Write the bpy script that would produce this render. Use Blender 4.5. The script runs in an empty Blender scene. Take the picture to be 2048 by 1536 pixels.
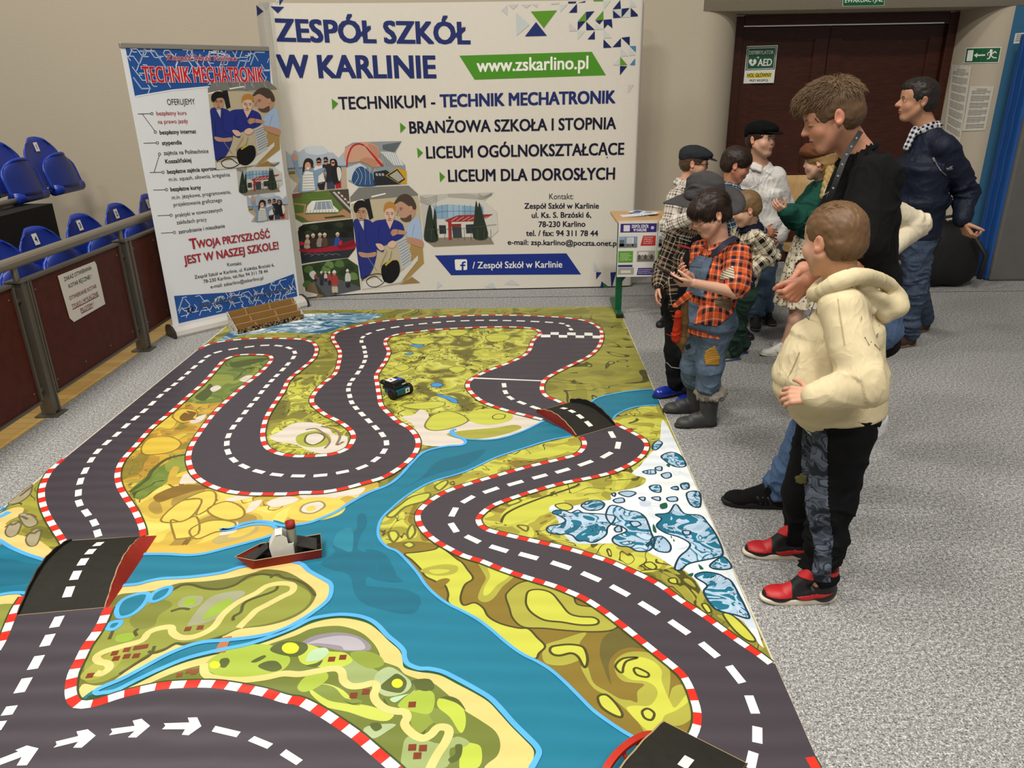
import bpy, bmesh, math, random
import numpy as np
from mathutils import Matrix, Vector
from mathutils.geometry import tessellate_polygon

# ------------------------------------------------------------------ camera, world, lamps, exposure
SC = bpy.context.scene
COL = SC.collection
FPX = 1504.0
PITCH, ROLL, YAW, CAMH = 0.37714658, -0.0169593, -0.0175410, 1.70
_cp, _sp = math.cos(PITCH), math.sin(PITCH)
CF = np.array([math.sin(YAW) * _cp, math.cos(YAW) * _cp, -_sp])
_r = np.array([math.cos(YAW), -math.sin(YAW), 0.0])
_u = np.cross(_r, CF)
CR = _r * math.cos(ROLL) + _u * math.sin(ROLL)
CU = -_r * math.sin(ROLL) + _u * math.cos(ROLL)
CC = np.array([0.0, 0.0, CAMH])
cd = bpy.data.cameras.new('camera')
cam = bpy.data.objects.new('camera', cd)
COL.objects.link(cam)
cd.sensor_width = 36.0
cd.lens = FPX / 2048 * 36
cd.clip_start = 0.05
M3 = Matrix((tuple(CR), tuple(CU), tuple(-CF))).transposed()
cam.matrix_world = Matrix.Translation(Vector(CC)) @ M3.to_4x4()
SC.camera = cam

w = bpy.data.worlds.new('hall_ambient')
SC.world = w
w.use_nodes = True
w.node_tree.nodes['Background'].inputs[0].default_value = (1.0, 0.97, 0.93, 1)
w.node_tree.nodes['Background'].inputs[1].default_value = 0.19


def lamp(loc, power, size, col=(1, 0.95, 0.87), aim=None):
    l = bpy.data.lights.new('hall_lamp', 'AREA')
    l.shape = 'RECTANGLE'
    l.size, l.size_y = size
    l.energy = power
    l.color = col
    o = bpy.data.objects.new('hall_lamp', l)
    COL.objects.link(o)
    o.location = loc
    if aim is not None:
        d = Vector(aim) - Vector(loc)
        o.rotation_euler = d.to_track_quat('-Z', 'Y').to_euler()
    return o


for lx in (-3.2, 1.2):
    for ly in (-3.8, 0.4):
        lamp((lx, ly, 7.5), 300, (1.6, 0.7))
lamp((-3.4, 4.2, 7.5), 200, (1.6, 0.7))
SC.view_settings.view_transform = 'Standard'
SC.view_settings.look = 'None'
SC.view_settings.exposure = 0.0
SC.view_settings.gamma = 1.0
SC.view_settings.use_curve_mapping = False

# ------------------------------------------------------------------ pixel -> place helpers


def ray(x, y):
    return CF + CR * (x - 1024) / FPX - CU * (y - 768) / FPX


def fl(x, y, z=0.0):
    d = ray(x, y)
    return CC + d * (z - CAMH) / d[2]


def atY(x, y, Y):
    d = ray(x, y)
    return CC + d * Y / d[1]


def atX(x, y, X):
    d = ray(x, y)
    return CC + d * X / d[0]


CROP = {'A': (0, 600, 2048 / 700), 'B': (600, 600, 2.56), 'C': (0, 1020, 2048 / 700), 'D': (600, 1000, 2006 / 700),
        'E': (1100, 1000, 1719 / 600), 'F': (0, 0, 1), 'P': (500, 0, 2.56), 'L': (1000, 0, 2048 / 300),
        'Q': (560, 260, 1975 / 450), 'R': (0, 0, 3.2), 'S': (0, 400, 3.2), 'Z': (0, 480, 1463 / 400),
        'V': (1380, 0, 2048 / 668), 'W': (1740, 60, 876 / 308), 'X': (340, 560, 6.4), 'T': (1200, 380, 1975 / 360),
        'U': (1040, 760, 6.4), 'O': (1180, 1420, 2048 / 360), 'N': (0, 1020, 2048 / 340), 'K': (440, 1020, 2048 / 240)}


def pxs(s):
    """'A:10,20 30,40 B:5,6' -> photograph pixels"""
    out = []
    c = CROP['F']
    for tok in s.split():
        if ':' in tok:
            k, tok = tok.split(':')
            c = CROP[k]
        a, b = tok.split(',')
        out.append((c[0] + float(a) / c[2], c[1] + float(b) / c[2]))
    return out


def smooth(pts, closed=False, n=5):
    """Catmull-Rom through points (list of arrays)"""
    P = [np.asarray(p, float) for p in pts]
    m = len(P)
    out = []
    rng = range(m) if closed else range(m - 1)
    for i in rng:
        if closed:
            a, b, c, d = P[(i - 1) % m], P[i], P[(i + 1) % m], P[(i + 2) % m]
        else:
            a, b, c, d = P[max(i - 1, 0)], P[i], P[i + 1], P[min(i + 2, m - 1)]
        for k in range(n):
            t = k / n
            out.append(0.5 * (2 * b + (c - a) * t + (2 * a - 5 * b + 4 * c - d) * t * t + (3 * b - a - 3 * c + d) * t ** 3))
    if not closed:
        out.append(P[-1])
    return out


# ------------------------------------------------------------------ materials
MATS = {}


def s2l(c):
    return c / 12.92 if c <= 0.04045 else ((c + 0.055) / 1.055) ** 2.4


def lin(h):
    h = h.lstrip('#')
    return tuple(s2l(int(h[i:i + 2], 16) / 255) for i in (0, 2, 4)) + (1.0,)


class NT:
    def __init__(s, name):
        s.m = bpy.data.materials.new(name)
        s.m.use_nodes = True
        s.t = s.m.node_tree
        s.b = s.t.nodes['Principled BSDF']

    def n(s, typ, **kw):
        nd = s.t.nodes.new(typ)
        for k, v in kw.items():
            if k.startswith('i_'):
                key = k[2:]
                key = int(key) if key.isdigit() else key.replace('_', ' ')
                s.set(nd.inputs[key], v)
            else:
                setattr(nd, k, v)
        return nd

    def set(s, sock, v):
        if isinstance(v, bpy.types.NodeSocket):
            s.t.links.new(v, sock)
        else:
            sock.default_value = v

    def math(s, op, a, b=0.0, c=None):
        nd = s.t.nodes.new('ShaderNodeMath')
        nd.operation = op
        s.set(nd.inputs[0], a)
        s.set(nd.inputs[1], b)
        if c is not None:
            s.set(nd.inputs[2], c)
        return nd.outputs[0]

    def mix(s, f, a, b):
        nd = s.t.nodes.new('ShaderNodeMix')
        nd.data_type = 'RGBA'
        s.set(nd.inputs[0], f)
        s.set(nd.inputs[6], a)
        s.set(nd.inputs[7], b)
        return nd.outputs[2]

    def obj(s, scale=(1, 1, 1), loc=(0, 0, 0), rot=(0, 0, 0), src='Object'):
        tc = s.t.nodes.new('ShaderNodeTexCoord')
        mp = s.t.nodes.new('ShaderNodeMapping')
        mp.inputs['Scale'].default_value = scale
        mp.inputs['Location'].default_value = loc
        mp.inputs['Rotation'].default_value = rot
        s.t.links.new(tc.outputs[src], mp.inputs[0])
        return mp.outputs[0]

    def noise(s, vec, scale, detail=2.0, rough=0.5, dist=0.0):
        nd = s.n('ShaderNodeTexNoise', i_Scale=scale, i_Detail=detail, i_Roughness=rough, i_Distortion=dist)
        s.set(nd.inputs['Vector'], vec)
        return nd.outputs[0]

    def ramp(s, f, stops, interp='LINEAR'):
        nd = s.t.nodes.new('ShaderNodeValToRGB')
        cr = nd.color_ramp
        cr.interpolation = interp
        while len(cr.elements) < len(stops):
            cr.elements.new(0.5)
        for e, (p, c) in zip(cr.elements, stops):
            e.position = p
            e.color = lin(c) if isinstance(c, str) else c
        s.set(nd.inputs[0], f)
        return nd.outputs[0]

    def bump(s, h, strength=0.3, dist=0.01):
        nd = s.n('ShaderNodeBump', i_Strength=strength, i_Distance=dist)
        s.set(nd.inputs['Height'], h)
        s.t.links.new(nd.outputs[0], s.b.inputs['Normal'])

    def out(s, col=None, rough=0.6, metal=0.0, spec=0.5):
        if col is not None:
            s.set(s.b.inputs['Base Color'], lin(col) if isinstance(col, str) else col)
        s.b.inputs['Roughness'].default_value = rough
        s.b.inputs['Metallic'].default_value = metal
        s.b.inputs['Specular IOR Level'].default_value = spec
        return s.m


def flat(h, rough=0.6, metal=0.0, spec=0.4, grain=0.0, gs=60):
    key = ('flat', h, rough, metal, spec, grain)
    if key not in MATS:
        t = NT('paint_' + h.lstrip('#'))
        if grain:
            v = t.noise(t.obj(), gs, 3, 0.6)
            c = lin(h)
            a = tuple(x * (1 - grain) for x in c[:3]) + (1,)
            b = tuple(min(1, x * (1 + grain)) for x in c[:3]) + (1,)
            t.out(t.mix(v, a, b), rough, metal, spec)
            t.bump(v, 0.15, 0.004)
        else:
            v = t.noise(t.obj(), 9, 2, 0.5)
            c = lin(h)
            t.out(t.mix(v, tuple(x * 0.96 for x in c[:3]) + (1,), c), rough, metal, spec)
        MATS[key] = t.m
    return MATS[key]


# ------------------------------------------------------------------ mesh helpers
ORIG = {}


class MB:
    def __init__(s):
        s.v, s.f, s.mi, s.mats = [], [], [], []
        s.uv = None

    def mid(s, m):
        if m not in s.mats:
            s.mats.append(m)
        return s.mats.index(m)

    def add(s, vs, fs, m):
        b = len(s.v)
        s.v += [tuple(map(float, v)) for v in vs]
        k = s.mid(m)
        for f in fs:
            s.f.append(tuple(b + i for i in f))
            s.mi.append(k)
        return s

    def box(s, c, d, m, R=None):
        c = np.array(c, float)
        d = np.array(d, float) / 2
        vs = [np.array((x, y, z)) * d for x in (-1, 1) for y in (-1, 1) for z in (-1, 1)]
        if R is not None:
            R = np.array(R)
            vs = [R @ v for v in vs]
        return s.add([c + v for v in vs], [(0, 1, 3, 2), (4, 6, 7, 5), (0, 4, 5, 1), (2, 3, 7, 6), (0, 2, 6, 4), (1, 5, 7, 3)], m)

    def bbox(s, c, d, m, r=0.01, R=None):
        """bevelled box"""
        bm = bmesh.new()
        bmesh.ops.create_cube(bm, size=1.0)
        for v in bm.verts:
            v.co = Vector((v.co.x * d[0], v.co.y * d[1], v.co.z * d[2]))
        bmesh.ops.bevel(bm, geom=list(bm.edges), offset=r, segments=2, profile=0.5, affect='EDGES')
        vs = [np.array(v.co) for v in bm.verts]
        if R is not None:
            vs = [np.array(R) @ v for v in vs]
        bm.verts.index_update()
        s.add([np.array(c) + v for v in vs], [tuple(v.index for v in f.verts) for f in bm.faces], m)
        bm.free()
        return s

    def tube(s, path, r, m, n=10, caps=True, closed=False):
        P = [np.array(p, float) for p in path]
        k = len(P)
        rr = r if hasattr(r, '__len__') else [r] * k
        vs, fs = [], []
        up = None
        for i in range(k):
            if closed:
                t = P[(i + 1) % k] - P[i - 1]
            else:
                t = P[min(i + 1, k - 1)] - P[max(i - 1, 0)]
            t /= np.linalg.norm(t) + 1e-12
            if up is None:
                up = np.array((0, 0, 1.0)) if abs(t[2]) < 0.9 else np.array((1.0, 0, 0))
            a = up - t * (up @ t)
            a /= np.linalg.norm(a) + 1e-12
            up = a
            b = np.cross(t, a)
            for j in range(n):
                th = 2 * math.pi * j / n
                vs.append(P[i] + rr[i] * (math.cos(th) * a + math.sin(th) * b))
        for i in range(k if closed else k - 1):
            i2 = (i + 1) % k
            for j in range(n):
                j2 = (j + 1) % n
                fs.append((i * n + j, i * n + j2, i2 * n + j2, i2 * n + j))
        if caps and not closed:
            fs.append(tuple(range(n))[::-1])
            fs.append(tuple((k - 1) * n + j for j in range(n)))
        return s.add(vs, fs, m)

    def poly(s, pts, m, flip=False):
        """one concave planar-ish polygon, tessellated"""
        P = [tuple(map(float, p)) for p in pts]
        tri = tessellate_polygon([[Vector(p) for p in P]])
        fs = []
        nrm = np.zeros(3)
        A = np.array(P)
        for i in range(len(A)):
            nrm += np.cross(A[i - 1], A[i])
        for a, b, c in tri:
            nn = np.cross(A[b] - A[a], A[c] - A[a])
            ok = (nn @ nrm) >= 0
            if flip:
                ok = not ok
            fs.append((a, b, c) if ok else (a, c, b))
        return s.add(P, fs, m)

    def prism(s, pts, d, m, m2=None):
        """polygon (3d, planar) extruded by vector d"""
        P = [np.array(p, float) for p in pts]
        d = np.array(d, float)
        s.poly(P, m)
        s.poly([p + d for p in P], m)
        k = len(P)
        return s.add(P + [p + d for p in P], [(i, (i + 1) % k, k + (i + 1) % k, k + i) for i in range(k)], m2 or m)

    def lathe(s, c, prof, m, n=24, ax=None):
        """prof: list of (r, h) about axis z (or matrix ax) at c"""
        vs, fs = [], []
        R = np.eye(3) if ax is None else np.array(ax)
        for r, h in prof:
            for j in range(n):
                th = 2 * math.pi * j / n
                vs.append(np.array(c) + R @ np.array((r * math.cos(th), r * math.sin(th), h)))
        k = len(prof)
        for i in range(k - 1):
            for j in range(n):
                j2 = (j + 1) % n
                fs.append((i * n + j, i * n + j2, (i + 1) * n + j2, (i + 1) * n + j))
        fs.append(tuple(range(n))[::-1])
        fs.append(tuple((k - 1) * n + j for j in range(n)))
        return s.add(vs, fs, m)

    def build(s, name, parent=None, smooth_=False, origin=None, uv=None, recalc=False):
        o3 = ORIG[parent.name] if parent is not None else np.array(origin if origin is not None else (0, 0, 0), float)
        me = bpy.data.meshes.new(name)
        V = np.array(s.v, float).reshape(-1, 3) - o3
        me.from_pydata(V.tolist(), [], s.f)
        for m in s.mats:
            me.materials.append(m)
        me.polygons.foreach_set('material_index', np.array(s.mi, np.int32))
        if smooth_:
            me.polygons.foreach_set('use_smooth', np.ones(len(s.f), bool))
        me.validate()
        if recalc:
            bm = bmesh.new()
            bm.from_mesh(me)
            bmesh.ops.recalc_face_normals(bm, faces=bm.faces)
            bm.to_mesh(me)
            bm.free()
        me.update()
        o = bpy.data.objects.new(name, me)
        COL.objects.link(o)
        if parent is not None:
            o.parent = parent
        else:
            o.location = o3
        ORIG[o.name] = o3
        return o


def thing(name, label, cat, loc=(0, 0, 0), group=None):
    o = bpy.data.objects.new(name, None)
    o.empty_display_size = 0.1
    COL.objects.link(o)
    o.location = loc
    ORIG[o.name] = np.array(loc, float)
    return tag(o, label, cat, group)


def tag(o, label, cat=None, group=None):
    o['label'] = label
    if cat:
        o['category'] = cat
    if group:
        o['group'] = group
    return o


def struct(o, label=None):
    o['kind'] = 'structure'
    if label:
        o['label'] = label
    return o


def copy_tree(o, parent=None):
    c = o.copy()
    COL.objects.link(c)
    if parent is not None:
        c.parent = parent
    for ch in list(o.children):
        copy_tree(ch, c)
    return c


def rotz(a):
    c, s_ = math.cos(a), math.sin(a)
    return np.array(((c, -s_, 0), (s_, c, 0), (0, 0, 1.0)))


# ------------------------------------------------------------------ lettering
_FC = {}


def glyphs(text, bold=0.0):
    key = (text, bold)
    if key not in _FC:
        cu = bpy.data.curves.new('t', 'FONT')
        cu.body = text
        cu.offset = bold
        cu.resolution_u = 3
        o = bpy.data.objects.new('t', cu)
        COL.objects.link(o)
        bpy.context.view_layer.update()
        me = bpy.data.meshes.new_from_object(o.evaluated_get(bpy.context.evaluated_depsgraph_get()))
        V = np.array([v.co[:] for v in me.vertices], float).reshape(-1, 3)
        Fs = [tuple(p.vertices) for p in me.polygons]
        bpy.data.objects.remove(o)
        bpy.data.curves.remove(cu)
        bpy.data.meshes.remove(me)
        _FC[key] = (V, Fs)
    return _FC[key]


CAPH = glyphs('H')[0][:, 1].max()


class Surf:
    """vertical sheet over a plan polyline; coordinates (s along, z up)"""

    def __init__(s, plan, side):
        s.P = [np.array(p, float) for p in plan]
        s.L = [0.0]
        for a, b in zip(s.P, s.P[1:]):
            s.L.append(s.L[-1] + np.linalg.norm(b - a))
        s.side = side

    def uv(s, x, y):
        d = ray(x, y)
        best = None
        for i in range(len(s.P) - 1):
            a, b = s.P[i], s.P[i + 1]
            e = b - a
            # C + t d on a + q e
            A = np.array(((d[0], -e[0]), (d[1], -e[1])))
            t, q = np.linalg.solve(A, a - CC[:2])
            err = max(0, -q, q - 1) * np.linalg.norm(e)
            if t > 0 and (best is None or err < best[0]):
                best = (err, s.L[i] + q * np.linalg.norm(e), CC[2] + t * d[2])
        return np.array(best[1:])

    def p3(s, u, z, off=0.0):
        i = 0
        while i < len(s.P) - 2 and u > s.L[i + 1]:
            i += 1
        e = s.P[i + 1] - s.P[i]
        ln = np.linalg.norm(e)
        q = (u - s.L[i]) / ln
        n = np.array((e[1], -e[0])) / ln * s.side
        p = s.P[i] + e * q + n * off
        return np.array((p[0], p[1], z))


class Flat:
    """any plane: origin o, axes ex, ey (unit), normal toward the camera"""

    def __init__(s, o, ex, ey):
        s.o = np.array(o, float)
        s.ex = np.array(ex, float) / np.linalg.norm(ex)
        s.ey = np.array(ey, float) / np.linalg.norm(ey)
        s.n = np.cross(s.ex, s.ey)

    def uv(s, x, y):
        d = ray(x, y)
        t = ((s.o - CC) @ s.n) / (d @ s.n)
        p = CC + d * t - s.o
        return np.array((p @ s.ex, p @ s.ey))

    def p3(s, u, v, off=0.0):
        return s.o + s.ex * u + s.ey * v + s.n * off




def emit(mb, sf, U, tris, m, off):
    """triangles in sheet coordinates, cut where the sheet bends"""
    if not isinstance(sf, Surf):
        mb.add([sf.p3(u[0], u[1], off) for u in U], tris, m)
        return
    vs, fs = [], []
    for t in tris:
        T = [np.array(U[i]) for i in t]
        lo, hi = min(p[0] for p in T), max(p[0] for p in T)
        cuts = [x for x in sf.L[1:-1] if lo < x < hi]
        for a, c in zip([-1e9] + cuts, cuts + [1e9]):
            P = T
            for lim, sg in ((a, 1), (c, -1)):
                Q = []
                for i in range(len(P)):
                    p, q = P[i - 1], P[i]
                    ip, iq = (p[0] - lim) * sg >= 0, (q[0] - lim) * sg >= 0
                    if ip != iq:
                        Q.append(p + (q - p) * (lim - p[0]) / (q[0] - p[0]))
                    if iq:
                        Q.append(q)
                P = Q
                if len(P) < 3:
                    break
            if len(P) >= 3:
                mid = sum(p[0] for p in P) / len(P)
                k = len(vs)
                vs += [sf.p3(min(max(p[0], a + 1e-7), c - 1e-7), p[1], off) for p in P]
                fs.append(tuple(range(k, k + len(P))))
    mb.add(vs, fs, m)


PL = 0.0008


def pp(mb, sf, s, m, layer=1, sm=False):
    P = pxs(s)
    if sm:
        P = smooth(P, True, 4)
    U = [sf.uv(*p) for p in P]
    emit(mb, sf, U, tessellate_polygon([[Vector((u[0], u[1], 0)) for u in U]]), m, PL * layer)


def pt(mb, sf, text, crop, p0, p1, cap, m, bold=0.0, layer=3, outl=None, ow=.03):
    c = CROP[crop]
    q0, q1, qc = (sf.uv(c[0] + x / c[2], c[1] + y / c[2]) for x, y in (p0, p1, (p0[0], p0[1] - cap)))
    h = qc[1] - q0[1]
    V, Fs = glyphs(text)
    x0, x1 = V[:, 0].min(), V[:, 0].max()
    k = 0
    for mm, bb, ly in ([(outl, abs(bold) + ow, layer - .5)] if outl else []) + [(m, bold, layer)]:
        d = bb * h
        sh = [(0, 0)] if bb <= 0 else [(-d, 0), (d, 0), (0, -.6 * d), (0, .6 * d)] if bb < .02 else [(-d, -.6 * d), (d, -.6 * d), (-d, .6 * d), (d, .6 * d), (0, 0)]
        for dx, dz in sh:
            U = []
            for v in V:
                q = q0 + (q1 - q0) * (v[0] - x0) / (x1 - x0)
                U.append((q[0] + dx, q[1] + v[1] / CAPH * h + dz))
            k += 1
            emit(mb, sf, U, Fs, mm, PL * ly + k * 2e-5)


def pl(mb, sf, s, wid, m, layer=2, sm=False, closed=False):
    P = pxs(s)
    if sm:
        P = smooth(P, closed, 4)
    U = [np.array(sf.uv(*p)) for p in P]
    k = len(U)
    L, R = [], []
    for i in range(k):
        t = (U[(i + 1) % k] - U[i - 1]) if closed else (U[min(i + 1, k - 1)] - U[max(i - 1, 0)])
        t = t / (np.linalg.norm(t) + 1e-9)
        n = np.array((-t[1], t[0])) * wid / 2
        L.append(U[i] + n)
        R.append(U[i] - n)
    emit(mb, sf, L + R, [(i, k + i, k + (i + 1) % k) for i in range(k if closed else k - 1)] + [(i, k + (i + 1) % k, (i + 1) % k) for i in range(k if closed else k - 1)], m, PL * layer)


def pd(mb, sf, crop, x, y, rx, ry, m, layer=4):
    pp(mb, sf, crop + ':' + ' '.join('%f,%f' % (x + rx * math.cos(a), y + ry * math.sin(a)) for a in np.arange(0, 6.2, .48)), m, layer)



put_poly, put_line, put_text = pp, pl, pt


def put_disc(mb, sf, crop, c, rx, ry, m, layer=3, n=16):
    pd(mb, sf, crop, c[0], c[1], rx, ry, m, layer)
# ------------------------------------------------------------------ the printed race mat
MZ = 0.004


def vinyl(t):
    """shared surface of the printed vinyl: fine grain and soft cross ripples"""
    v = t.obj()
    wv = t.n('ShaderNodeTexWave', i_Scale=3.4, i_Distortion=2.2, i_Detail=1.0)
    wv.bands_direction = 'Y'
    t.set(wv.inputs['Vector'], v)
    fine = t.noise(v, 420, 2, 0.5)
    big = t.noise(t.obj((0.5, 3.2, 1)), 1.6, 2, 0.5)
    h = t.math('ADD', t.math('MULTIPLY', t.math('MULTIPLY', wv.outputs[1], big), 1.0), t.math('MULTIPLY', fine, 0.03))
    t.bump(h, 0.32, 0.02)


def vin(h):
    key = ('vin', h)
    if key not in MATS:
        t = NT('vinyl_' + h.lstrip('#'))
        vinyl(t)
        c = lin(h)
        v = t.noise(t.obj(), 5, 3, 0.6)
        t.out(t.mix(v, tuple(x * 0.93 for x in c[:3]) + (1,), c), 0.42, 0, 0.35)
        MATS[key] = t.m
    return MATS[key]


def terrain(name, cols, scale=5.0, dist=0.6, line='#4c4a22', lw=0.012, seed=0.0, per=0.09, lmask=0.47, lo=0.32, hi=0.68, stretch=(1, 1, 1)):
    key = ('ter', name)
    if key in MATS:
        return MATS[key]
    t = NT('vinyl_' + name)
    vinyl(t)
    v = t.obj(stretch, (seed, seed * 1.7, 0))
    f = t.noise(v, scale, 1.6, 0.45, dist)
    k = len(cols)
    col = t.ramp(f, [(0.0 if i == 0 else lo + (hi - lo) * i / k, c) for i, c in enumerate(cols)], 'CONSTANT')
    g = t.noise(t.obj(stretch, (seed + 9, seed - 4, 0)), scale * 0.9, 2.0, 0.5, dist * 1.6)
    pp = t.math('PINGPONG', g, per)
    ln = t.math('LESS_THAN', pp, lw)
    mk = t.math('GREATER_THAN', t.noise(t.obj((1, 1, 1), (seed + 3, 5, 0)), scale * 0.7, 1, 0.5), lmask)
    t.out(t.mix(t.math('MULTIPLY', ln, mk), col, lin(line)), 0.42, 0, 0.35)
    MATS[key] = t.m
    return t.m


mat = MB()
ASP, WHT, RED, TEAL, LBL = vin('#453f46'), vin('#f3f1ea'), vin('#dc3023'), vin('#1f7690'), vin('#58aef2')
SAND, OLV, LIM, YEL, DGR = vin('#dfc67c'), vin('#8b8f40'), vin('#c6c84e'), vin('#ddc75c'), vin('#2c5632')
OL2, LN, BRN, HOUSE, PAL = vin('#a8a544'), vin('#4a4622'), vin('#84702e'), vin('#7e3a24'), vin('#dcd2c4')
TDK, MLB, SNOW, OUT = vin('#1c6880'), vin('#a9c2d8'), vin('#e8edec'), vin('#1d3c4c')
T_OLV = terrain('olive', ['#6d6a2c', '#858036', '#97933c', '#a39d40', '#7d7a34'], 4.2, 0.8, seed=1, lw=0.009)
T_LIM = terrain('lime', ['#6f6a2e', '#948f3a', '#b4b142', '#c3c350', '#d0cf66', '#a3a142'], 6.0, 1.2, seed=4, lw=0.014, per=0.08)
T_SOU = terrain('valley', ['#7d7a35', '#a4a040', '#c3c24a', '#8f8c3a', '#d4d35c'], 7.0, 1.4, seed=7, lw=0.012)
T_GRN = terrain('meadow', ['#5f6f34', '#72863a', '#6b7d36', '#8a9440'], 3.2, 0.7, seed=2, lw=0.008)
T_OCH = terrain('ochre', ['#8a7a32', '#b08a36', '#c9a23c', '#a8963c', '#d6bb48'], 5.0, 0.8, seed=5, lw=0.006, line='#6b5426')
T_GLD = terrain('gold', ['#a3883f', '#c7aa48', '#d9c158', '#e0cf6a', '#c2a445'], 3.4, 0.5, seed=3, lw=0.007, line='#7c6228', per=0.11)
T_EST = terrain('east', ['#86742e', '#a59c3e', '#c4c350', '#b8b64a', '#9a943a'], 4.5, 0.9, seed=8, lw=0.008, line='#565024')
T_NE = terrain('plain', ['#7b7834', '#8c883a', '#989440', '#8a8638'], 2.4, 0.6, seed=6, lw=0.008, per=0.1)
T_LAK = terrain('lake', ['#2d5f7e', '#3b7593', '#a8bccb', '#4f86a2', '#dfe6ea'], 7.0, 1.6, seed=11, line='#2a4a5c', lw=0.01, stretch=(0.6, 1.6, 1))
T_SNO = terrain('snow', ['#e3e8e8', '#e9eeee', '#dfe6ea', '#eef1f0', '#c3cfdc'], 3.0, 0.6, seed=12, line='#d5dde2', lw=0.004)
T_MTN = terrain('peaks', ['#1f6e88', '#1f6e88', '#b2c8dc', '#a3bdd4', '#1f6e88', '#b8cde0'], 9.0, 1.5, seed=13, line='#1d3c4c', lw=0.010, lmask=0.5)
MX0, MX1, MY0, MY1 = -2.31, 0.778, 0.72, 5.985
lay = {}


def zlay(z):
    """every printed shape gets a height of its own so that no two coincide"""
    lay[z] = lay.get(z, 0) + 1
    return MZ + z * 0.0003 + lay[z] * 1.2e-6




def W2(p):
    q = fl(p[0], p[1], MZ)
    return np.array((min(max(q[0], MX0 + .004), MX1 - .004), min(max(q[1], MY0 + .004), MY1 - .004)))


def mpoly(s, m, z, sm=True, n=4):
    P = [W2(p) for p in pxs(s)] if isinstance(s, str) else s
    if sm:
        P = smooth(P, True, n)
    P = [np.clip(p, (MX0 + .003, MY0 + .003), (MX1 - .003, MY1 - .003)) for p in P]
    z = zlay(z)
    mat.poly([(p[0], p[1], z) for p in P], m)
    return P


def ribbon(P, wid, m, z, closed=False, off=0.0):
    k = len(P)
    L, R = [], []
    for i in range(k):
        t = (P[(i + 1) % k] - P[i - 1]) if closed else (P[min(i + 1, k - 1)] - P[max(i - 1, 0)])
        t = t / (np.linalg.norm(t) + 1e-9)
        n = np.array((-t[1], t[0]))
        L.append(P[i] + n * (off + wid / 2))
        R.append(P[i] + n * (off - wid / 2))
    z3 = zlay(z)
    vs = [(min(max(p[0], MX0), MX1), min(max(p[1], MY0), MY1), z3) for p in L + R]
    mat.add(vs, [(k + i, k + (i + 1) % k, (i + 1) % k, i) for i in range(k if closed else k - 1)], m)


def mline(s, wid, m, z, closed=False, sm=True, n=4):
    P = [W2(p) for p in pxs(s)] if isinstance(s, str) else s
    if sm:
        P = smooth(P, closed, n)
    ribbon(P, wid, m, z, closed)
    return P


def resample(P, step):
    P = [np.array(p) for p in P]
    d = [0.0]
    for a, b in zip(P, P[1:]):
        d.append(d[-1] + np.linalg.norm(b - a))
    k = max(2, int(round(d[-1] / step)) + 1)
    t = np.linspace(0, d[-1], k)
    A = np.array(P)
    return [np.array((np.interp(x, d, A[:, 0]), np.interp(x, d, A[:, 1]))) for x in t]


def outlined(s, m, z, lw=0.008, lm=None, closed=True):
    P = mpoly(s, m, z)
    ribbon(P, lw, lm or LN, z + 0.5, closed)


# base sheet
mat.box(((MX0 + MX1) / 2, (MY0 + MY1) / 2, MZ / 2), (MX1 - MX0, MY1 - MY0, MZ), vin('#cfc8b4'))
mpoly([np.array(p) for p in ((MX0 + .012, MY0), (MX1 - .006, MY0), (MX1 - .006, MY1), (MX0 + .012, MY1))], T_OLV, 1, sm=False)

K1a = 'A:370,935 310,985 265,1055 245,1120 250,1190 275,1260 315,1330 355,1390 385,1440'
K1b = 'C:140,510 95,580 60,660 40,710 15,770 -20,830'
K2 = ('A:840,1385 830,1330 790,1240 730,1150 695,1080 690,1010 720,940 800,850 890,750 1000,660 1110,560 1200,480 1270,400 1320,350 1400,325 1500,322 1570,328 '
      '1590,345 1570,380 1510,440 1420,510 1330,590 1250,670 1190,750 1130,840 1105,910 1110,970 1140,1030 1210,1080 1320,1120 1440,1137 1570,1140 1720,1138 '
      'B:0,990 110,988 220,970 330,940 430,910 520,855 580,800 605,745 595,700 560,660 500,625 450,580 415,540 405,490 395,430 390,390 410,355 440,310 455,265 437,225 '
      '445,200 500,178 600,165 700,153 850,145 1000,140 1120,142 1200,150 1232,170 1215,190 1190,215 1180,250 1150,285 1080,320 1000,350 930,380 875,410 858,440 '
      '875,475 930,520 1000,550 1080,575 1160,595 1240,615')
K2b = ('B:1440,705 1457,735 1445,770 1400,800 1280,830 1150,862 1000,905 880,940 760,980 670,1030 615,1080 605,1130 640,1190 700,1240 '
       'D:850,280 940,325 1040,355 1140,395 1240,430 1350,465 1450,495 1540,530 1640,575 1740,640 E:375,692 460,760 540,825 620,890 700,955 760,1010 800,1080 '
       '825,1150 843,1220 840,1300 815,1360')
K3 = ('A:1170,290 1230,260 1340,240 1500,228 1650,228 1780,235 1840,260 1853,300 1830,350 1760,410 1690,470 1655,540 1600,620 1560,690 1540,760 1540,820 1565,870 '
      '1640,905 1740,918 B:0,803 100,800 180,790 240,765 265,735 275,700 255,665 200,625 130,590 80,550 60,520 75,480 120,430 180,380 200,320 205,270 '
      '185,230 168,200 185,170 260,145 380,118 500,103 650,92 800,84 1000,80 1200,84 1380,95 1480,115 1535,150 1545,190 1530,240 1480,290 1400,330 1320,370 1255,410 '
      '1238,455 1260,495 1310,515 1350,535')
K3b = ('B:1610,635 1680,670 1750,710 1775,745 1760,790 1700,840 1600,885 1480,915 1350,940 1220,975 1080,1020 980,1060 920,1110 915,1140 940,1170 1010,1195 '
       'E:0,260 80,278 170,303 260,330 350,360 440,400 540,445 640,500 740,575 840,640 920,695 1000,755 1090,820 1180,880 1262,942')
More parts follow.
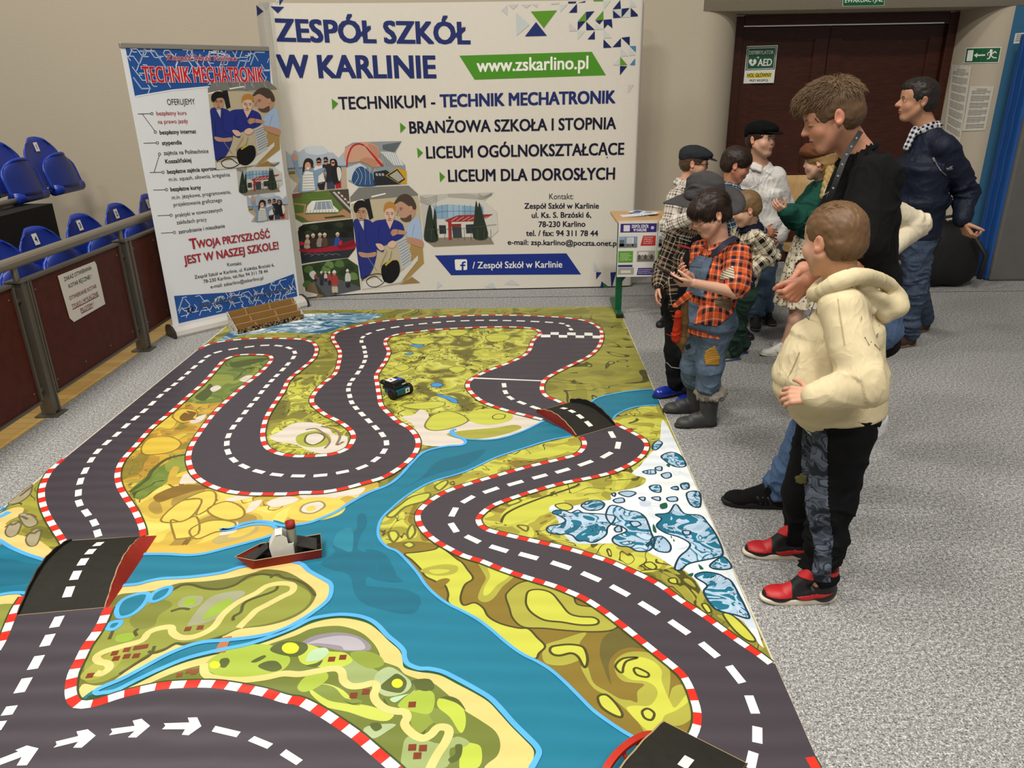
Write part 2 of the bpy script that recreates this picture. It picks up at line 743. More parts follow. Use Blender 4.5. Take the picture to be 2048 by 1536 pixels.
K4 = ('C:640,575 625,600 600,660 560,730 510,800 470,880 430,960 415,1040 420,1100 450,1140 500,1145 580,1130 700,1090 820,1060 950,1035 1100,1025 1250,1025 1400,1045 '
      '1550,1075 1680,1115 D:0,1160 120,1220 230,1290 330,1360 400,1420 470,1480 545,1545 620,1620 690,1700')
# land regions
mpoly('A:1290,380 1330,345 1400,322 1580,328 1590,350 1330,600 1260,680 1080,610 1180,500', T_GRN, 2)
mpoly('A:1080,600 1180,610 1330,600 1250,700 1130,850 1105,930 1150,1050 1300,1130 1180,1180 700,1160 690,1010 720,940 800,850 1000,660', T_OCH, 3)
mpoly('A:780,1130 860,1110 980,1080 1150,1060 1300,1120 1440,1140 1800,1135 2048,1090 2200,1050 2200,1200 2048,1300 1600,1440 1200,1520 830,1510 850,1380 830,1250', T_GLD, 4)
mpoly('A:1555,820 1600,760 1700,640 1690,500 1900,440 1960,560 1830,600 1860,640 2050,760 2060,860 1960,905 1740,925 1600,900', T_SOU, 3)
mpoly('A:1575,800 1640,770 1700,730 1790,715 1900,735 1960,790 2030,800 2020,860 1940,900 1880,900 1800,880 1740,850 1690,840 1620,830', PAL, 4)
mpoly('A:1735,800 1790,775 1860,765 1925,790 1935,830 1880,860 1790,860 1740,840', vin('#a9ad45'), 5)
outlined('A:1785,830 1800,790 1860,780 1900,800 1880,830 1830,850', PAL, 6, 0.01, vin('#5a5a34'))
mline('A:1790,760 1850,755 1900,790 1930,830 1900,870', 0.012, vin('#8a7660'), 7)
mline('A:1880,740 1960,760 1990,800 1970,850 2010,830', 0.014, vin('#8a7660'), 7)
mpoly('B:390,390 440,310 437,225 445,200 600,165 850,145 1120,142 1232,170 1180,250 1000,350 858,440 930,520 1080,575 1240,615 1150,670 970,718 830,745 600,740 560,660 415,540', T_LIM, 3)
mpoly('B:520,600 580,590 620,560 660,590 650,640 780,640 880,620 1000,600 1090,580 1240,615 1150,670 970,718 830,745 640,745 600,690 580,640', PAL, 4)
outlined('B:640,640 680,590 760,570 830,590 860,620 800,650 720,668 660,665', LIM, 5, 0.01, vin('#7d7a3a'))
mpoly('B:860,590 900,565 1000,560 1090,590 1060,625 960,640 880,625', LIM, 5)
outlined('B:985,600 1010,585 1050,590 1040,608 1000,612', LIM, 6, 0.006)
mpoly('B:750,690 830,670 1000,655 1100,640 1130,660 1000,700 850,715', OL2, 5)
for s_ in ('B:565,232 600,228 640,236 600,243', 'B:538,276 580,271 570,281 545,282', 'B:670,434 700,424 732,434 715,445 680,445', 'B:698,485 760,495 800,510 805,528 780,525 745,505 710,495'):
    outlined(s_, vin('#3f95da'), 5, 0.006, vin('#2a567a'))
for s_ in ('B:950,190 1000,172 1070,180 1060,205 980,215', 'B:560,210 600,195 660,198 690,215 640,228 585,225', 'B:750,165 800,152 860,160 840,178 790,185', 'B:480,345 540,330 560,350 520,365', 'B:760,350 820,340 850,355 800,375', 'B:690,520 740,525 730,545 650,560 560,555 520,540 600,528'):
    outlined(s_, LIM, 5, 0.008, vin('#837f38'))
mpoly('B:1100,60 1400,50 1620,30 1650,130 1800,458 1520,505 1350,535 1240,460 1320,370 1545,240 1535,130 1380,92', T_NE, 3)
mpoly('B:1400,545 1610,600 1750,545 1835,540 1990,900 2048,1010 2048,1280 1700,1400 1200,1260 940,1170 930,1110 1220,970 1600,885 1770,760 1680,670', T_EST, 3)
mpoly('B:450,1270 400,1180 420,1120 540,1010 700,925 1000,810 1390,700 1450,720 1440,790 1150,865 880,945 670,1035 610,1120 700,1240', T_EST, 3)
mpoly('D:500,250 560,300 680,430 780,550 930,640 1100,750 1270,885 1440,980 1600,1130 1760,1270 1910,1365 2006,1420 E:800,1390 845,1290 825,1150 760,1010 620,890 460,760 290,625 90,518 D:1240,430 1040,355 850,280 700,240', BRN, 3)
mpoly('F:430,690 455,668 480,650 560,632 640,627 760,628 740,640 690,652 640,668 560,665 480,672', T_LAK, 3)
# river
mpoly('C:-520,-40 -60,160 60,220 150,260 240,290 330,315 600,300 840,262 980,262 1100,268 1200,258 1330,225 1480,185 1590,150 1615,120 1600,60 1720,92 1800,80 '
      'B:100,1125 190,1085 250,1045 350,990 450,950 510,905 560,850 620,790 680,765 760,750 830,745 848,728 830,712 790,698 772,682 780,668 792,676 800,695 840,712 900,718 970,718 1050,705 1150,670 '
      '1260,615 1400,560 1490,525 1520,505 1570,490 1680,470 1800,458 1850,500 1835,540 1750,545 1680,560 1620,590 1560,640 1390,700 1280,720 1150,760 1000,810 850,880 700,925 620,960 540,1010 480,1060 420,1120 '
      '400,1180 410,1230 450,1270 D:560,300 630,370 680,430 720,490 780,550 850,600 930,640 1020,690 1100,750 1180,820 1270,885 1360,930 1440,980 1520,1050 1600,1130 1680,1210 1760,1270 1850,1330 1910,1365 2000,1430 2100,1560 2000,1800 '
      '1000,1800 C:600,1560 100,1500 -800,1100', TEAL, 4, n=3)
mpoly('D:190,260 230,190 320,175 330,90 370,80 385,120 375,160 350,200 330,280 400,310 430,370 470,450 590,470 500,470 420,455 385,440 380,490 450,500 600,515 680,550 690,600 650,650 560,650 450,625 360,590 310,530 280,430 180,400 120,370 150,340 200,300', TDK, 5)
mpoly('D:375,290 440,290 500,325 540,400 560,440 590,470 500,470 450,430 440,380', TDK, 5)
mpoly('B:540,960 620,910 700,830 800,800 950,765 900,820 820,860 700,890 600,930 480,990', TDK, 5)
mpoly('C:-200,290 60,290 150,310 250,330 180,420 80,440 -200,450', TDK, 5)
mpoly('C:1950,200 1980,130 2060,110 2060,240 2000,230', vin('#2a8199'), 5)
# sand spit on the north bank
SPIT = 'C:1340,118 1420,100 1500,88 1580,92 1615,112 1590,148 1480,185 1330,225 1200,256 1100,266 980,262 860,260 880,190 1000,210 1200,190'
mpoly(SPIT, vin('#d2b04a'), 5)
mpoly('C:1240,180 1330,130 1440,110 1510,95 1500,130 1420,170 1330,190 1270,200', vin('#b6a468'), 6)
mpoly('C:1330,160 1400,120 1490,100 1470,130 1400,160', vin('#d8bc52'), 7)
mpoly('C:1280,150 1330,110 1390,70 1380,130', PAL, 6)
# gold-field boulders and cream patches
for s_ in ('A:940,1290 1060,1180 1180,1170 1130,1260 1050,1300', 'A:1080,1170 1200,1120 1260,1130 1250,1200 1150,1260 1180,1170', 'A:1000,1290 1060,1300 1150,1270 1160,1370 1040,1400 1020,1380', 'A:1220,1220 1330,1180 1420,1220 1420,1270 1330,1290 1240,1260', 'A:1110,1350 1200,1300 1300,1290 1380,1310 1340,1350 1260,1360 1150,1400'):
    outlined(s_, YEL, 6, 0.009, vin('#8c7430'))
for s_ in ('A:830,860 880,810 990,800 1060,840 1000,890 850,905', 'A:1010,680 1060,640 1150,650 1140,700 1060,720'):
    outlined(s_, vin('#d9b944'), 5, 0.007, vin('#8c6d28'))
mpoly('A:900,1150 1000,1100 1110,1080 1250,1100 1150,1115 1010,1160 930,1185', vin('#85682c'), 5)
mpoly('A:980,1060 1010,980 1050,985 1030,1040 1080,1055 1020,1085', vin('#c8a642'), 5)
mpoly('A:760,1120 900,1000 1000,940 1100,900 1100,960 1000,1050 900,1120 820,1170', T_GRN, 4)
mline('A:760,1125 860,1050 890,1000 980,930 1090,905', 0.02, vin('#4f5a2c'), 6)
for s_ in ('A:1050,1075 1080,1020 1130,1030 1150,1070 1090,1075', 'A:1440,1245 1470,1190 1530,1170 1520,1200 1480,1235', 'A:1110,710 1170,680 1210,670 1180,710 1130,725', 'A:1230,520 1270,500 1295,515 1250,540', 'A:1400,470 1440,445 1480,445 1440,480',
          'A:1560,1190 1620,1160 1700,1150 1750,1170 1680,1200 1600,1215', 'A:1320,1170 1400,1145 1480,1150 1420,1170 1350,1180', 'B:0,1000 100,992 200,985 330,960 300,1000 200,1010 100,1050 20,1020'):
    mpoly(s_, PAL, 6)
mpoly('A:1680,1260 1720,1200 1800,1160 1950,1160 2020,1190 2000,1250 1880,1290 1740,1290', YEL, 6)
outlined('A:1760,1240 1780,1200 1870,1180 1900,1210 1830,1250', PAL, 7, 0.01, vin('#9a8a58'))
mpoly('A:1790,1225 1830,1205 1850,1225 1810,1240', YEL, 8)
mpoly('A:1050,690 1080,660 1110,670 1090,650 1150,660 1130,690 1150,700 1110,705 1070,710', vin('#7a5a26'), 6)
for s_ in ('A:1340,370 1420,355 1540,340 1570,345 1480,375 1380,395', 'A:1200,520 1230,490 1250,520 1230,560 1190,590 1140,570', 'A:1370,470 1400,440 1440,400 1510,395 1430,410 1410,440'):
    mpoly(s_, vin('#4e5a2c'), 5)
# west bank with pebbles
mpoly('A:-60,1290 20,1240 90,1215 140,1220 120,1260 60,1290 0,1330 C:-60,80', SAND, 4)
mpoly('C:-80,40 20,70 90,140 200,165 300,230 340,290 240,285 150,255 60,215 -80,160', SAND, 4)
mpoly('C:-400,600 -80,510 40,490 110,495 130,520 100,555 -80,575 -400,670', SAND, 5)
mpoly('C:-400,640 -80,565 100,557 60,660 0,760 -80,900 -500,1100', OLV, 5)
mline('A:-20,1275 20,1260 55,1240', 0.03, LBL, 5)
for s_ in ('N:85,230 150,150 220,140 245,180 200,290 130,325 80,290', 'N:240,70 290,45 370,70 430,120 440,170 360,205 290,170', 'N:330,330 390,260 460,235 485,270 460,370 420,430 360,430 325,380', 'A:50,1190 110,1130 160,1090 185,1085 170,1140 110,1185'):
    P_ = mpoly(s_, vin('#a39a7c'), 6)
    c_ = sum(P_) / len(P_)
    ribbon(P_, 0.012, vin('#6b6246'), 5.5, True, 0.0)
    for k_ in (-0.35, 0.25):
        mline([c_ + (p - c_) * np.array((0.75, 0.75)) + np.array((k_ * 0.04, k_ * 0.03)) for p in (P_[2], P_[6], P_[10])], 0.012, vin('#6d5f44'), 7)
# island one
mpoly('C:690,460 715,445 800,438 900,418 1000,402 1150,392 1300,370 1400,340 1500,325 1650,310 1760,318 1810,362 1880,402 1932,432 1940,470 1918,530 1850,590 1750,650 1640,708 1500,742 1330,763 1200,772 1100,798 980,848 850,918 720,988 600,1038 540,1060 430,1130 400,1050 470,860 600,680 650,560', SAND, 6)
mpoly('C:640,560 690,500 800,485 920,470 1050,430 1200,420 1350,400 1480,370 1560,350 1680,365 1780,420 1840,470 1848,510 1800,580 1700,640 1560,680 1400,700 1300,745 1190,775 1080,790 1030,785 960,820 880,850 800,900 720,960 640,1015 560,1030 480,1025 430,1130 400,1050 470,860 600,680', vin('#6f7236'), 7)
mpoly('C:620,700 760,590 900,510 1010,475 1080,442 1130,445 1200,462 1290,468 1400,430 1530,382 1620,395 1740,440 1820,500 1790,570 1690,630 1560,670 1400,695 1300,735 1190,765 1060,780 960,812 860,850 720,950 600,1010 500,1005 500,900 560,780', vin('#8e9440'), 8)
mpoly('C:760,640 860,560 960,530 1010,560 930,620 900,680 800,700', vin('#7b8038'), 8.5)
mpoly('C:1100,670 1180,560 1260,500 1400,475 1435,492 1380,540 1300,620 1200,665 1130,678', vin('#9c9e7e'), 9)
mpoly('C:1185,640 1240,570 1320,530 1358,525 1350,555 1290,605 1220,640', vin('#93b03f'), 10)
mpoly('C:1040,560 1075,515 1150,505 1190,515 1170,555 1100,580', vin('#9c9e7e'), 9)
mpoly('C:1065,555 1095,520 1140,515 1150,545 1100,570', vin('#93b03f'), 10)
mpoly('C:675,765 690,735 770,722 795,740 760,770 700,778', vin('#93b03f'), 10)
mpoly('C:480,960 640,840 760,800 700,900 600,980 500,1000', vin('#a3a346'), 8.5)
mline('C:560,958 600,960 640,930 630,902 580,890 568,860 620,830 720,800 830,768 870,722 930,697 1000,690 1012,722 1060,750 1150,742 1250,690 1310,610 1400,540 1500,490 1560,450 1640,433 1712,442 1710,480 1650,512 1560,560 1500,592 1460,632 1430,660 1398,694', 0.026, vin('#dcca80'), 10)
for s_ in ('C:640,760 700,640 800,570 900,520 1010,472 1060,445 1120,440 1200,462 1290,466 1380,440 1450,392 1530,378 1600,388', 'C:1580,400 1620,380 1660,400 1720,410 1790,440 1845,505', 'C:1300,745 1200,775 1080,790 1030,785 960,822 900,840 870,830', 'C:800,740 790,715 810,700', 'C:1365,650 1370,625 1410,600 1440,540 1600,480 1625,450', 'C:1000,597 1060,580 1110,585', 'C:700,965 800,900 880,850 905,800'):
    mline(s_, 0.011, vin('#53512c'), 11)
for s_ in ('C:690,625 685,580 720,530 790,500 852,490 870,505 840,560 780,612 720,632', 'C:878,530 900,490 960,460 1003,458 982,500 930,532 895,540', 'C:628,697 650,665 705,655 702,676 665,702'):
    P_ = mpoly(s_, TEAL, 11)
    ribbon(P_, 0.016, LBL, 12, True)


def house(crop, x, y, w_=0.021, h_=0.021, a=0.1, m=HOUSE):
    c = CROP[crop]
    p = W2((c[0] + x / c[2], c[1] + y / c[2]))
    ca, sa = math.cos(a), math.sin(a)
    q = [p + np.array((ca * u - sa * v, sa * u + ca * v)) for u, v in ((-w_ / 2, -h_ / 2), (w_ / 2, -h_ / 2), (w_ / 2, h_ / 2), (-w_ / 2, h_ / 2))]
    mpoly(q, m, 12, sm=False)


for x, y in ((1100, 700), (1172, 692), (672, 842), (742, 822), (680, 873), (742, 860), (798, 857), (528, 973)):
    house('C', x, y, a=0.15)
house('C', 825, 807, 0.045, 0.02, 0.25)
for x, y in ((1050, 970), (1105, 948), (1135, 955), (1145, 945)):
    house('C', x, y, 0.018, 0.018, 0.2, vin('#8a4a2c'))
# island two
mpoly('C:600,1075 680,1062 800,1002 950,932 1100,872 1280,828 1450,792 1600,742 1720,695 D:60,692 150,668 240,660 330,668 400,690 450,725 500,780 560,830 595,870 600,910 620,945 680,970 740,972 820,990 920,1040 1010,1090 1090,1140 1150,1200 1220,1280 1290,1350 1350,1410 1370,1450 1355,1490 1330,1540 1280,1640 690,1640 470,1480 330,1360 120,1220 C:1690,1120 1400,1045 1100,1025 820,1060 580,1130 500,1145 520,1090', DGR, 6)
mpoly('C:690,1075 800,1022 950,948 1100,890 1280,845 1450,808 1600,760 1720,712 D:60,712 150,688 240,680 330,692 400,716 460,762 510,812 572,868 588,925 600,965 680,988 760,998 820,1015 900,1058 1000,1110 1080,1160 1140,1222 1210,1300 1280,1370 1335,1430 1338,1480 1310,1530 1240,1640 700,1640 D:470,1460 330,1340 120,1200 C:1690,1105 1400,1035 1100,1012 850,1045', SAND, 7)
mpoly('C:830,1050 960,980 1100,930 1200,905 1400,850 1600,780 1730,738 D:60,742 160,726 250,728 350,762 420,822 455,880 468,925 560,960 600,1000 680,1030 760,1050 860,1130 930,1200 1040,1270 1120,1330 1148,1400 1130,1470 1060,1530 1000,1640 720,1640 560,1536 470,1450 300,1300 D:120,1200 C:1690,1095 1400,1025 1100,1005', vin('#6f7a36'), 8)
mpoly('D:-20,850 40,800 110,775 220,762 330,782 400,828 405,860 370,868 240,868 100,840', vin('#8e8790'), 9)
mpoly('D:40,830 110,800 220,782 310,790 360,820 368,860 260,865 230,840 100,825', vin('#b0abb2'), 10)
GREENS = ['#a3b845', '#b9c94c', '#8a9a3e', '#97a86a', '#a9b98a', '#7d8c40', '#c2cc5a', '#5d6634', '#6e7440']
for i_, s_ in enumerate(('C:1200,910 1270,850 1400,800 1560,790 1640,820 1700,880 1640,950 1500,985 1320,985 1230,950', 'D:0,830 80,840 160,870 260,880 300,930 200,970 100,960 0,930', 'D:290,880 380,870 460,900 480,950 400,970 320,930', 'D:240,930 300,910 360,930 420,970 500,1010 500,1040 400,1060 300,1050 260,1010', 'D:430,1010 510,960 600,1010 640,1060 600,1110 500,1130 440,1090', 'D:60,1080 120,1060 200,1080 260,1140 350,1150 340,1180 260,1170 160,1150', 'D:150,1190 250,1170 380,1180 480,1210 540,1230 500,1270 400,1260 280,1220', 'D:560,1190 620,1120 700,1090 765,1110 770,1180 740,1230 660,1220', 'D:800,1140 880,1150 940,1210 950,1290 920,1340 860,1250 790,1190', 'D:640,1210 720,1190 790,1250 740,1300 690,1340 640,1300', 'D:620,1360 700,1370 800,1400 900,1360 970,1390 940,1420 860,1430 840,1536 600,1560 590,1420', 'D:370,1310 450,1290 550,1290 500,1330 430,1370 370,1360', 'D:740,1200 830,1210 900,1270 920,1340 840,1330 760,1270', 'C:1810,1060 1900,1020 2010,1060 2060,1130 2000,1170 1900,1150', 'C:1740,1040 1800,970 1900,950 1920,990 1860,1040 1780,1070', 'D:930,1410 1000,1400 1040,1430 1030,1530 920,1560')):
    mpoly(s_, vin(GREENS[i_ % 7]), 9 + (i_ % 3) * 0.5)
for s_ in ('C:1580,820 1650,775 1780,780 1800,820 1740,860 1640,850', 'C:1510,920 1560,890 1620,890 1650,930 1590,950', 'C:1470,890 1540,855 1555,865 1500,895', 'C:1290,880 1330,870 1345,890 1320,925 1290,920', 'D:460,1080 520,1020 560,1000 610,1040 600,1090 560,1110', 'D:250,1150 300,1170 350,1165 300,1178', 'D:480,1140 520,1190 570,1190 540,1210 490,1180', 'D:640,1040 740,1030 770,1080 720,1100 660,1080', 'D:800,1140 850,1128 910,1150 950,1210 900,1170 830,1145', 'D:850,1490 890,1460 890,1410 930,1410 920,1480 870,1510', 'C:1790,915 1850,900 1890,880 1860,920', 'D:400,1290 450,1280 470,1310 430,1330', 'D:640,1310 690,1340 720,1320 700,1370 660,1350'):
    mpoly(s_, vin('#55602f'), 10.5)
for s_ in ('C:1790,890 1820,830 1900,810 1925,840 1880,880 1830,890', 'D:520,1140 640,1110 660,1085 640,1050 660,1090 600,1130 545,1165'):
    mpoly(s_, vin('#b4d0a8'), 11)
mline('C:1195,905 1200,960 1260,990 1400,1000 1550,985 1660,962 D:0,1003 100,985 200,970 240,990 250,1040 290,1070 350,1070 420,1055 440,1080 425,1120 440,1160 490,1200 550,1215 600,1220 615,1250 600,1290 640,1340 700,1370 750,1350 790,1310 840,1310 855,1340 830,1400 790,1460 750,1536 730,1600', 0.026, vin('#dcca80'), 11)
for c_, x, y, rx, ry in (('D', 558, 1056, 32, 26), ('C', 1700, 813, 50, 33), ('C', 1258, 912, 32, 22)):
    mpoly(c_ + ':' + ' '.join('%f,%f' % (x + rx * math.cos(a), y + ry * math.sin(a)) for a in np.arange(0, 6.2, 0.6)), vin('#e6e832'), 12)
for x, y in ((182, 917), (246, 906), (307, 1124), (378, 1103), (643, 1177), (644, 1423), (705, 1427), (673, 1471)):
    house('D', x, y, 0.022, 0.022, 0.05)
# channel crossing
mpoly('C:1300,752 1358,742 1318,838 1252,842', vin('#b2714a'), 13, sm=False)
# south-east bank shapes
LIMEB = 'D:600,310 680,300 770,285 800,270 850,300 900,340 930,360 960,400 992,450 950,482 930,520 920,570 940,605 1000,590 1050,620 1080,670 1150,710 1250,735 1310,740 1360,790 1405,840 1370,880 1345,912 1250,870 1150,790 1050,705 930,635 850,590 850,540 830,490 800,500 780,470 720,440 690,395 640,345'
outlined(LIMEB, LIM, 4, 0.008)
mpoly('D:690,410 740,385 830,370 900,380 900,410 860,430 780,435', OL2, 5)
mpoly('D:740,405 800,398 860,405 830,420 770,425', LIM, 6)
mpoly('D:780,470 830,450 860,460 830,490 800,510', BRN, 5)
mpoly('D:1020,360 1060,378 1140,395 1230,430 1160,500 1110,565 1060,588 1020,565 1040,500 1065,450 1040,400', OL2, 4)
mpoly('D:1080,385 1200,430 1130,490 1085,540 1052,548 1058,500 1090,440', LIM, 5)
outlined('D:1190,530 1250,480 1330,465 1450,495 1560,545 1590,600 1700,620 1800,680 1830,715 1780,750 1650,757 1500,747 1400,737 1280,730 1220,680 1200,620 1180,560', OL2, 4, 0.007)
outlined('D:1295,570 1310,525 1370,515 1440,535 1490,590 1540,650 1600,670 1680,675 1712,697 1690,717 1600,718 1500,702 1400,690 1330,650 1300,610', LIM, 6, 0.008)
mpoly('D:1400,840 1500,800 1640,760 1600,830 1650,880 1600,920 1500,950 1400,930', OL2, 4)
outlined('E:5,848 30,838 110,830 180,840 205,870 215,920 205,958 190,953 160,900 120,880 60,893 20,888 0,868', LIM, 6, 0.009)
mpoly('E:350,1062 300,940 285,870 300,800 350,755 420,735 480,790 550,850 450,845 370,880 335,950', vin('#675f30'), 5)
mpoly('E:380,1000 370,930 430,880 520,870 600,890 670,950 690,1010 680,1140 700,1080 750,1060 795,1090 825,1150 840,1220 760,1290 650,1300 640,1350 560,1350 500,1270 420,1190 340,1130 250,1080 190,990 180,950 215,955 250,1050 330,1100 400,1140 460,1150 500,1160 500,1100 540,1060 480,1050 420,1040', OL2, 4.5)
mpoly('E:400,980 420,930 500,900 590,925 640,980 640,1040 690,1160 720,1190 780,1120 790,1160 720,1210 655,1240 630,1310 590,1340 520,1290 440,1200 480,1180 570,1180 615,1120 600,1070 540,1040 460,1030', LIM, 5)
for s_ in ('E:480,975 500,965 562,995 556,1017 500,1005', 'E:275,1130 320,1118 370,1160 412,1222 402,1247 340,1222 290,1182', 'E:528,1215 560,1198 597,1225 582,1262 543,1252', 'E:375,950 420,910 505,905 440,925 420,960 415,990 392,982'):
    outlined(s_, LIM, 6, 0.008)
for s_ in ('E:30,30 90,20 130,40 110,60 60,55', 'E:540,365 580,358 610,385 590,400 550,385', 'E:680,455 720,450 728,480 690,475', 'E:990,655 1040,660 1110,720 1170,790 1170,812 1120,800 1050,740', 'E:870,600 900,600 925,640 900,645'):
    outlined(s_, LIM, 5, 0.007)
# east side (between the hairpin and the snow), traced contours
for s_ in ('B:690,955 745,925 755,940 715,975', 'B:770,940 785,930 788,948', 'B:1060,1040 1110,1020 1130,1032 1075,1052', 'B:445,1105 500,1060 570,1010 650,990 668,1000 640,1030 540,1060 480,1110', 'B:455,1190 490,1185 505,1210 480,1240 460,1220', 'B:550,1190 575,1150 590,1190 560,1225', 'B:530,1255 560,1240 585,1255 560,1270', 'B:1115,1155 1165,1160 1160,1185 1130,1170'):
    outlined(s_, LIM, 5, 0.010, vin('#6b672e'))
for s_ in ('B:1150,800 1250,770 1350,740 1390,760 1340,790 1250,810 1180,815', 'B:1030,1100 1110,1040 1230,1010 1330,1010 1350,1050 1250,1100 1120,1140 1050,1150'):
    mpoly(s_, LIM, 4)
mline('B:1030,1140 1050,1100 1120,1060 1250,1010 1400,960 1430,940', 0.012, LN, 5)
# snow and peaks
mpoly('B:1885,650 1845,700 1840,745 1790,790 1740,850 1700,890 1770,915 1740,955 1600,990 1590,1025 1500,1030 1400,1055 1300,1050 1275,1075 1310,1110 E:120,240 330,250 480,250 560,300 640,340 700,380 765,402 840,470 880,540 925,610 985,640 1065,672 1110,700 1180,720', T_SNO, 4)
for s_ in ('E:15,75 40,60 90,65 120,75 160,60 190,75 260,80 320,85 372,95 360,130 330,160 322,200 280,232 240,245 200,235 160,236 130,206 90,195 60,200 0,190 -20,170 0,150 60,140 90,120 60,95',
           'E:180,30 220,8 280,5 312,25 290,55 230,62 195,50', 'E:320,90 345,35 400,40 440,60 500,70 540,95 560,130 580,190 600,240 570,290 500,295 450,270 400,265 360,240 370,210 440,180 400,150 350,140',
           'E:605,85 680,75 720,25 770,80 860,90 900,130 950,200 990,300 960,330 800,365 750,402 715,395 740,330 790,285 800,250 740,215 660,190 610,150 640,110', 'E:830,440 880,415 960,425 1000,445 1040,470 1090,560 1120,620 1140,680 1060,660 980,640 930,610 880,530 900,490', 'E:580,225 640,210 690,260 680,300 620,295 590,270',
           'E:915,380 960,340 1000,330 1040,390 960,400', 'B:1850,800 1900,780 1950,800 1975,850 1920,855 1870,825', 'B:1755,880 1810,870 1820,890 1780,892', 'B:1790,955 1840,950 1845,985 1805,980', 'B:1980,990 2048,985 2048,1060 2000,1050', 'B:1950,945 1985,938 1990,965 1960,970', 'B:1900,965 1930,955 1935,975', 'B:1805,745 1830,722 1855,735 1830,765 1808,768'):
    outlined(s_, T_MTN, 6, 0.008, OUT)
for s_ in ('B:1630,990 1680,980 1720,990 1680,1010', 'B:1595,995 1615,990 1610,1008', 'B:1605,1025 1650,1015 1660,1035 1620,1040', 'B:1850,895 1890,885 1900,905 1870,915', 'B:1820,860 1850,855 1850,875 1825,872', 'B:1735,1015 1765,1012 1760,1030', 'B:1800,1015 1840,1010 1840,1030', 'B:1880,1015 1925,1010 1930,1030 1890,1032', 'E:370,165 400,150 410,180 380,185', 'E:460,130 500,125 520,145 480,155', 'E:760,180 800,180 800,200 770,200'):
    outlined(s_, MLB, 7, 0.008, OUT)
for s_ in ('B:1842,1050 1875,1040 1880,1065 1850,1072', 'B:1875,845 1895,838 1890,858', 'E:590,140 605,160 610,190 590,180', 'E:850,370 880,395 860,400', 'E:790,430 820,420 815,440', 'E:635,30 660,25 670,45 640,50', 'E:690,205 700,215 695,222', 'E:705,225 715,235 708,240'):
    mpoly(s_, vin('#1f5a48'), 8)
# asphalt
k1a = [W2(p) for p in pxs(K1a)]
k2 = smooth([W2(p) for p in pxs(K2)], False, 4)
k2b = smooth([W2(p) for p in pxs(K2b)], False, 4)
k3 = smooth([W2(p) for p in pxs(K3)], False, 4)
k3b = smooth([W2(p) for p in pxs(K3b)], False, 4)
k1a = smooth(k1a, False, 4)
k1b = smooth([W2(p) for p in pxs(K1b)], False, 4)
k4 = smooth([W2(p) for p in pxs(K4)], False, 4)
RZ = 14
e1 = [np.array((MX1, k3b[-1][1])), np.array((MX1, MY0)), np.array((0.25, MY0))]
mpoly(k1a[::-1] + [np.array((MX0 + .014, k1a[0][1] + .02)), np.array((MX0 + .014, k3[0][1] - .02))] + k3 + k3b + e1 + [p for p in k2b[::-1]] + k2[::-1], ASP, RZ, sm=False)
mpoly(k1b + [np.array((MX0, k1b[-1][1] - .1)), np.array((MX0, MY0)), np.array((-0.2, MY0))] + k4[::-1], ASP, RZ, sm=False)


def kerb(P, side, wid=0.027, step=0.05, z=RZ + 1):
    P = resample(P, step / 2)
    k = len(P)
    L, R, R2 = [], [], []
    for i in range(k):
        t = P[min(i + 1, k - 1)] - P[max(i - 1, 0)]
        t = t / (np.linalg.norm(t) + 1e-9)
        n = np.array((-t[1], t[0])) * side
        L.append(P[i] - n * wid * 0.5)
        R.append(P[i] + n * wid * 0.5)
        R2.append(P[i] + n * (wid * 0.5 + 0.006))
    z3 = zlay(z)

    def cl(p, q=0):
        return (min(max(p[0], MX0), MX1), min(max(p[1], MY0), MY1), z3 + q)
    for i in range(k - 1):
        m = WHT if (i // 2) % 2 else RED
        q = [cl(L[i]), cl(L[i + 1]), cl(R[i + 1]), cl(R[i])]
        mat.add(q if side < 0 else q[::-1], [(0, 1, 2, 3)], m)
        q = [cl(R[i], -.0001), cl(R[i + 1], -.0001), cl(R2[i + 1], -.0001), cl(R2[i], -.0001)]
        mat.add(q, [(0, 1, 2, 3)], KE)


KE = vin('#3d4a26')
kerb(k1a, -1)
kerb(k1b, -1)
kerb(k2, -1, 0.026, 0.056)
kerb(k2b, -1, 0.024, 0.046)
kerb(k3, 1, 0.026, 0.056)
kerb(k3b, 1, 0.024, 0.046)
kerb(k4, 1, 0.032, 0.044)
kerb([W2(p) for p in pxs('E:1487,1480 1520,1536 1550,1600')], 1, 0.026)
# dashes
DA = ('A:573,1370 553,1308 507,1250 465,1193 460,1133 472,1065 500,1003 535,940 572,890 627,838 685,790 738,740 793,695 845,652 892,608 937,565 980,530 1022,497 1062,463 1100,430 1137,396 1180,362 1215,333 1275,308 1365,290 1460,277 '
      '1550,269 1630,271 1692,284 1725,310 1717,340 1685,378 1655,410 1620,445 1590,475 1560,508 1530,543 1500,583 1467,620 1435,660 1400,705 1365,748 1338,798 1328,843 1335,893 1368,940 1430,978 1515,1008 1620,1027 1745,1034 '
      'B:105,902 218,885 318,860 388,820 430,778 443,735 422,693 388,657 352,622 318,588 287,556 265,527 255,495 248,463 254,435 270,410 297,375 316,345 330,318 337,292 333,270 328,245 315,215 322,193 352,175 413,155 487,142 558,132 '
      '630,124 700,118 772,112 845,109 920,107 990,107 1060,108 1130,110 1203,113 1275,117 1340,123 1372,135 1387,153')
DB = 'B:1045,440 1052,475 1078,505 1135,530 1205,555'
DC = ('B:1597,693 1628,748 1570,798 1462,840 1345,878 1228,908 1103,942 978,978 860,1025 787,1090 787,1170 D:990,230 1140,285 1310,327 1495,380 E:235,445 400,525 567,625 740,735 912,865 1062,1005 1157,1178 1187,1352 1155,1498')
DD = 'C:-60,1360 -8,1270 57,1180 138,1032 213,898 280,768 335,660'
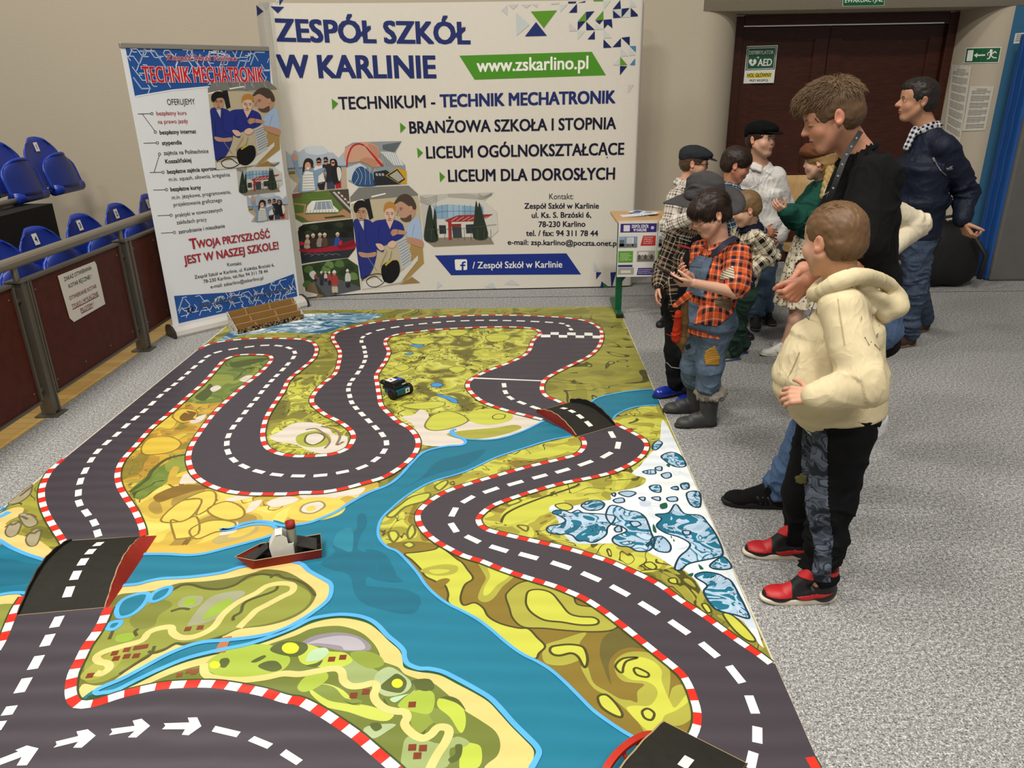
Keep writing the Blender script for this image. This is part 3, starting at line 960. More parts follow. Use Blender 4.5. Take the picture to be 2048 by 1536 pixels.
for s_ in (DA, DB, DC, DD):
    P_ = [W2(p) for p in pxs(s_)]
    for i_ in range(len(P_)):
        a_, b_ = P_[max(i_ - 1, 0)], P_[min(i_ + 1, len(P_) - 1)]
        t_ = (b_ - a_) / np.linalg.norm(b_ - a_)
        d_ = min(np.linalg.norm(P_[j] - P_[i_]) for j in (i_ - 1, i_ + 1) if 0 <= j < len(P_))
        h_ = min(d_ * 0.31, 0.047)
        n_ = np.array((-t_[1], t_[0])) * (0.0135 if s_ is not DD else 0.016)
        mpoly([P_[i_] - t_ * h_ - n_, P_[i_] + t_ * h_ - n_, P_[i_] + t_ * h_ + n_, P_[i_] - t_ * h_ + n_], WHT, RZ + 1, sm=False)
for s_ in ('C:950,1290 970,1270 960,1255 1110,1250 1100,1222 1155,1220 1180,1272 1105,1325 1065,1322 1085,1290', 'C:640,1325 660,1305 650,1288 790,1270 778,1240 830,1228 880,1270 800,1338 750,1338 790,1300',
           'C:315,1398 335,1380 328,1362 460,1330 450,1303 515,1290 562,1327 480,1398 430,1398 460,1362', 'C:-40,1515 -20,1490 -30,1475 110,1420 92,1412 160,1385 228,1402 160,1500 100,1503 130,1452', 'C:1262,1270 1410,1305 1385,1337 1240,1303', 'C:1490,1330 1600,1375 1565,1405 1452,1358', 'C:1675,1407 1773,1470 1735,1500 1638,1440',
           'B:1235,180 1282,180 1282,194 1233,194', 'B:1325,182 1368,183 1368,196 1325,196', 'B:1411,184 1455,185 1455,198 1411,197', 'B:1498,185 1540,186 1540,200 1498,199', 'B:1283,168 1325,168 1325,182 1283,181', 'B:1368,169 1412,170 1411,184 1368,183', 'B:1456,170 1498,171 1498,186 1456,185', 'B:895,400 1242,415 1242,420 895,406'):
    mpoly(s_, WHT, RZ + 1, sm=False)
# bank outlines in light blue
BW = 0.017
for s_ in ('C:-420,-10 -160,110 0,182 60,220 150,260 240,290 330,318', 'C:830,262 980,262 1100,268 1200,258 1330,225 1480,185 1590,150 1618,118 1585,92 1500,86 1420,102 1340,120 1292,116 1350,112 1420,85 1500,70 1580,75 1650,95 1720,92 1800,80 B:100,1125 190,1085 250,1045 350,990 450,950 510,905 560,850 620,790 680,765 760,750 830,745 848,728 830,712 790,698 772,682 780,668 800,665',
           'B:780,676 800,695 840,712 900,718 970,718 1050,705 1150,670 1262,614', 'B:1490,525 1520,505 1570,490 1680,470 1800,458', 'B:1835,540 1750,545 1680,560 1620,590 1605,612', 'B:1390,700 1280,720 1150,760 1000,810 850,880 700,925 620,960 540,1010 480,1060 420,1120 400,1180 410,1230 450,1270 D:560,300 630,370 680,430 720,490 780,550 850,600 930,640 1020,690 1100,750 1180,820 1270,885 1360,930 1440,980 1520,1050 1600,1130 1680,1210 1760,1270 1850,1330 1910,1365 1990,1420',
           'C:-320,590 -120,530 0,500 90,488 165,492', 'C:690,447 800,438 870,420 950,405 1050,400 1150,392 1300,370 1400,340 1500,322 1650,305 1755,315 1810,360 1880,400 1930,430 1940,470 1920,530 1850,590 1760,650 1640,710 1500,745 1330,765 1200,775 1100,800 980,850 850,920 720,990 600,1040 560,1065 570,1078 600,1075 680,1060 800,1000 950,930 1100,870 1280,825 1450,790 1600,740 1720,692 D:60,688 150,668 240,660 330,668 400,690 450,725 500,780 560,830 595,870 600,910 620,945 680,970 740,972 820,990 920,1040 1010,1090 1090,1140 1150,1200 1220,1280 1290,1350 1350,1410 1370,1450 1355,1490 1330,1536 1290,1600'):
    mline(s_, BW if 'B:' not in s_.split()[0] else 0.012, LBL, 13)
track = mat.build('race_track_mat')
tag(track, 'large printed floor mat showing a winding race track, river and islands', 'mat')
# ------------------------------------------------------------------ room
def carpet_mat():
    t = NT('grey_carpet')
    v = t.obj()
    n1 = t.noise(v, 190, 2, 0.7)
    n2 = t.noise(v, 75, 2, 0.6)
    n3 = t.noise(v, 1.3, 2, 0.5)
    f = t.math('ADD', t.math('MULTIPLY', n1, 0.65), t.math('MULTIPLY', n2, 0.35))
    c = t.ramp(f, [(0.37, '#454546'), (0.47, '#898987'), (0.53, '#a7a6a4'), (0.63, '#e6e5e1')])
    c = t.mix(t.math('MULTIPLY', n3, 0.35), c, lin('#6f6e6c'))
    sx = t.n('ShaderNodeSeparateXYZ')
    t.set(sx.inputs[0], v)

    def seam(sock, pos, wd=0.006):
        return t.math('LESS_THAN', t.math('ABSOLUTE', t.math('SUBTRACT', sock, pos)), wd)
    s1 = t.math('MAXIMUM', seam(sx.outputs[1], 6.33), seam(t.math('ADD', sx.outputs[1], t.math('MULTIPLY', sx.outputs[0], 0.02)), 6.78, 0.004))
    c = t.mix(s1, c, lin('#262728'))
    t.bump(f, 0.5, 0.01)
    return t.out(c, 0.95, 0, 0.1)


def parquet_mat():
    t = NT('oak_parquet')
    br = t.n('ShaderNodeTexBrick', i_Scale=1.0, i_Mortar_Size=0.0015, i_Brick_Width=0.9, i_Row_Height=0.07)
    br.offset = 0.37
    t.set(br.inputs['Vector'], t.obj())
    br.inputs['Color1'].default_value = lin('#a98d55')
    br.inputs['Color2'].default_value = lin('#927140')
    br.inputs['Mortar'].default_value = lin('#5d431d')
    g = t.noise(t.obj((2, 30, 1)), 6, 3, 0.6)
    t.out(t.mix(t.math('MULTIPLY', g, 0.45), br.outputs[0], lin('#c9a35c')), 0.25, 0, 0.5)
    return t.m


def wall_mat(name, h, grain=0.03):
    t = NT(name)
    v = t.obj()
    a = t.noise(v, 90, 3, 0.6)
    b = t.noise(v, 0.9, 2, 0.5)
    c = lin(h)
    f = t.math('ADD', t.math('MULTIPLY', a, 0.5), t.math('MULTIPLY', b, 0.5))
    col = t.mix(f, tuple(x * (1 - 2.5 * grain) for x in c[:3]) + (1,), tuple(x * (1 + grain) for x in c[:3]) + (1,))
    sc = t.math('GREATER_THAN', t.noise(t.obj((1, 1, 4)), 3.1, 5, 0.7), 0.73)
    col = t.mix(t.math('MULTIPLY', sc, 0.25), col, lin('#8d8474'))
    t.bump(a, 0.25, 0.006)
    return t.out(col, 0.85, 0, 0.2)


def wood_mat(name, c1, c2, sc=(1.5, 1.5, 14), rough=0.4, spec=0.4):
    t = NT(name)
    f = t.noise(t.obj(sc), 5, 4, 0.6, 0.4)
    return t.out(t.ramp(f, [(0.3, c1), (0.7, c2)]), rough, 0, spec)


CARPET = carpet_mat()
b = MB()
b.box((1.97, 3.2, -0.02), (9.34, 8.7, 0.04), CARPET)
struct(b.build('floor'), 'grey speckled carpet tiles covering the hall')
b = MB()
b.box((-5.2, 3.2, -0.022), (5.0, 8.7, 0.04), parquet_mat())
struct(b.build('floor'), 'glossy oak parquet strip along the stand')
WALL = wall_mat('beige_plaster', '#bbb09c')
YW, YD, ZS = 7.1, 7.52, 2.262
XA, XB = 1.55, 4.17       # where the wall starts to curve into the door recess / ends
XDL, XDR = 1.93, 3.92
b = MB()
prof = [(-7.6, YW), (XA, YW)]
for i in range(1, 13):
    a = math.pi / 2 * i / 12
    prof.append((XA + (XDL - XA) * math.sin(a), YW + (YD - YW) * (1 - math.cos(a))))
prof.append((XDL, YD + .12))
vs, fs = [], []
for x, y in prof:
    vs += [(x, y, 0), (x, y, ZS), (x, y, 4.6)]
for i in range(len(prof) - 1):
    fs.append((3 * i, 3 * i + 3, 3 * i + 4, 3 * i + 1))
fs.append((1, 4, 5, 2))
b.add(vs, fs, WALL)
# lintel front and soffit
b.add([(XA, YW, ZS), (6.7, YW, ZS), (6.7, YW, 4.6), (XA, YW, 4.6), (XA, YD + .12, ZS), (6.7, YD + .12, ZS)], [(0, 1, 2, 3), (0, 4, 5, 1)], WALL)
# right reveal, curved
prof = [(XDR, YD + .12), (XDR, YD)]
for i in range(1, 13):
    a = math.pi / 2 * i / 12
    prof.append((XDR + (XB - XDR) * (1 - math.cos(a)), YD - (YD - YW) * math.sin(a)))
vs, fs = [], []
for x, y in prof:
    vs += [(x, y, 0), (x, y, ZS)]
for i in range(len(prof) - 1):
    fs.append((2 * i, 2 * i + 2, 2 * i + 3, 2 * i + 1))
b.add(vs, fs, WALL)
ow = b.build('wall_back', smooth_=True)
struct(ow, 'beige plastered end wall curving into the door recess')
ow.data.polygons.foreach_set('use_smooth', [abs(p.normal.z) < 0.5 for p in ow.data.polygons])
BLUEW = wall_mat('blue_wall_paint', '#3d6f92')
b = MB()
b.box((5.45, YW + .06, 1.13), (2.56, .12, 2.26), BLUEW)
struct(b.build('wall_right'), 'blue painted wall strip right of the door recess')
# door
DW = wood_mat('mahogany', '#34170d', '#482213', (2, 2, 14), 0.35)
DW2 = wood_mat('mahogany_edge', '#43200f', '#552b19', (2, 2, 14), 0.35)
dr = thing('door_1', 'dark mahogany double door in the recess', None, (2.93, YD, 0))
dr['kind'] = 'structure'
b = MB()
for x in (XDL + .04, XDR - .04):
    b.bbox((x, YD + .02, 1.125), (.08, .1, 2.25), DW, .006)
b.bbox((2.925, YD + .02, 2.215), (1.83, .1, .08), DW, .006)
b.build('door_frame', dr)
for x0, x1 in ((XDL + .085, 2.80), (2.81, XDR - .085)):
    b = MB()
    xm, wd = (x0 + x1) / 2, x1 - x0
    b.box((xm, YD + .06, 1.085), (wd, .04, 2.16), DW)
    st = .12
    b.bbox((x0 + st / 2, YD + .033, 1.085), (st, .03, 2.16), DW, .006)
    b.bbox((x1 - st / 2, YD + .033, 1.085), (st, .03, 2.16), DW, .006)
    for z, h in ((2.105, .11), (0.80, .16), (.12, .2)):
        b.bbox((xm, YD + .034, z), (wd - .2, .03, h), DW, .006)
    for z0, z1 in ((.88, 2.05), (.22, .72)):
        for xx in (x0 + st, x1 - st):
            b.box((xx, YD + .038, (z0 + z1) / 2), (.012, .024, z1 - z0), DW2)
        for zz in (z0, z1):
            b.box((xm, YD + .038, zz), (wd - 2 * st, .024, .012), DW2)
    lf = b.build('door_leaf', dr)
    if x0 > 2.5:
        h_ = MB()
        h_.tube([(x0 + .06, YD + .02, 1.02), (x0 + .06, YD - .04, 1.02), (x0 + .17, YD - .045, 1.02)], .011, flat('#8d8a84', .35, .9), 8)
        h_.build('door_handle', lf)
# signs
GRN, WPR = flat('#0f5c34', .4), flat('#e9e9e2', .5)


def plate(name, label, cat, sf, s, m, thick=0.004, layer0=0):
    """thin rigid or paper sheet on a plane, from traced corners"""
    P = [sf.uv(*p) for p in pxs(s)]
    mb = MB()
    mb.prism([sf.p3(u[0], u[1], 0.001) for u in P], sf.n * thick if isinstance(sf, Flat) else (0, -thick, 0), m)
    c = np.mean([sf.p3(u[0], u[1], 0) for u in P], axis=0)
    return mb, c


DOORP = Flat((2, YD + .018, 1), (1, 0, 0), (0, 0, 1))
mb, c = plate('', '', '', DOORP, 'V:350,283 538,277 513,508 327,512', WPR, .0012)
put_poly(mb, DOORP, 'V:352,288 532,283 518,425 340,432', flat('#24573f', .5), 4)
put_line(mb, DOORP, 'V:360,296 524,291 511,419 348,425', .006, WPR, 5, closed=True)
put_text(mb, DOORP, 'DEFIBRYLATOR', 'V', (362, 334), (511, 331), 22, WPR, .02, 5)
put_text(mb, DOORP, 'AED', 'V', (414, 405), (499, 402), 42, WPR, .03, 5)
put_poly(mb, DOORP, 'V:360,378 364,366 374,362 384,370 394,362 404,366 407,380 400,392 380,405 366,393', WPR, 5, True)
put_poly(mb, DOORP, 'V:386,366 374,386 382,386 376,400 392,380 384,380 390,368', flat('#24573f', .5), 6)
put_text(mb, DOORP, '+', 'V', (408, 362), (423, 362), 18, WPR, .04, 5)
put_poly(mb, DOORP, 'V:349,450 500,446 497,474 346,478', flat('#e5d22a', .5), 4)
put_text(mb, DOORP, 'HOL GŁÓWNY', 'V', (349, 473), (497, 470), 22, flat('#161616', .5), .02, 5)
put_text(mb, DOORP, 'PRZY RECEPCJI', 'V', (364, 500), (476, 498), 12, flat('#161616', .5), .02, 5)
tag(mb.build('door_notice', origin=c), 'paper defibrillator notice taped to the dark wooden door', 'sign')
LINT = Flat((2, YW - .001, 2), (1, 0, 0), (0, 0, 1))
mb, c = plate('', '', '', LINT, 'V:938,-75 1196,-80 1190,35 934,40', WPR, .004)
put_poly(mb, LINT, 'V:940,-72 1193,-77 1187,32 936,37', GRN, 9)
put_text(mb, LINT, 'EWAKUACYJNE', 'V', (947, 16), (1180, 11), 26, WPR, .02, 10)
put_text(mb, LINT, 'WYJŚCIE', 'V', (975, -30), (1160, -34), 26, WPR, .02, 10)
tag(mb.build('exit_sign', origin=c), 'green emergency exit word sign above the door, cut by the top edge', 'sign')


class Reveal(Surf):
    pass


REV = Surf([(p[0] - .004, p[1]) for p in prof[1:]], 1)
_p3 = REV.p3
mb = MB()


def rev_plate(mb, s, m, layer):
    put_poly(mb, REV, s, m, layer)


rev_plate(mb, 'V:1695,293 1910,288 1892,385 1682,388', WPR, 5)
rev_plate(mb, 'V:1700,298 1904,293 1887,380 1687,383', GRN, 7)
rev_plate(mb, 'V:1708,308 1742,307 1733,374 1698,375', WPR, 8)
put_poly(mb, REV, 'V:1743,339 1766,324 1764,335 1812,333 1811,342 1763,344 1762,354', WPR, 8)
put_disc(mb, REV, 'V', (1848, 311), 9, 9, WPR, 8, 12)
for s_ in ('V:1842,318 1858,322 1851,342 1838,338', 'V:1856,322 1872,312 1882,324 1877,328 1870,320 1858,330', 'V:1842,320 1826,330 1830,340 1826,342 1822,328 1840,314', 'V:1850,340 1862,350 1880,352 1880,358 1858,356 1844,344', 'V:1840,336 1848,344 1836,362 1822,364 1822,358 1832,356'):
    put_poly(mb, REV, s_, WPR, 8)
tag(mb.build('exit_sign', origin=(4.06, 7.2, 1.7)), 'green running-man arrow sign on the recess wall beside the gym mat', 'sign')
INK = flat('#4c4b49', .6)


def notice(s, lines, label, paper='#c9c4b6'):
    mb = MB()
    put_poly(mb, REV, s, flat(paper, .6), 5)
    P = pxs(s)
    for r in range(lines):
        t = 0.05 + 0.9 * (r + .5) / lines
        if r % 6 == 5:
            continue
        a = [P[0][k] + (P[3][k] - P[0][k]) * t for k in (0, 1)]
        e = [P[1][k] + (P[2][k] - P[1][k]) * t for k in (0, 1)]
        f0, f1 = (.3, .75) if r < 2 else (.12, .9 - .2 * (r % 6 == 4))
        p0 = [a[k] + (e[k] - a[k]) * f0 for k in (0, 1)]
        p1 = [a[k] + (e[k] - a[k]) * f1 for k in (0, 1)]
        put_line(mb, REV, 'F:%f,%f %f,%f' % (*p0, *p1), .0035, INK, 6)
    tag(mb.build('paper_notice', origin=(4.0, 7.3, 1.3)), label, 'notice')


notice('W:468,195 580,205 515,640 425,575', 46, 'upper left sheet of small print glued to the recess wall under the arrow sign')
notice('W:570,318 706,320 655,570 525,575', 34, 'lower right sheet of small print glued to the recess wall beside the gym mat')
BWP = Flat((4, YW - .001, 2), (1, 0, 0), (0, 0, 1))
mb, c = plate('', '', '', BWP, 'V:1995,205 2075,198 2060,262 1982,268', WPR, .002)
for r in range(4):
    put_line(mb, BWP, 'V:%d,%d %d,%d' % (2000 - r * 3, 215 + r * 12, 2066 - r * 3, 209 + r * 12), .004, INK, 6)
tag(mb.build('paper_notice', origin=c), 'small white notice on the blue wall at the right edge', 'notice')

# ------------------------------------------------------------------ gym mat and bag
GB, GG = flat('#1c4f93', .5, grain=.12, gs=14), flat('#63615e', .55, grain=.1, gs=10)
gm = thing('crash_mat', 'thick blue and grey gym mat standing upright against the wall', 'gym mat', (5.2, 6.86, 0))
b = MB()
b.bbox((5.30, 6.835, 1.02), (2.26, .25, 2.04), GB, .02)
gms = b.build('side_band', gm)
b = MB()
for k in range(2):
    zz = np.linspace(.03, 2.0, 34)
    xx = 4.164
    yy = 6.79 + k * .09
    b.tube([(xx, yy + .004 * math.sin(z * 19 + k), z) for z in zz], .007, GB, 6)
b.build('seam', gm)
b = MB()
b.bbox((5.32, 6.70, 1.02), (2.26, .05, 2.04), GG, .02)
b.build('face_cover', gm)
BLK = flat('#0d0d0e', .7, grain=.3)


def panel_surface(mb, fn, nu, nv, m, thick):
    """closed thick sheet from fn(u,v) -> point"""
    G = np.array([[fn(i / nu, j / nv) for j in range(nv + 1)] for i in range(nu + 1)])
    du = np.gradient(G, axis=0)
    dv = np.gradient(G, axis=1)
    N = np.cross(du, dv)
    N /= np.linalg.norm(N, axis=2, keepdims=True) + 1e-9
    A = (G + N * thick / 2).reshape(-1, 3)
    B = (G - N * thick / 2).reshape(-1, 3)
    W_ = nv + 1
    fs = []
    o = len(A)
    for i in range(nu):
        for j in range(nv):
            q = (i * W_ + j, (i + 1) * W_ + j, (i + 1) * W_ + j + 1, i * W_ + j + 1)
            fs.append(q)
            fs.append(tuple(o + k for k in q[::-1]))
    rim = [i * W_ for i in range(nu + 1)] + [nu * W_ + j for j in range(1, nv + 1)] + [i * W_ + nv for i in range(nu - 1, -1, -1)] + [j for j in range(nv - 1, 0, -1)]
    for a, c in zip(rim, rim[1:] + rim[:1]):
        fs.append((a, o + a, o + c, c))
    mb.add(np.vstack([A, B]), fs, m)


# ------------------------------------------------------------------ railing
STL = flat('#6d675d', .42, .55, .5, .06)
STL2 = flat('#8b8478', .38, .6, .5, .05)
LAM = wood_mat('red_brown_laminate', '#481c13', '#562519', (3, 3, 3), .5, .2)
RX = -2.70
rl = thing('guard_rail', 'steel guard rail with dark red panels in front of the stand', 'railing', (RX, 4.4, 0))
b = MB()
b.tube([(RX, y, .872) for y in np.linspace(1.6, 7.05, 8)], .031, STL2, 14)
b.build('handrail', rl)
POSTS = [2.77, 3.90, 5.03, 6.16]
for y in POSTS:
    b = MB()
    b.box((RX + .004, y - .026, .39), (.075, .012, .78), STL)
    b.box((RX + .004, y + .026, .39), (.075, .012, .78), STL)
    b.box((RX + .03, y, .40), (.012, .052, .76), STL)
    b.box((RX, y, .004), (.13, .11, .008), STL)
    b.tube([(RX, y, .76), (RX, y, .85)], .016, STL2, 10)
    b.box((RX, y, .775), (.09, .09, .008), STL)
    pb = b.build('post', rl)
    for z in (.17, .68):
        for sg in (-1, 1):
            c_ = MB()
            c_.box((RX + .01, y + sg * .05, z), (.02, .055, .018), STL)
            c_.build('clamp', pb)
for y0, y1 in zip([1.62] + POSTS, POSTS + [7.0]):
    a0, a1 = y0 + .075, y1 - .075
    ym, ly = (a0 + a1) / 2, a1 - a0
    b = MB()
    b.box((RX, ym, .437), (.02, ly, .645), LAM)
    for z in (.17, .70):
        for t in np.linspace(.04, .96, 4):
            b.lathe((RX + .0105, a0 + ly * t, z), [(.005, 0), (.004, .002), (0.001, .003)], STL2, 8, ((0, 0, 1), (0, 1, 0), (-1, 0, 0)))
    pn = b.build('panel', rl)
    b = MB()
    for z in (.108, .766):
        b.box((RX, ym, z), (.045, ly, .014), STL)
        b.box((RX - .018, ym, z + (.015 if z < .3 else -.015)), (.008, ly, .03), STL)
    for y in (a0, a1):
        b.box((RX, y, .437), (.045, .014, .66), STL)
    b.build('panel_frame', pn)
RP = Flat((RX + .0125, 4, .4), (0, 1, 0), (0, 0, 1))
mb, c = plate('', '', '', RP, 'Z:420,262 690,155 703,180 768,468 540,600 508,572', flat('#e4e0d8', .6), .001)
for t_, p0, p1, hcap, cc, bd in (('ZAKAZ OTWIERANIA', (468, 303), (668, 214), 31, '#17171a', .0), ('KOTAR RĘCZNIE !', (502, 353), (668, 278), 31, '#17171a', .0), ('OTWIERANIE KOTAR', (508, 442), (705, 348), 31, '#7d1c22', .0), ('TYLKO I WYŁĄCZNIE', (526, 502), (717, 402), 31, '#7d1c22', .0), ('PILOTEM !', (590, 530), (685, 480), 31, '#7d1c22', .0)):
    put_text(mb, RP, t_, 'Z', p0, p1, hcap, flat(cc, .6), .008, 4)
for s_ in ('Z:528,508 720,408', 'Z:592,537 676,493'):
    put_line(mb, RP, s_, .005, flat('#7d1c22', .6), 4)
tag(mb.build('paper_notice', origin=c), 'white curtain warning sheet with black and red writing on the rail panel', 'notice')

# ------------------------------------------------------------------ stand and seats
b = MB()
DK = flat('#26221d', .8, grain=.15)
b.box((-4.55, 3.2, .2), (2.3, 7.6, .4), DK)
b.box((-4.85, 2.68, .66), (2.4, 6.45, .5), flat('#141210', .9))
stp = b.build('grandstand', origin=(-4.5, 3.2, 0))
tag(stp, 'dark stepped base of the stand behind the guard rail', 'stand')
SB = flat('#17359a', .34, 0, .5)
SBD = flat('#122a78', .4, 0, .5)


def seat_back(u, v):
    # u across (y), v up
    z = v * .40
    wd = .235 * (1 - max(0, (v - .55) / .45) ** 2.8 * .5) * (.86 + .14 * min(1, v / .3))
    y = (2 * u - 1) * wd
    zz = z - .05 * abs(2 * u - 1) ** 3 * max(0, v - .4) * 1.3
    x = -.035 * (1 - abs(2 * u - 1) ** 2) - .09 * v + .02 * v * v
    return np.array((x, y, zz))


def seat_pan(u, v):
    wd = .215 * (1 - max(0, (v - .6) / .4) ** 2.4 * .4)
    y = (2 * u - 1) * wd
    z = v * .265
    x = .10 + .05 * (1 - abs(2 * u - 1) ** 2) - .06 * v
    return np.array((x, y, z - .04 * abs(2 * u - 1) ** 3 * v))


def make_seat(label, loc, num):
    st = thing('stadium_seat', label, 'seat', loc, 'blue plastic stand seats')
    b = MB()
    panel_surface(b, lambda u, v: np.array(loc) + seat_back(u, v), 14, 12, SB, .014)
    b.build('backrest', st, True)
    b = MB()
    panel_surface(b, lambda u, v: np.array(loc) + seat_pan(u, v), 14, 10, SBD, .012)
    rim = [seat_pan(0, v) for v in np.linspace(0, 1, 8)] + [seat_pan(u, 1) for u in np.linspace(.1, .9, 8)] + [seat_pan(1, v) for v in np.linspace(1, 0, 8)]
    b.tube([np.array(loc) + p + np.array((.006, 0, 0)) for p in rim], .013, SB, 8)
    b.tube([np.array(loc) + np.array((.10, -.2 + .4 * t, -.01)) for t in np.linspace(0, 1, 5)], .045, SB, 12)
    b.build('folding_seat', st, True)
    return st


def seat_tag(st, loc, num):
    fr = MB()
    c0 = np.array(loc) + seat_back(.5, .80) + np.array((.012, 0, 0))
    ex, ey = np.array((0, 1, 0)), np.array((-.19, 0, .98))
    sf = Flat(c0, ex, ey)
    fr.prism([sf.p3(a, c_, 0) for a, c_ in ((-.026, -.036), (.026, -.036), (.026, .036), (-.026, .036))], sf.n * .001, flat('#e9e7e0', .6))
    V, F_ = glyphs(str(num), .02)
    xm = (V[:, 0].min() + V[:, 0].max()) / 2
    fr.add([sf.p3((v[0] - xm) * .05, (v[1] - CAPH / 2) * .05, .0018) for v in V], F_, flat('#15151a', .6))
    p = fr.build('number_tag', st)
    p['label'] = 'white tag with black number %s' % num
    return p


LOWX, UPX = -3.06, -3.93
rows = [('lower row', LOWX, [(290, 395), (225, 412), (150, 430), (60, 455), (-30, 482)]), ('upper row', UPX, [(66, 283), (-18, 290)])]
ords = ['first', 'second', 'third', 'fourth', 'fifth']
for rn, X, tops in rows:
    for i, (px_, py_) in enumerate(tops):
        q = atX(px_, py_, X - .1)
        zt = .91 if X == LOWX else 1.375
        lab = 'blue plastic stand seat numbered %d, %s from the end wall in the %s' % (i + 1, ords[i], rn)
        loc = (X, q[1], zt - .40)
        s_ = make_seat(lab, loc, i + 1)
        seat_tag(s_, loc, i + 1)
for X_, y1_, zb_, lab_ in ((UPX, 5.93, .955, 'pale steel beam carrying the upper row of blue seats'), (LOWX, 6.5, .49, 'pale steel beam carrying the lower row of blue seats')):
    rt = thing('seat_beam', lab_, 'beam', (X_ + .11, 4.2, 0))
    b = MB()
    b.tube([(X_ + .11, y, zb_) for y in (2.0, 4.0, y1_)], .022, flat('#9a9282', .45, .4), 10)
    b.build('tube', rt, True)
    for y_ in (y1_ - .4, y1_ - 1.7):
        zf = .91 if X_ == UPX else 0
        b = MB()
        b.box((X_ + .11, y_, (zb_ + zf) / 2), (.04, .04, zb_ - zf), flat('#4a463f', .6, .4))
        b.build('support', rt)

# ------------------------------------------------------------------ bag on the floor by the wall
b = MB()


def bag(u, v):
    th = 2 * math.pi * u
    ph = math.pi * (v - .5)
    sx = .30 * np.sign(math.cos(th)) * abs(math.cos(th)) ** .7 * math.cos(ph) ** .5
    sy = .20 * np.sign(math.sin(th)) * abs(math.sin(th)) ** .7 * math.cos(ph) ** .5
    z = .27 + .27 * np.sign(math.sin(ph)) * abs(math.sin(ph)) ** .7
    return np.array((3.68 + sx * (1.08 - .35 * z) + .06 * z, 6.62 + sy * (1.1 - .4 * z) + .1 * z, z + .012 * math.sin(7 * th + 5 * z)))


nu, nv = 28, 16
vs = [bag(i / nu, max(.001, min(.999, j / nv))) for i in range(nu) for j in range(nv + 1)]
b.add(vs, [(i * (nv + 1) + j, ((i + 1) % nu) * (nv + 1) + j, ((i + 1) % nu) * (nv + 1) + j + 1, i * (nv + 1) + j + 1) for i in range(nu) for j in range(nv)], BLK)
bg = thing('backpack', 'black backpack slumped on the floor beside the gym mat', 'bag', (3.68, 6.62, 0))
b.build('body', bg, True)
b = MB()
b.tube([(3.60, 6.60, .52), (3.62, 6.55, .60), (3.72, 6.56, .61), (3.76, 6.62, .52)], .014, BLK, 8)
b.build('handle', bg, True)
for q_ in ([(3.52, 6.40, .46), (3.44, 6.36, .3), (3.46, 6.34, .1)], [(3.82, 6.42, .46), (3.93, 6.38, .3), (3.90, 6.36, .1)]):
    b = MB()
    b.tube(q_, .02, flat('#1a1a1a', .6), 8)
    b.build('strap', bg, True)
# ------------------------------------------------------------------ printed sheets: clipping to the curved display
class Aff:
    """maps drawing coordinates into another crop (used to repeat a picture)"""

    def __init__(s, base, f):
        s.b, s.f = CROP[base], f


_pxs0 = pxs


def pxs(s):
    k = s.split(':')[0].strip()
    if isinstance(CROP.get(k), Aff):
        af = CROP[k]
        out = []
        for tok in s.split(':')[1].split():
            x, y = map(float, tok.split(','))
            X, Y = af.f(x, y)
            out.append((af.b[0] + X / af.b[2], af.b[1] + Y / af.b[2]))
        return out
    return _pxs0(s)


PR = {}


def pr(h):
    return flat(h, .55, 0, .25)


SKIN_P, SKIN_P2 = '#c9977c', '#b7846a'


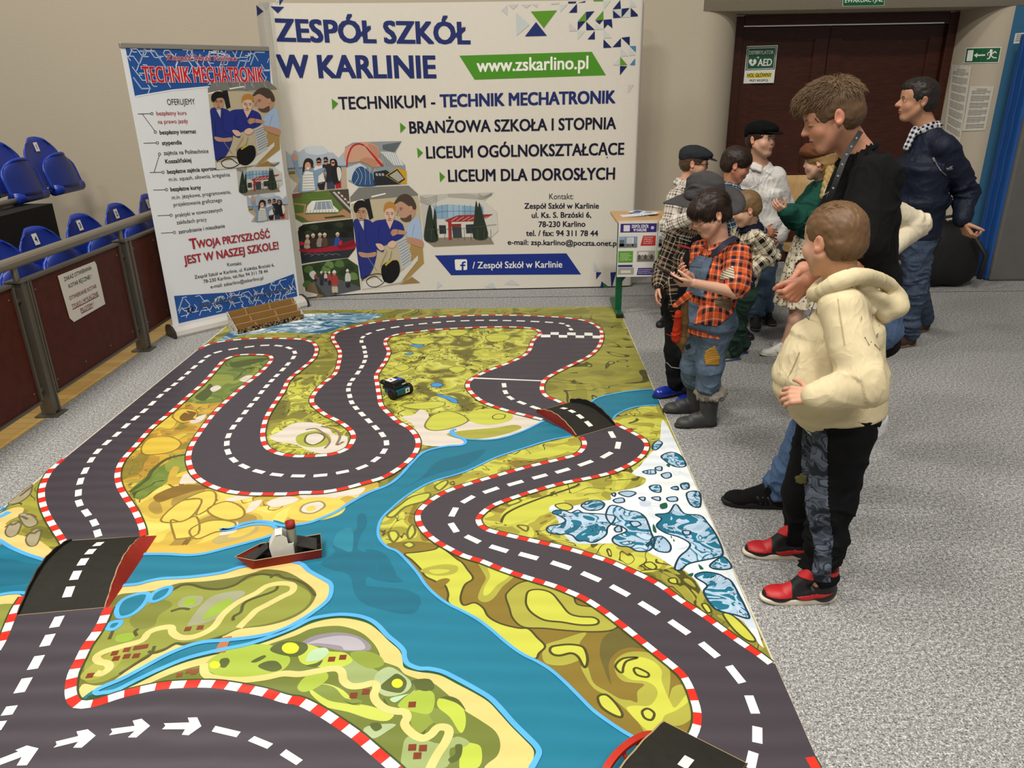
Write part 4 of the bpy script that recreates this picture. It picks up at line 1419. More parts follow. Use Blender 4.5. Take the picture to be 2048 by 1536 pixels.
def picture(mb, sf, key, kind):
    D = lambda s, h, l=4, sm=False: pp(mb, sf, key + ':' + s, pr(h), l, sm)
    O = lambda x, y, rx, ry, h, l=6: pd(mb, sf, key, x, y, rx, ry, pr(h), l)
    Ln = lambda s, w_, h, l=7, sm=True: pl(mb, sf, key + ':' + s, w_, pr(h), l, sm)
    if kind == 'friends':
        D('50,180 97,225 125,175 165,195 235,148 375,140 432,200 465,198 513,245 557,195 570,240 590,520 110,548 155,470 82,410 60,300', '#aab4c0', 2)
        D('66,345 580,320 590,520 110,548 155,470 82,410', '#b8a58e', 3)
        D('64,335 580,312 580,326 66,350', '#66798a', 3.5)
        D('72,365 130,360 135,385 76,392', '#6d7442', 4)
        D('235,150 375,143 420,195 330,220 230,200', '#c5ccd2', 2.5, True)
        D('300,330 390,320 405,440 320,470', '#dcd9d4', 5, True)
        D('322,465 400,448 388,525 345,525', '#23242c', 5)
        O(340, 285, 22, 32, SKIN_P2)
        D('318,275 320,250 345,238 362,255 362,275 340,262', '#2a211c', 7)
        D('322,278 360,276 358,288 324,290', '#15151a', 7.5)
        D('372,318 395,300 445,298 462,330 462,450 400,452', '#26272c', 5, True)
        D('410,450 480,455 482,515 412,520', '#39435a', 5)
        O(402, 275, 20, 30, SKIN_P2)
        D('380,262 385,240 410,235 422,252 420,268 400,255', '#2a1f1a', 7)
        D('384,272 420,268 418,280 386,284', '#15151a', 7.5)
        D('438,270 455,252 490,258 505,300 500,350 450,350', '#2d211c', 5.5, True)
        O(465, 290, 17, 26, SKIN_P)
        D('452,283 480,281 478,292 454,294', '#15151a', 7.5)
        D('455,335 520,315 540,360 525,460 470,470', '#1f2026', 6, True)
        D('500,330 530,335 540,400 520,450 505,400', '#d9d4ce', 6.5, True)
        D('485,468 535,450 537,505 490,512', '#a8202c', 6)
        D('150,360 200,340 300,350 335,400 330,470 310,530 160,542 175,430', '#7f98b0', 7, True)
        D('200,370 240,360 290,372 308,525 195,535', '#dedbd4', 8)
        for y in range(395, 530, 24):
            Ln('200,%d 300,%d' % (y, y - 4), .0025, '#5a6672', 9, False)
        D('108,260 150,255 165,345 185,390 160,410 135,345', '#7f98b0', 8, True)
        D('105,230 120,210 150,215 150,262 118,268', SKIN_P, 8.5, True)
        D('195,390 205,290 230,250 270,252 292,280 285,330 255,300 220,320 212,380', '#2b211d', 8, True)
        O(244, 318, 27, 38, SKIN_P, 8.5)
        D('232,332 262,326 252,342 238,344', '#f0ece6', 9)
        D('300,360 380,330 385,355 330,400', '#7f98b0', 8.5, True)
    elif kind == 'tester':
        D('570,150 640,110 910,100 1070,97 1005,210 1100,310 1112,470 690,497 600,450 578,270', '#8f9497', 2)
        D('585,330 700,290 760,330 640,440 600,440', '#c3c9cb', 3)
        D('900,130 1060,105 1000,200 900,170', '#5d6468', 3)
        D('880,190 1000,190 1090,310 1000,310', '#d3d5d4', 3)
        for i in range(7):
            Ln('%d,190 %d,320' % (900 + 18 * i, 940 + 20 * i), .003, '#7b8388', 4, False)
        D('630,440 660,350 720,320 800,380 900,440 840,490 690,492', '#2d4d78', 4, True)
        for i in range(9):
            Ln('%d,480 %d,400 %d,330' % (650 + 24 * i, 690 + 16 * i, 640 + 25 * i), .003, '#3f74ac' if i % 2 else '#c9ced2', 5)
        D('820,370 930,350 1060,440 1060,475 830,487', '#24282d', 5)
        for i in range(3):
            D('%d,380 %d,378 %d,402 %d,402' % (838 + i * 27, 856 + i * 27, 862 + i * 27, 842 + i * 27), '#9aa0a4', 6)
        D('925,400 1030,330 1110,360 1112,470 1050,473', '#c99a25', 6)
        D('935,400 1030,340 1100,430 1050,468', '#2b2d2f', 7)
        D('960,400 1028,355 1088,425 1040,455', '#a9a798', 8)
        D('572,165 650,125 760,108 850,140 875,200 870,240 905,290 840,328 800,290 720,275 580,280', '#c99a80', 6, True)
        D('700,270 760,240 850,270 855,310 820,330 770,300', '#b98468', 7, True)
        D('770,120 850,150 870,230 850,240 800,180', '#b9866c', 7, True)
        Ln('585,322 590,260 610,190 640,140 690,120 740,135', .012, '#b32230', 8)
        D('735,130 765,150 910,312 895,318 870,300', '#b32230', 8)
    elif kind == 'aerial':
        D('105,562 600,517 625,770 195,815 135,780', '#5c7333', 2)
        D('430,535 600,517 622,740 560,690', '#4b4740', 3)
        D('460,545 480,540 625,690 625,715', '#b9b6b0', 4)
        for i in range(7):
            D('%d,%d %d,%d %d,%d %d,%d' % (505 + i * 14, 545 + i * 14, 520 + i * 14, 540 + i * 14, 528 + i * 14, 556 + i * 14, 512 + i * 14, 560 + i * 14), '#a4553c' if i % 2 else '#d8d2c6', 5)
        D('110,640 230,650 220,740 500,735 560,690 625,740 625,770 330,800 250,800 210,770 130,740 128,735 205,725 215,665 112,650', '#b08761', 4)
        D('280,622 450,612 465,660 515,705 512,720 225,728 240,665', '#e6e4de', 5)
        D('315,630 445,622 470,690 295,700', '#8e98a6', 6)
        for i in range(4):
            Ln('%d,632 %d,700' % (330 + i * 34, 318 + i * 48), .004, '#e6e4de', 7, False)
        for i in range(10):
            Ln('%d,700 %d,726' % (240 + i * 27, 238 + i * 27), .003, '#7c7a74', 7, False)
        D('385,765 550,745 580,760 400,778', '#3f4a2a', 5)
        D('105,562 200,553 180,590 112,600', '#7a4a3e', 3)
        Ln('250,560 270,600 400,595 440,550', .002, '#8fa060', 4)
    elif kind == 'kayak':
        D('200,830 640,780 660,1045 600,1120 190,1175 155,890', '#20261c', 2)
        D('175,960 650,940 660,1045 600,1120 190,1175', '#2b3136', 3)
        for i, (x, y) in enumerate(((200, 850), (300, 840), (420, 830), (520, 815), (600, 850), (250, 890), (560, 900))):
            D('%d,%d %d,%d %d,%d %d,%d' % (x - 40, y + 20, x - 10, y - 10, x + 35, y + 5, x + 20, y + 45), '#303c27' if i % 2 else '#171b14', 4, True)
        D('175,1045 330,1040 500,1005 640,965 655,970 655,1040 480,1062 300,1078 190,1070', '#9e1f33', 5, True)
        D('500,1010 650,965 655,1010 520,1045', '#7d1728', 6)
        for x, y, c in ((240, 960, '#b59e86'), (290, 950, '#3b2a24'), (350, 945, '#8d8478'), (392, 945, '#5a4034'), (505, 940, '#2f4f9a')):
            D('%d,%d %d,%d %d,%d %d,%d' % (x - 28, y + 75, x - 18, y + 5, x + 18, y + 5, x + 26, y + 70), c, 6, True)
            O(x, y - 22, 16, 20, SKIN_P2, 7)
            D('%d,%d %d,%d %d,%d' % (x - 18, y - 26, x, y - 46, x + 18, y - 26), '#cfc6b4', 8, True)
        D('168,975 205,985 215,1005 170,1015', '#c22a33', 7)
        D('515,985 545,965 545,1005 520,1015', '#c22a33', 8)
        Ln('210,1000 330,1010', .003, '#2a2a2a', 7, False)
        for i in range(5):
            Ln('%d,%d %d,%d %d,%d' % (210 + 60 * i, 1095 + (i % 2) * 15, 250 + 60 * i, 1085, 290 + 60 * i, 1100), .003, '#7f878c', 5)
    elif kind == 'bikes':
        D('190,1190 590,1125 685,1190 708,1400 290,1490 335,1440 225,1415', '#33472a', 2)
        for i, (x, y) in enumerate(((250, 1220), (330, 1200), (430, 1180), (520, 1170), (610, 1200), (640, 1280), (240, 1350), (560, 1250), (400, 1220))):
            D('%d,%d %d,%d %d,%d %d,%d %d,%d' % (x - 42, y + 15, x - 15, y - 28, x + 30, y - 20, x + 42, y + 25, x, y + 36), ('#55703a', '#283a22', '#688448')[i % 3], 3, True)
        D('255,1260 300,1235 320,1290 290,1310', '#cfd4cc', 4, True)
        D('300,1330 330,1290 420,1290 520,1310 700,1375 708,1400 420,1462 340,1440', '#55585c', 4)
        D('225,1415 260,1350 300,1330 400,1450 300,1485 335,1440', '#7c6a4c', 4)
        for x, y, k in ((480, 1330, 1.0), (595, 1300, .8), (365, 1300, .62), (435, 1300, .6), (312, 1290, .4), (400, 1285, .45)):
            a = lambda u, v: '%f,%f' % (x + u * k, y + v * k)
            D(' '.join((a(-14, 60), a(-6, 20), a(6, 20), a(14, 60), a(12, 100), a(-8, 100))), '#17181a', 5, True)
            D(' '.join((a(-30, 10), a(-22, -50), a(18, -55), a(34, 5), a(20, 40), a(-20, 40))), ('#a3413e', '#c9c7c2', '#34373c')[int(x) % 3], 6, True)
            D(' '.join((a(-22, 40), a(20, 35), a(28, 90), a(6, 95), a(-20, 95))), '#c0b49c' if k == 1 else '#2c2e33', 6, True)
            O(x - 4 * k, y - 75 * k, 16 * k, 20 * k, SKIN_P2, 7)
            D(' '.join((a(-22, -78), a(-4, -104), a(14, -80))), '#d8d6d2', 8, True)
    elif kind == 'workshop':
        D('615,590 690,505 1130,487 1210,560 1230,680 1265,1170 1150,1280 1230,1340 1050,1355 900,1375 720,1400 660,950', '#bdb194', 2)
        D('615,590 690,505 1130,487 1210,560 1212,575 900,600 720,615 620,640', '#7c7a74', 3)
        D('800,580 925,552 930,562 805,592', '#f1eee4', 4)
        D('622,635 725,605 727,618 624,650', '#f1eee4', 4)
        D('740,610 785,600 820,770 785,790', '#1d1d20', 4)
        D('1150,1000 1250,1020 1262,1170 1150,1280 1080,1340 1100,1200', '#a98a52', 3)
        D('1050,1355 1160,1290 1230,1340', '#9a7c48', 4)
        D('645,800 700,775 800,800 830,880 850,1080 800,1250 720,1310 700,1240 680,1110 655,900', '#27307a', 5, True)
        D('695,800 735,795 735,880', '#c7c9cf', 6)
        O(712, 725, 48, 72, '#b78d74', 6)
        D('650,710 648,660 680,622 730,618 766,655 765,700 745,680 700,685 672,725', '#1d1917', 7, True)
        D('690,1070 770,1080 840,1070 830,1110 720,1115', '#b78d74', 7, True)
        D('815,810 910,785 1000,785 1078,830 1085,930 1000,980 900,1020 860,1040 780,1010 745,930', '#262f80', 6, True)
        D('930,790 1000,785 965,870', '#d9b69e', 7)
        O(962, 735, 46, 66, '#d9b69e', 7)
        D('912,720 915,660 945,632 985,632 1015,665 1008,710 985,685 940,690', '#b5813f', 8, True)
        D('770,950 860,1010 910,1040 900,1070 840,1040 765,1000', '#262f80', 7, True)
        D('840,1000 890,1000 920,1040 880,1055', '#d9b69e', 8, True)
        D('945,1000 985,970 1025,990 1000,1030 960,1030', '#d9b69e', 8, True)
        D('1100,890 1150,800 1222,770 1250,1010 1200,990 1110,930', '#a3b8d6', 6, True)
        D('1130,940 1250,970 1252,1030 1180,1010 1120,980', '#b98b6e', 7, True)
        D('970,900 1000,870 1110,890 1100,915 1030,915 990,930', '#b98b6e', 7, True)
        D('1015,690 1050,620 1130,600 1180,660 1185,740 1130,800 1080,790 1050,750', '#bb9078', 7, True)
        D('1055,770 1100,770 1150,740 1150,790 1110,805 1075,795', '#5c463a', 8, True)
        D('1000,650 1040,585 1100,560 1160,590 1195,660 1185,700 1150,680 1120,660 1060,625', '#4a3d34', 8, True)
        O(1148, 690, 16, 26, '#c4937a', 9)
        for x, y, w_ in ((690, 712, 22), (732, 714, 20), (942, 728, 18), (984, 730, 18), (1062, 690, 22)):
            D('%d,%d %d,%d %d,%d %d,%d' % (x - w_, y - 4, x, y - 9, x + w_, y - 3, x, y - 3), '#33241c', 9.5)
            D('%d,%d %d,%d %d,%d %d,%d' % (x - 11, y + 9, x, y + 5, x + 11, y + 9, x, y + 13), '#4a332a', 9.5)
        for x, y in ((712, 772), (962, 775)):
            D('%d,%d %d,%d %d,%d %d,%d' % (x - 16, y, x, y - 4, x + 16, y, x, y + 7), '#8e5348', 9.5)
        for s_ in ('712,715 704,748 716,752', '962,730 954,758 966,761', '1046,700 1022,742 1040,748'):
            Ln(s_, .003, '#8f6550', 9.5)
        for s_ in ('760,810 750,900 770,1000', '880,830 860,930 900,1000', '1040,830 1030,930', '690,900 700,1060', '1180,830 1160,930', '980,860 975,960'):
            Ln(s_, .003, '#1a2158' if s_[0] != '1' or s_[:4] == '1040' else '#7f95b5', 7.5)
        D('1030,975 1100,930 1155,1100 1150,1170 1070,1230', '#b9bcbd', 8)
        for i in range(9):
            Ln('%d,%d %d,%d' % (1036 + i * 5, 995 + i * 24, 1108 + i * 6, 955 + i * 22), .004, '#70757a', 9, False)
        D('720,1330 830,1300 1060,1250 1210,1100 1212,1140 1060,1335 880,1375 722,1398', '#d5d1c6', 6)
        D('890,1210 920,1170 1020,1140 1050,1190 1045,1270 985,1340 920,1330 895,1280', '#151517', 9, True)
        D('920,1180 985,1130 985,1145 930,1190', '#cbb92c', 10)
        Ln('720,1320 760,1280 880,1260 920,1320 860,1370 790,1370 760,1320 830,1280 900,1330', .006, '#1a1a1c', 9)
        Ln('940,1060 905,1140 880,1200', .005, '#b08d4a', 9)
        Ln('980,1060 965,1130 930,1200', .005, '#8a7b5a', 9)
        Ln('760,1100 800,1160 850,1230', .004, '#8f8f8f', 9)
    elif kind == 'school':
        D('1225,570 1390,565 1470,560 1880,548 1795,625 1905,720 1918,890 1835,965 1880,1000 1350,1025 1262,960', '#bfbcb4', 2)
        D('1330,650 1475,592 1780,615 1900,720 1917,880 1840,960 1275,960 1300,800', '#d0ccc3', 3)
        D('1470,560 1620,556 1730,575 1780,615 1475,592', '#aeaaa0', 3)
        D('1345,672 1470,652 1785,676 1790,748 1470,782 1352,778', '#86a7c0', 4)
        D('1470,652 1600,662 1600,765 1470,782', '#9bb9cf', 4.5)
        for i in range(9):
            Ln('%d,655 %d,775' % (1370 + i * 50, 1374 + i * 50), .004, '#5f7f98', 5, False)
        Ln('1350,722 1470,712 1785,712', .004, '#5f7f98', 5, False)
        D('1395,835 1455,835 1460,910 1400,912', '#31343a', 4)
        D('1630,830 1700,826 1700,905 1635,908', '#31343a', 4)
        D('1510,850 1590,848 1598,945 1520,948', '#3b4247', 5)
        D('1445,792 1560,748 1870,738 1810,772 1700,800 1470,806', '#9c3331', 6)
        for i in range(6):
            Ln('%d,%d %d,760' % (1500 + i * 50, 800 - i * 2, 1560 + i * 52), .004, '#d9bdb9', 7, False)
        D('1475,800 1505,798 1508,960 1480,962', '#a32f30', 7)
        D('1505,825 1590,822 1590,845 1508,848', '#8a2d2d', 6)
        for s_ in ('1268,965 1280,800 1300,690 1315,655 1332,700 1345,800 1388,965', '1345,830 1352,720 1360,690 1372,760 1380,960', '1698,945 1706,760 1720,620 1738,680 1750,635 1780,740 1825,940'):
            D(s_, '#2a352b', 8, True)
        D('1262,960 1380,945 1840,935 1880,1000 1350,1025', '#8d8271', 4)
        for i in range(11):
            Ln('%d,870 %d,965' % (1270 + i * 58, 1272 + i * 58), .003, '#4f5b50', 9, False)
        Ln('1265,872 1560,868 1900,828', .003, '#4f5b50', 9, False)
        for i in range(5):
            Ln('%d,%d %d,%d %d,%d' % (1225, 580 + i * 12, 1290 + i * 14, 600 + i * 16, 1380, 575 + i * 10), .002, '#6d655a', 5)
        for i in range(4):
            Ln('1860,%d 1790,%d 1740,%d' % (552 + i * 6, 580 + i * 8, 560 + i * 14), .002, '#6d655a', 5)


# ------------------------------------------------------------------ pop-up display wall
pplan = smooth([(-1.962, 6.19), (-1.925, 6.295), (-1.84, 6.385), (-1.45, 6.475), (-.7, 6.565), (.18, 6.60), (.70, 6.615), (.93, 6.638), (.975, 6.66), (.99, 6.71)], False, 4)
PS = Surf(pplan, 1)
PTOP, PBOT = 2.318, .012
FAB = flat('#d9d3c7', .8, 0, .2, .03, 30)
pw = thing('display_wall', 'wide white curved fabric display wall with blue school heading', 'display', (-.45, 6.5, 0))
b = MB()
Ltot = PS.L[-1]


def edge_r(s_, r):
    d = min(s_, Ltot - s_)
    return r - math.sqrt(max(0, r * r - max(0, r - d) ** 2)) if d < r else 0.0


vs, fs = [], []
NZ = 8
k = len(pplan)
for side in (0, 1):
    for i, s_ in enumerate(PS.L):
        zt, zb = PTOP - edge_r(s_, .10), PBOT + edge_r(s_, .07)
        for j in range(NZ + 1):
            q = PS.p3(s_, zb + (zt - zb) * j / NZ, 0)
            if side:
                n_ = np.array((.12, .99)) if s_ < .6 else np.array((-.03, 1.0))
                q = q + np.array((n_[0] * .09, n_[1] * .09, 0))
            vs.append(q)
W_ = NZ + 1
for i in range(k - 1):
    for j in range(NZ):
        q = (i * W_ + j, (i + 1) * W_ + j, (i + 1) * W_ + j + 1, i * W_ + j + 1)
        fs += [q, tuple(k * W_ + x for x in q[::-1])]
rim = [i * W_ for i in range(k)] + [(k - 1) * W_ + j for j in range(1, W_)] + [i * W_ + NZ for i in range(k - 2, -1, -1)] + [j for j in range(NZ - 1, 0, -1)]
for a, c in zip(rim, rim[1:] + rim[:1]):
    fs.append((a, k * W_ + a, k * W_ + c, c))
b.add(vs, fs, FAB)
b.build('fabric_cover', pw)
NAVY, INKB, GREEN = pr('#1e2c68'), pr('#131530'), pr('#4b8f22')
b = MB()
pt(b, PS, 'ZESPÓŁ SZKÓŁ', 'P', (140, 209), (1125, 224), 112, NAVY, .05, 3)
pt(b, PS, 'W KARLINIE', 'P', (150, 396), (950, 398), 114, NAVY, .05, 3)
b.build('heading_text', pw)
b = MB()
pp(b, PS, 'P:1072,285 1750,265 1822,385 1150,408', GREEN, 2)
pt(b, PS, 'www.zskarlino.pl', 'P', (1163, 368), (1730, 352), 66, pr('#f2efe6'), .03, 4)
b.build('address_banner', pw)
b = MB()
for s_ in ('P:418,505 452,530 422,562', 'P:768,627 798,653 770,681', 'P:855,755 886,782 860,809', 'P:970,879 999,905 973,933'):
    pp(b, PS, s_, GREEN, 3)
pt(b, PS, 'TECHNIKUM -', 'P', (457, 560), (948, 549), 63, INKB, .03, 3)
pt(b, PS, 'TECHNIK MECHATRONIK', 'P', (976, 548), (1868, 527), 63, NAVY, .05, 3)
pt(b, PS, 'BRANŻOWA SZKOŁA I STOPNIA', 'P', (819, 683), (1872, 660), 60, INKB, .034, 3)
pt(b, PS, 'LICEUM OGÓLNOKSZTAŁCĄCE', 'P', (905, 811), (1913, 791), 60, INKB, .034, 3)
pt(b, PS, 'LICEUM DLA DOROSŁYCH', 'P', (1017, 930), (1866, 918), 60, INKB, .034, 3)
b.build('course_list', pw)
b = MB()
for t_, p0, p1, cp_, bd in (('Kontakt:', (1532, 1020), (1656, 1019), 29, 0), ('Zespół Szkół w Karlinie', (1405, 1068), (1785, 1067), 28, .03), ('ul. Ks. S. Brzóski 6,', (1443, 1115), (1746, 1113), 28, .03), ('78-230 Karlino', (1478, 1162), (1716, 1160), 28, .03), ('tel. / fax: 94 311 78 44', (1414, 1207), (1781, 1208), 28, .03), ('e-mail: zsp.karlino@poczta.onet.pl', (1320, 1252), (1883, 1258), 26, .03)):
    pt(b, PS, t_, 'P', p0, p1, cp_, INKB, bd, 3)
b.build('contact_text', pw)
b = MB()
pp(b, PS, 'P:946,1308 1620,1297 1695,1405 1030,1409', pr('#1d3285'), 2)
pp(b, PS, 'P:1052,1328 1106,1327 1111,1332 1112,1378 1107,1382 1056,1383 1051,1378 1048,1333', pr('#eeece6'), 4)
pp(b, PS, 'P:1084,1383 1084,1362 1076,1362 1076,1354 1084,1354 1084,1347 1088,1340 1097,1338 1104,1338 1104,1346 1097,1346 1093,1349 1093,1354 1103,1354 1102,1362 1093,1362 1093,1382', pr('#1d3285'), 5)
pt(b, PS, '/ Zespół Szkół w Karlinie', 'P', (1140, 1374), (1598, 1369), 33, pr('#eeece6'), .02, 4)
b.build('page_banner', pw)
b = MB()
pp(b, PS, 'L:420,157 778,142 597,384', pr('#5a9420'), 3)
pp(b, PS, 'L:492,300 640,488 340,497', pr('#1d2e6b'), 4)
pp(b, PS, 'L:218,170 402,338 226,490', pr('#c2cbc8'), 3)
b.build('logo', pw)
b = MB()
tri = {'#16245a': ('940,175 1050,50 1052,172', '1172,162 1290,152 1175,290', '1175,295 1295,408 1178,413', '1195,538 1293,420 1295,538', '1538,128 1640,0 1650,120', '1660,120 1770,107 1660,240', '1783,105 1880,200 1880,222 1783,230', '1413,270 1525,262 1535,385 1470,335 1417,395', '1413,535 1525,650 1410,655', '1535,645 1650,520 1650,640', '1655,515 1770,500 1770,625', '1060,298 1170,290 1060,415', '1300,280 1410,272 1357,333', '1540,140 1655,240 1545,248', '1638,900 1735,905 1636,1028', '930,22 1045,20 1030,45 932,48', '1060,40 1165,12 1165,32'),
       '#4d7fae': ('1768,630 1856,628 1852,715', '1770,888 1845,795 1842,890'), '#5c9422': ('1062,292 1170,165 1170,290', '1300,272 1410,145 1412,270', '1640,772 1738,888 1640,890', '1270,0 1410,-2 1405,15 1285,18'),
       '#c6cdc9': ('1410,20 1515,5 1415,130', '1550,130 1650,122 1655,230', '1660,240 1770,125 1770,235', '1297,330 1413,400 1298,405', '1415,400 1525,520 1415,522', '1648,650 1755,765 1650,768', '1540,890 1632,790 1632,890', '1760,660 1850,750 1765,760', '1780,0 1830,40 1860,95 1775,95', '1060,425 1165,420 1060,540', '820,65 925,55 822,165'),
       '#c9c5c4': ('115,65 250,60 180,130', '20,140 98,65 100,210', '290,65 430,60 360,110', '440,58 520,55 505,105', '945,310 1055,420 942,430', '1745,1160 1828,1155 1745,1275', '695,45 815,35 800,55 697,62')}
for h, L_ in tri.items():
    for s_ in L_:
        pp(b, PS, 'L:' + s_, pr(h), 3)
for h, L_ in {'#1f2f6e': ('30,25 68,58 36,82', '105,32 175,35 142,68', '150,0 172,0 150,28', '1772,1392 1800,1395 1772,1430', '1845,1395 1875,1392 1850,1480', '1905,1395 1938,1400 1905,1440', '1800,1440 1850,1480 1790,1482'), '#c5cacb': ('62,20 100,12 80,50', '135,0 150,0 130,20', '1300,1455 1340,1430 1380,1460', '1200,1470 1240,1445 1260,1475', '960,1440 985,1460 955,1478', '1760,1340 1790,1385 1760,1388'), '#4b8f22': ('1808,1450 1838,1476 1808,1480',)}.items():
    for s_ in L_:
        pp(b, PS, 'P:' + s_, pr(h), 3)
b.build('triangle_pattern', pw)
for kd in ('friends', 'tester', 'aerial', 'kayak', 'bikes', 'workshop', 'school'):
    b = MB()
    picture(b, PS, 'Q', kd)
    o_ = b.build('photo_print', pw)
    o_['label'] = {'friends': 'printed photo of four cheering young people', 'tester': 'printed photo of a hand with a red test probe', 'aerial': 'printed aerial photo of a white building', 'kayak': 'printed photo of people in a red kayak', 'bikes': 'printed photo of cyclists on a lane', 'workshop': 'printed photo of three people in a workshop', 'school': 'printed photo of the school entrance with red canopy'}[kd]
for x in (-1.2, -.3, .6):
    b = MB()
    b.tube([(x, 6.66 + .02 * x, .0), (x, 6.66 + .02 * x, .5)], .012, flat('#9a9a98', .4, .6), 8)
    b.build('frame_foot', pw)

# ------------------------------------------------------------------ roll-up banner
ra, rb = fl(350, 672)[:2], fl(600, 612)[:2]
ed = (rb - ra) / np.linalg.norm(rb - ra)
RS = Surf([ra - ed * .06, rb + ed * .08], 1)
rn = np.array((ed[1], -ed[0]))
ru = thing('rollup_banner', 'tall blue and white roll-up banner standing beside the rail', 'banner', (*((ra + rb) / 2), 0))
u0, u1 = RS.uv(348, 590)[0], RS.uv(596, 560)[0]
u0 = .06
u1 = RS.uv(537, 95)[0]
RTOP = 2.0
b = MB()
q = [RS.p3(u0, .075, 0), RS.p3(u1, .075, 0), RS.p3(u1, RTOP - .02, 0), RS.p3(u0, RTOP - .02, 0)]
n3 = np.array((*rn, 0))
b.prism(q, -n3 * .002, pr('#e4e7ea'))
b.build('banner_sheet', ru)
b = MB()
ALU = flat('#b9b4ab', .35, .7)
mid = RS.p3((u0 + u1) / 2, RTOP - .012, 0) - n3 * .004
b.bbox(mid, (u1 - u0 + .005, .024, .034), ALU, .005, rotz(math.atan2(ed[1], ed[0])))
b.build('top_clamp', ru)
b = MB()
pf = [(.075, .0), (.085, .02), (.075, .05), (.045, .075), (.0, .088), (-.03, .085), (-.055, .06), (-.06, .02), (-.055, 0)]
vs = []
for uu in (u0 - .02, u1 + .02):
    for (dd, zz) in pf:
        vs.append(RS.p3(uu, zz, 0) + n3 * dd)
b.add(vs, [(i, i + 1, 9 + i + 1, 9 + i) for i in range(8)] + [(8, 0, 9, 17)], flat('#d4d1ca', .35, .25))
b.build('cassette', ru)
for uu, sg in ((u0 - .02, -1), (u1 + .02, 1)):
    b = MB()
    e3 = np.array((*ed, 0)) * sg
    b.prism([RS.p3(uu, zz * 1.08, 0) + n3 * dd * 1.06 for dd, zz in pf], e3 * .018, flat('#3c3a38', .3, .3))
    b.build('end_cap', ru)
b = MB()
b.tube([RS.p3((u0 + u1) / 2, .06, -.03), RS.p3((u0 + u1) / 2, RTOP - .03, -.012)], .01, ALU, 8)
b.build('support_pole', ru)
BLU = pr('#27549c')


def circuit(mb, s, seed, n):
    """blue field with white printed circuit lines, kept inside the traced polygon"""
    P = [RS.uv(*p) for p in pxs(s)]
    rnd = random.Random(seed)
    us = [p[0] for p in P]
    zs = [p[1] for p in P]

    def inside(p):
        c = False
        for i in range(len(P)):
            a, d = P[i - 1], P[i]
            if (a[1] > p[1]) != (d[1] > p[1]) and p[0] < (d[0] - a[0]) * (p[1] - a[1]) / (d[1] - a[1]) + a[0]:
                c = not c
        return c
    W1, W2_ = pr('#e3e9f2'), pr('#93aed2')
    for i in range(n):
        p = np.array((rnd.uniform(min(us), max(us)), rnd.uniform(min(zs), max(zs))))
        path = [p]
        a = rnd.randrange(6) * math.pi / 3
        wide = i % 7 == 0
        for k_ in range(2 if wide else 4):
            ln = rnd.uniform(.02, .06) * (2.2 if wide else 1)
            q = path[-1] + ln * np.array((math.cos(a), math.sin(a)))
            if not (inside(path[-1]) and inside(q)):
                break
            path.append(q)
            a += rnd.choice((-1, 1)) * math.pi / 3
        for a_, c_ in zip(path, path[1:]):
            t = (c_ - a_) / np.linalg.norm(c_ - a_)
            nn = np.array((-t[1], t[0])) * (.005 if wide else .0022)
            e_ = t * .002
            mb.add([RS.p3(*(a_ - e_ + nn), PL * 3), RS.p3(*(c_ + e_ + nn), PL * 3), RS.p3(*(c_ + e_ - nn), PL * 3), RS.p3(*(a_ - e_ - nn), PL * 3)], [(0, 1, 2, 3)], W2_ if wide else W1)


b = MB()
HB = 'R:799,289 1722,304 1735,606 1530,575 1330,555 1100,577 864,619'
pp(b, RS, HB, BLU, 1)
pl(b, RS, 'R:866,617 1100,577 1330,555 1530,575 1733,605', .008, pr('#e9edf4'), 2)
circuit(b, HB, 3, 95)
pt(b, RS, 'Zespół Szkół Karlino', 'R', (1066, 386), (1517, 392), 38, pr('#c3242f'), .015, 6, pr('#e7e3ea'), .035)
pt(b, RS, 'TECHNIK MECHATRONIK', 'R', (922, 528), (1690, 524), 102, pr('#c8222c'), .022, 6, pr('#dfd9e2'), .035)
b.build('header_print', ru)
b = MB()
FB = 'S:1113,614 1250,604 1480,590 1700,540 1880,472 1912,668 1440,775 1150,826'
pp(b, RS, FB, BLU, 1)
circuit(b, 'S:1113,614 1250,604 1480,590 1700,540 1880,472 1905,640 1600,690 1440,710 1150,760', 8, 90)
pt(b, RS, '/ Zespół Szkół Karlino', 'S', (1262, 690), (1510, 640), 26, pr('#1d2b50'), .012, 6, pr('#8ba5cc'), .03)
pt(b, RS, 'www.zskarlino.pl', 'S', (1595, 632), (1850, 574), 26, pr('#1d2b50'), .012, 6, pr('#8ba5cc'), .03)
pp(b, RS, 'S:1195,690 1235,682 1238,712 1200,720', pr('#1d2b50'), 5)
pt(b, RS, 'f', 'S', (1212, 714), (1226, 711), 22, pr('#b9c8de'), .02, 6)
b.build('footer_print', ru)
b = MB()
INKR, CRED = pr('#1b1c22'), pr('#a5202c')
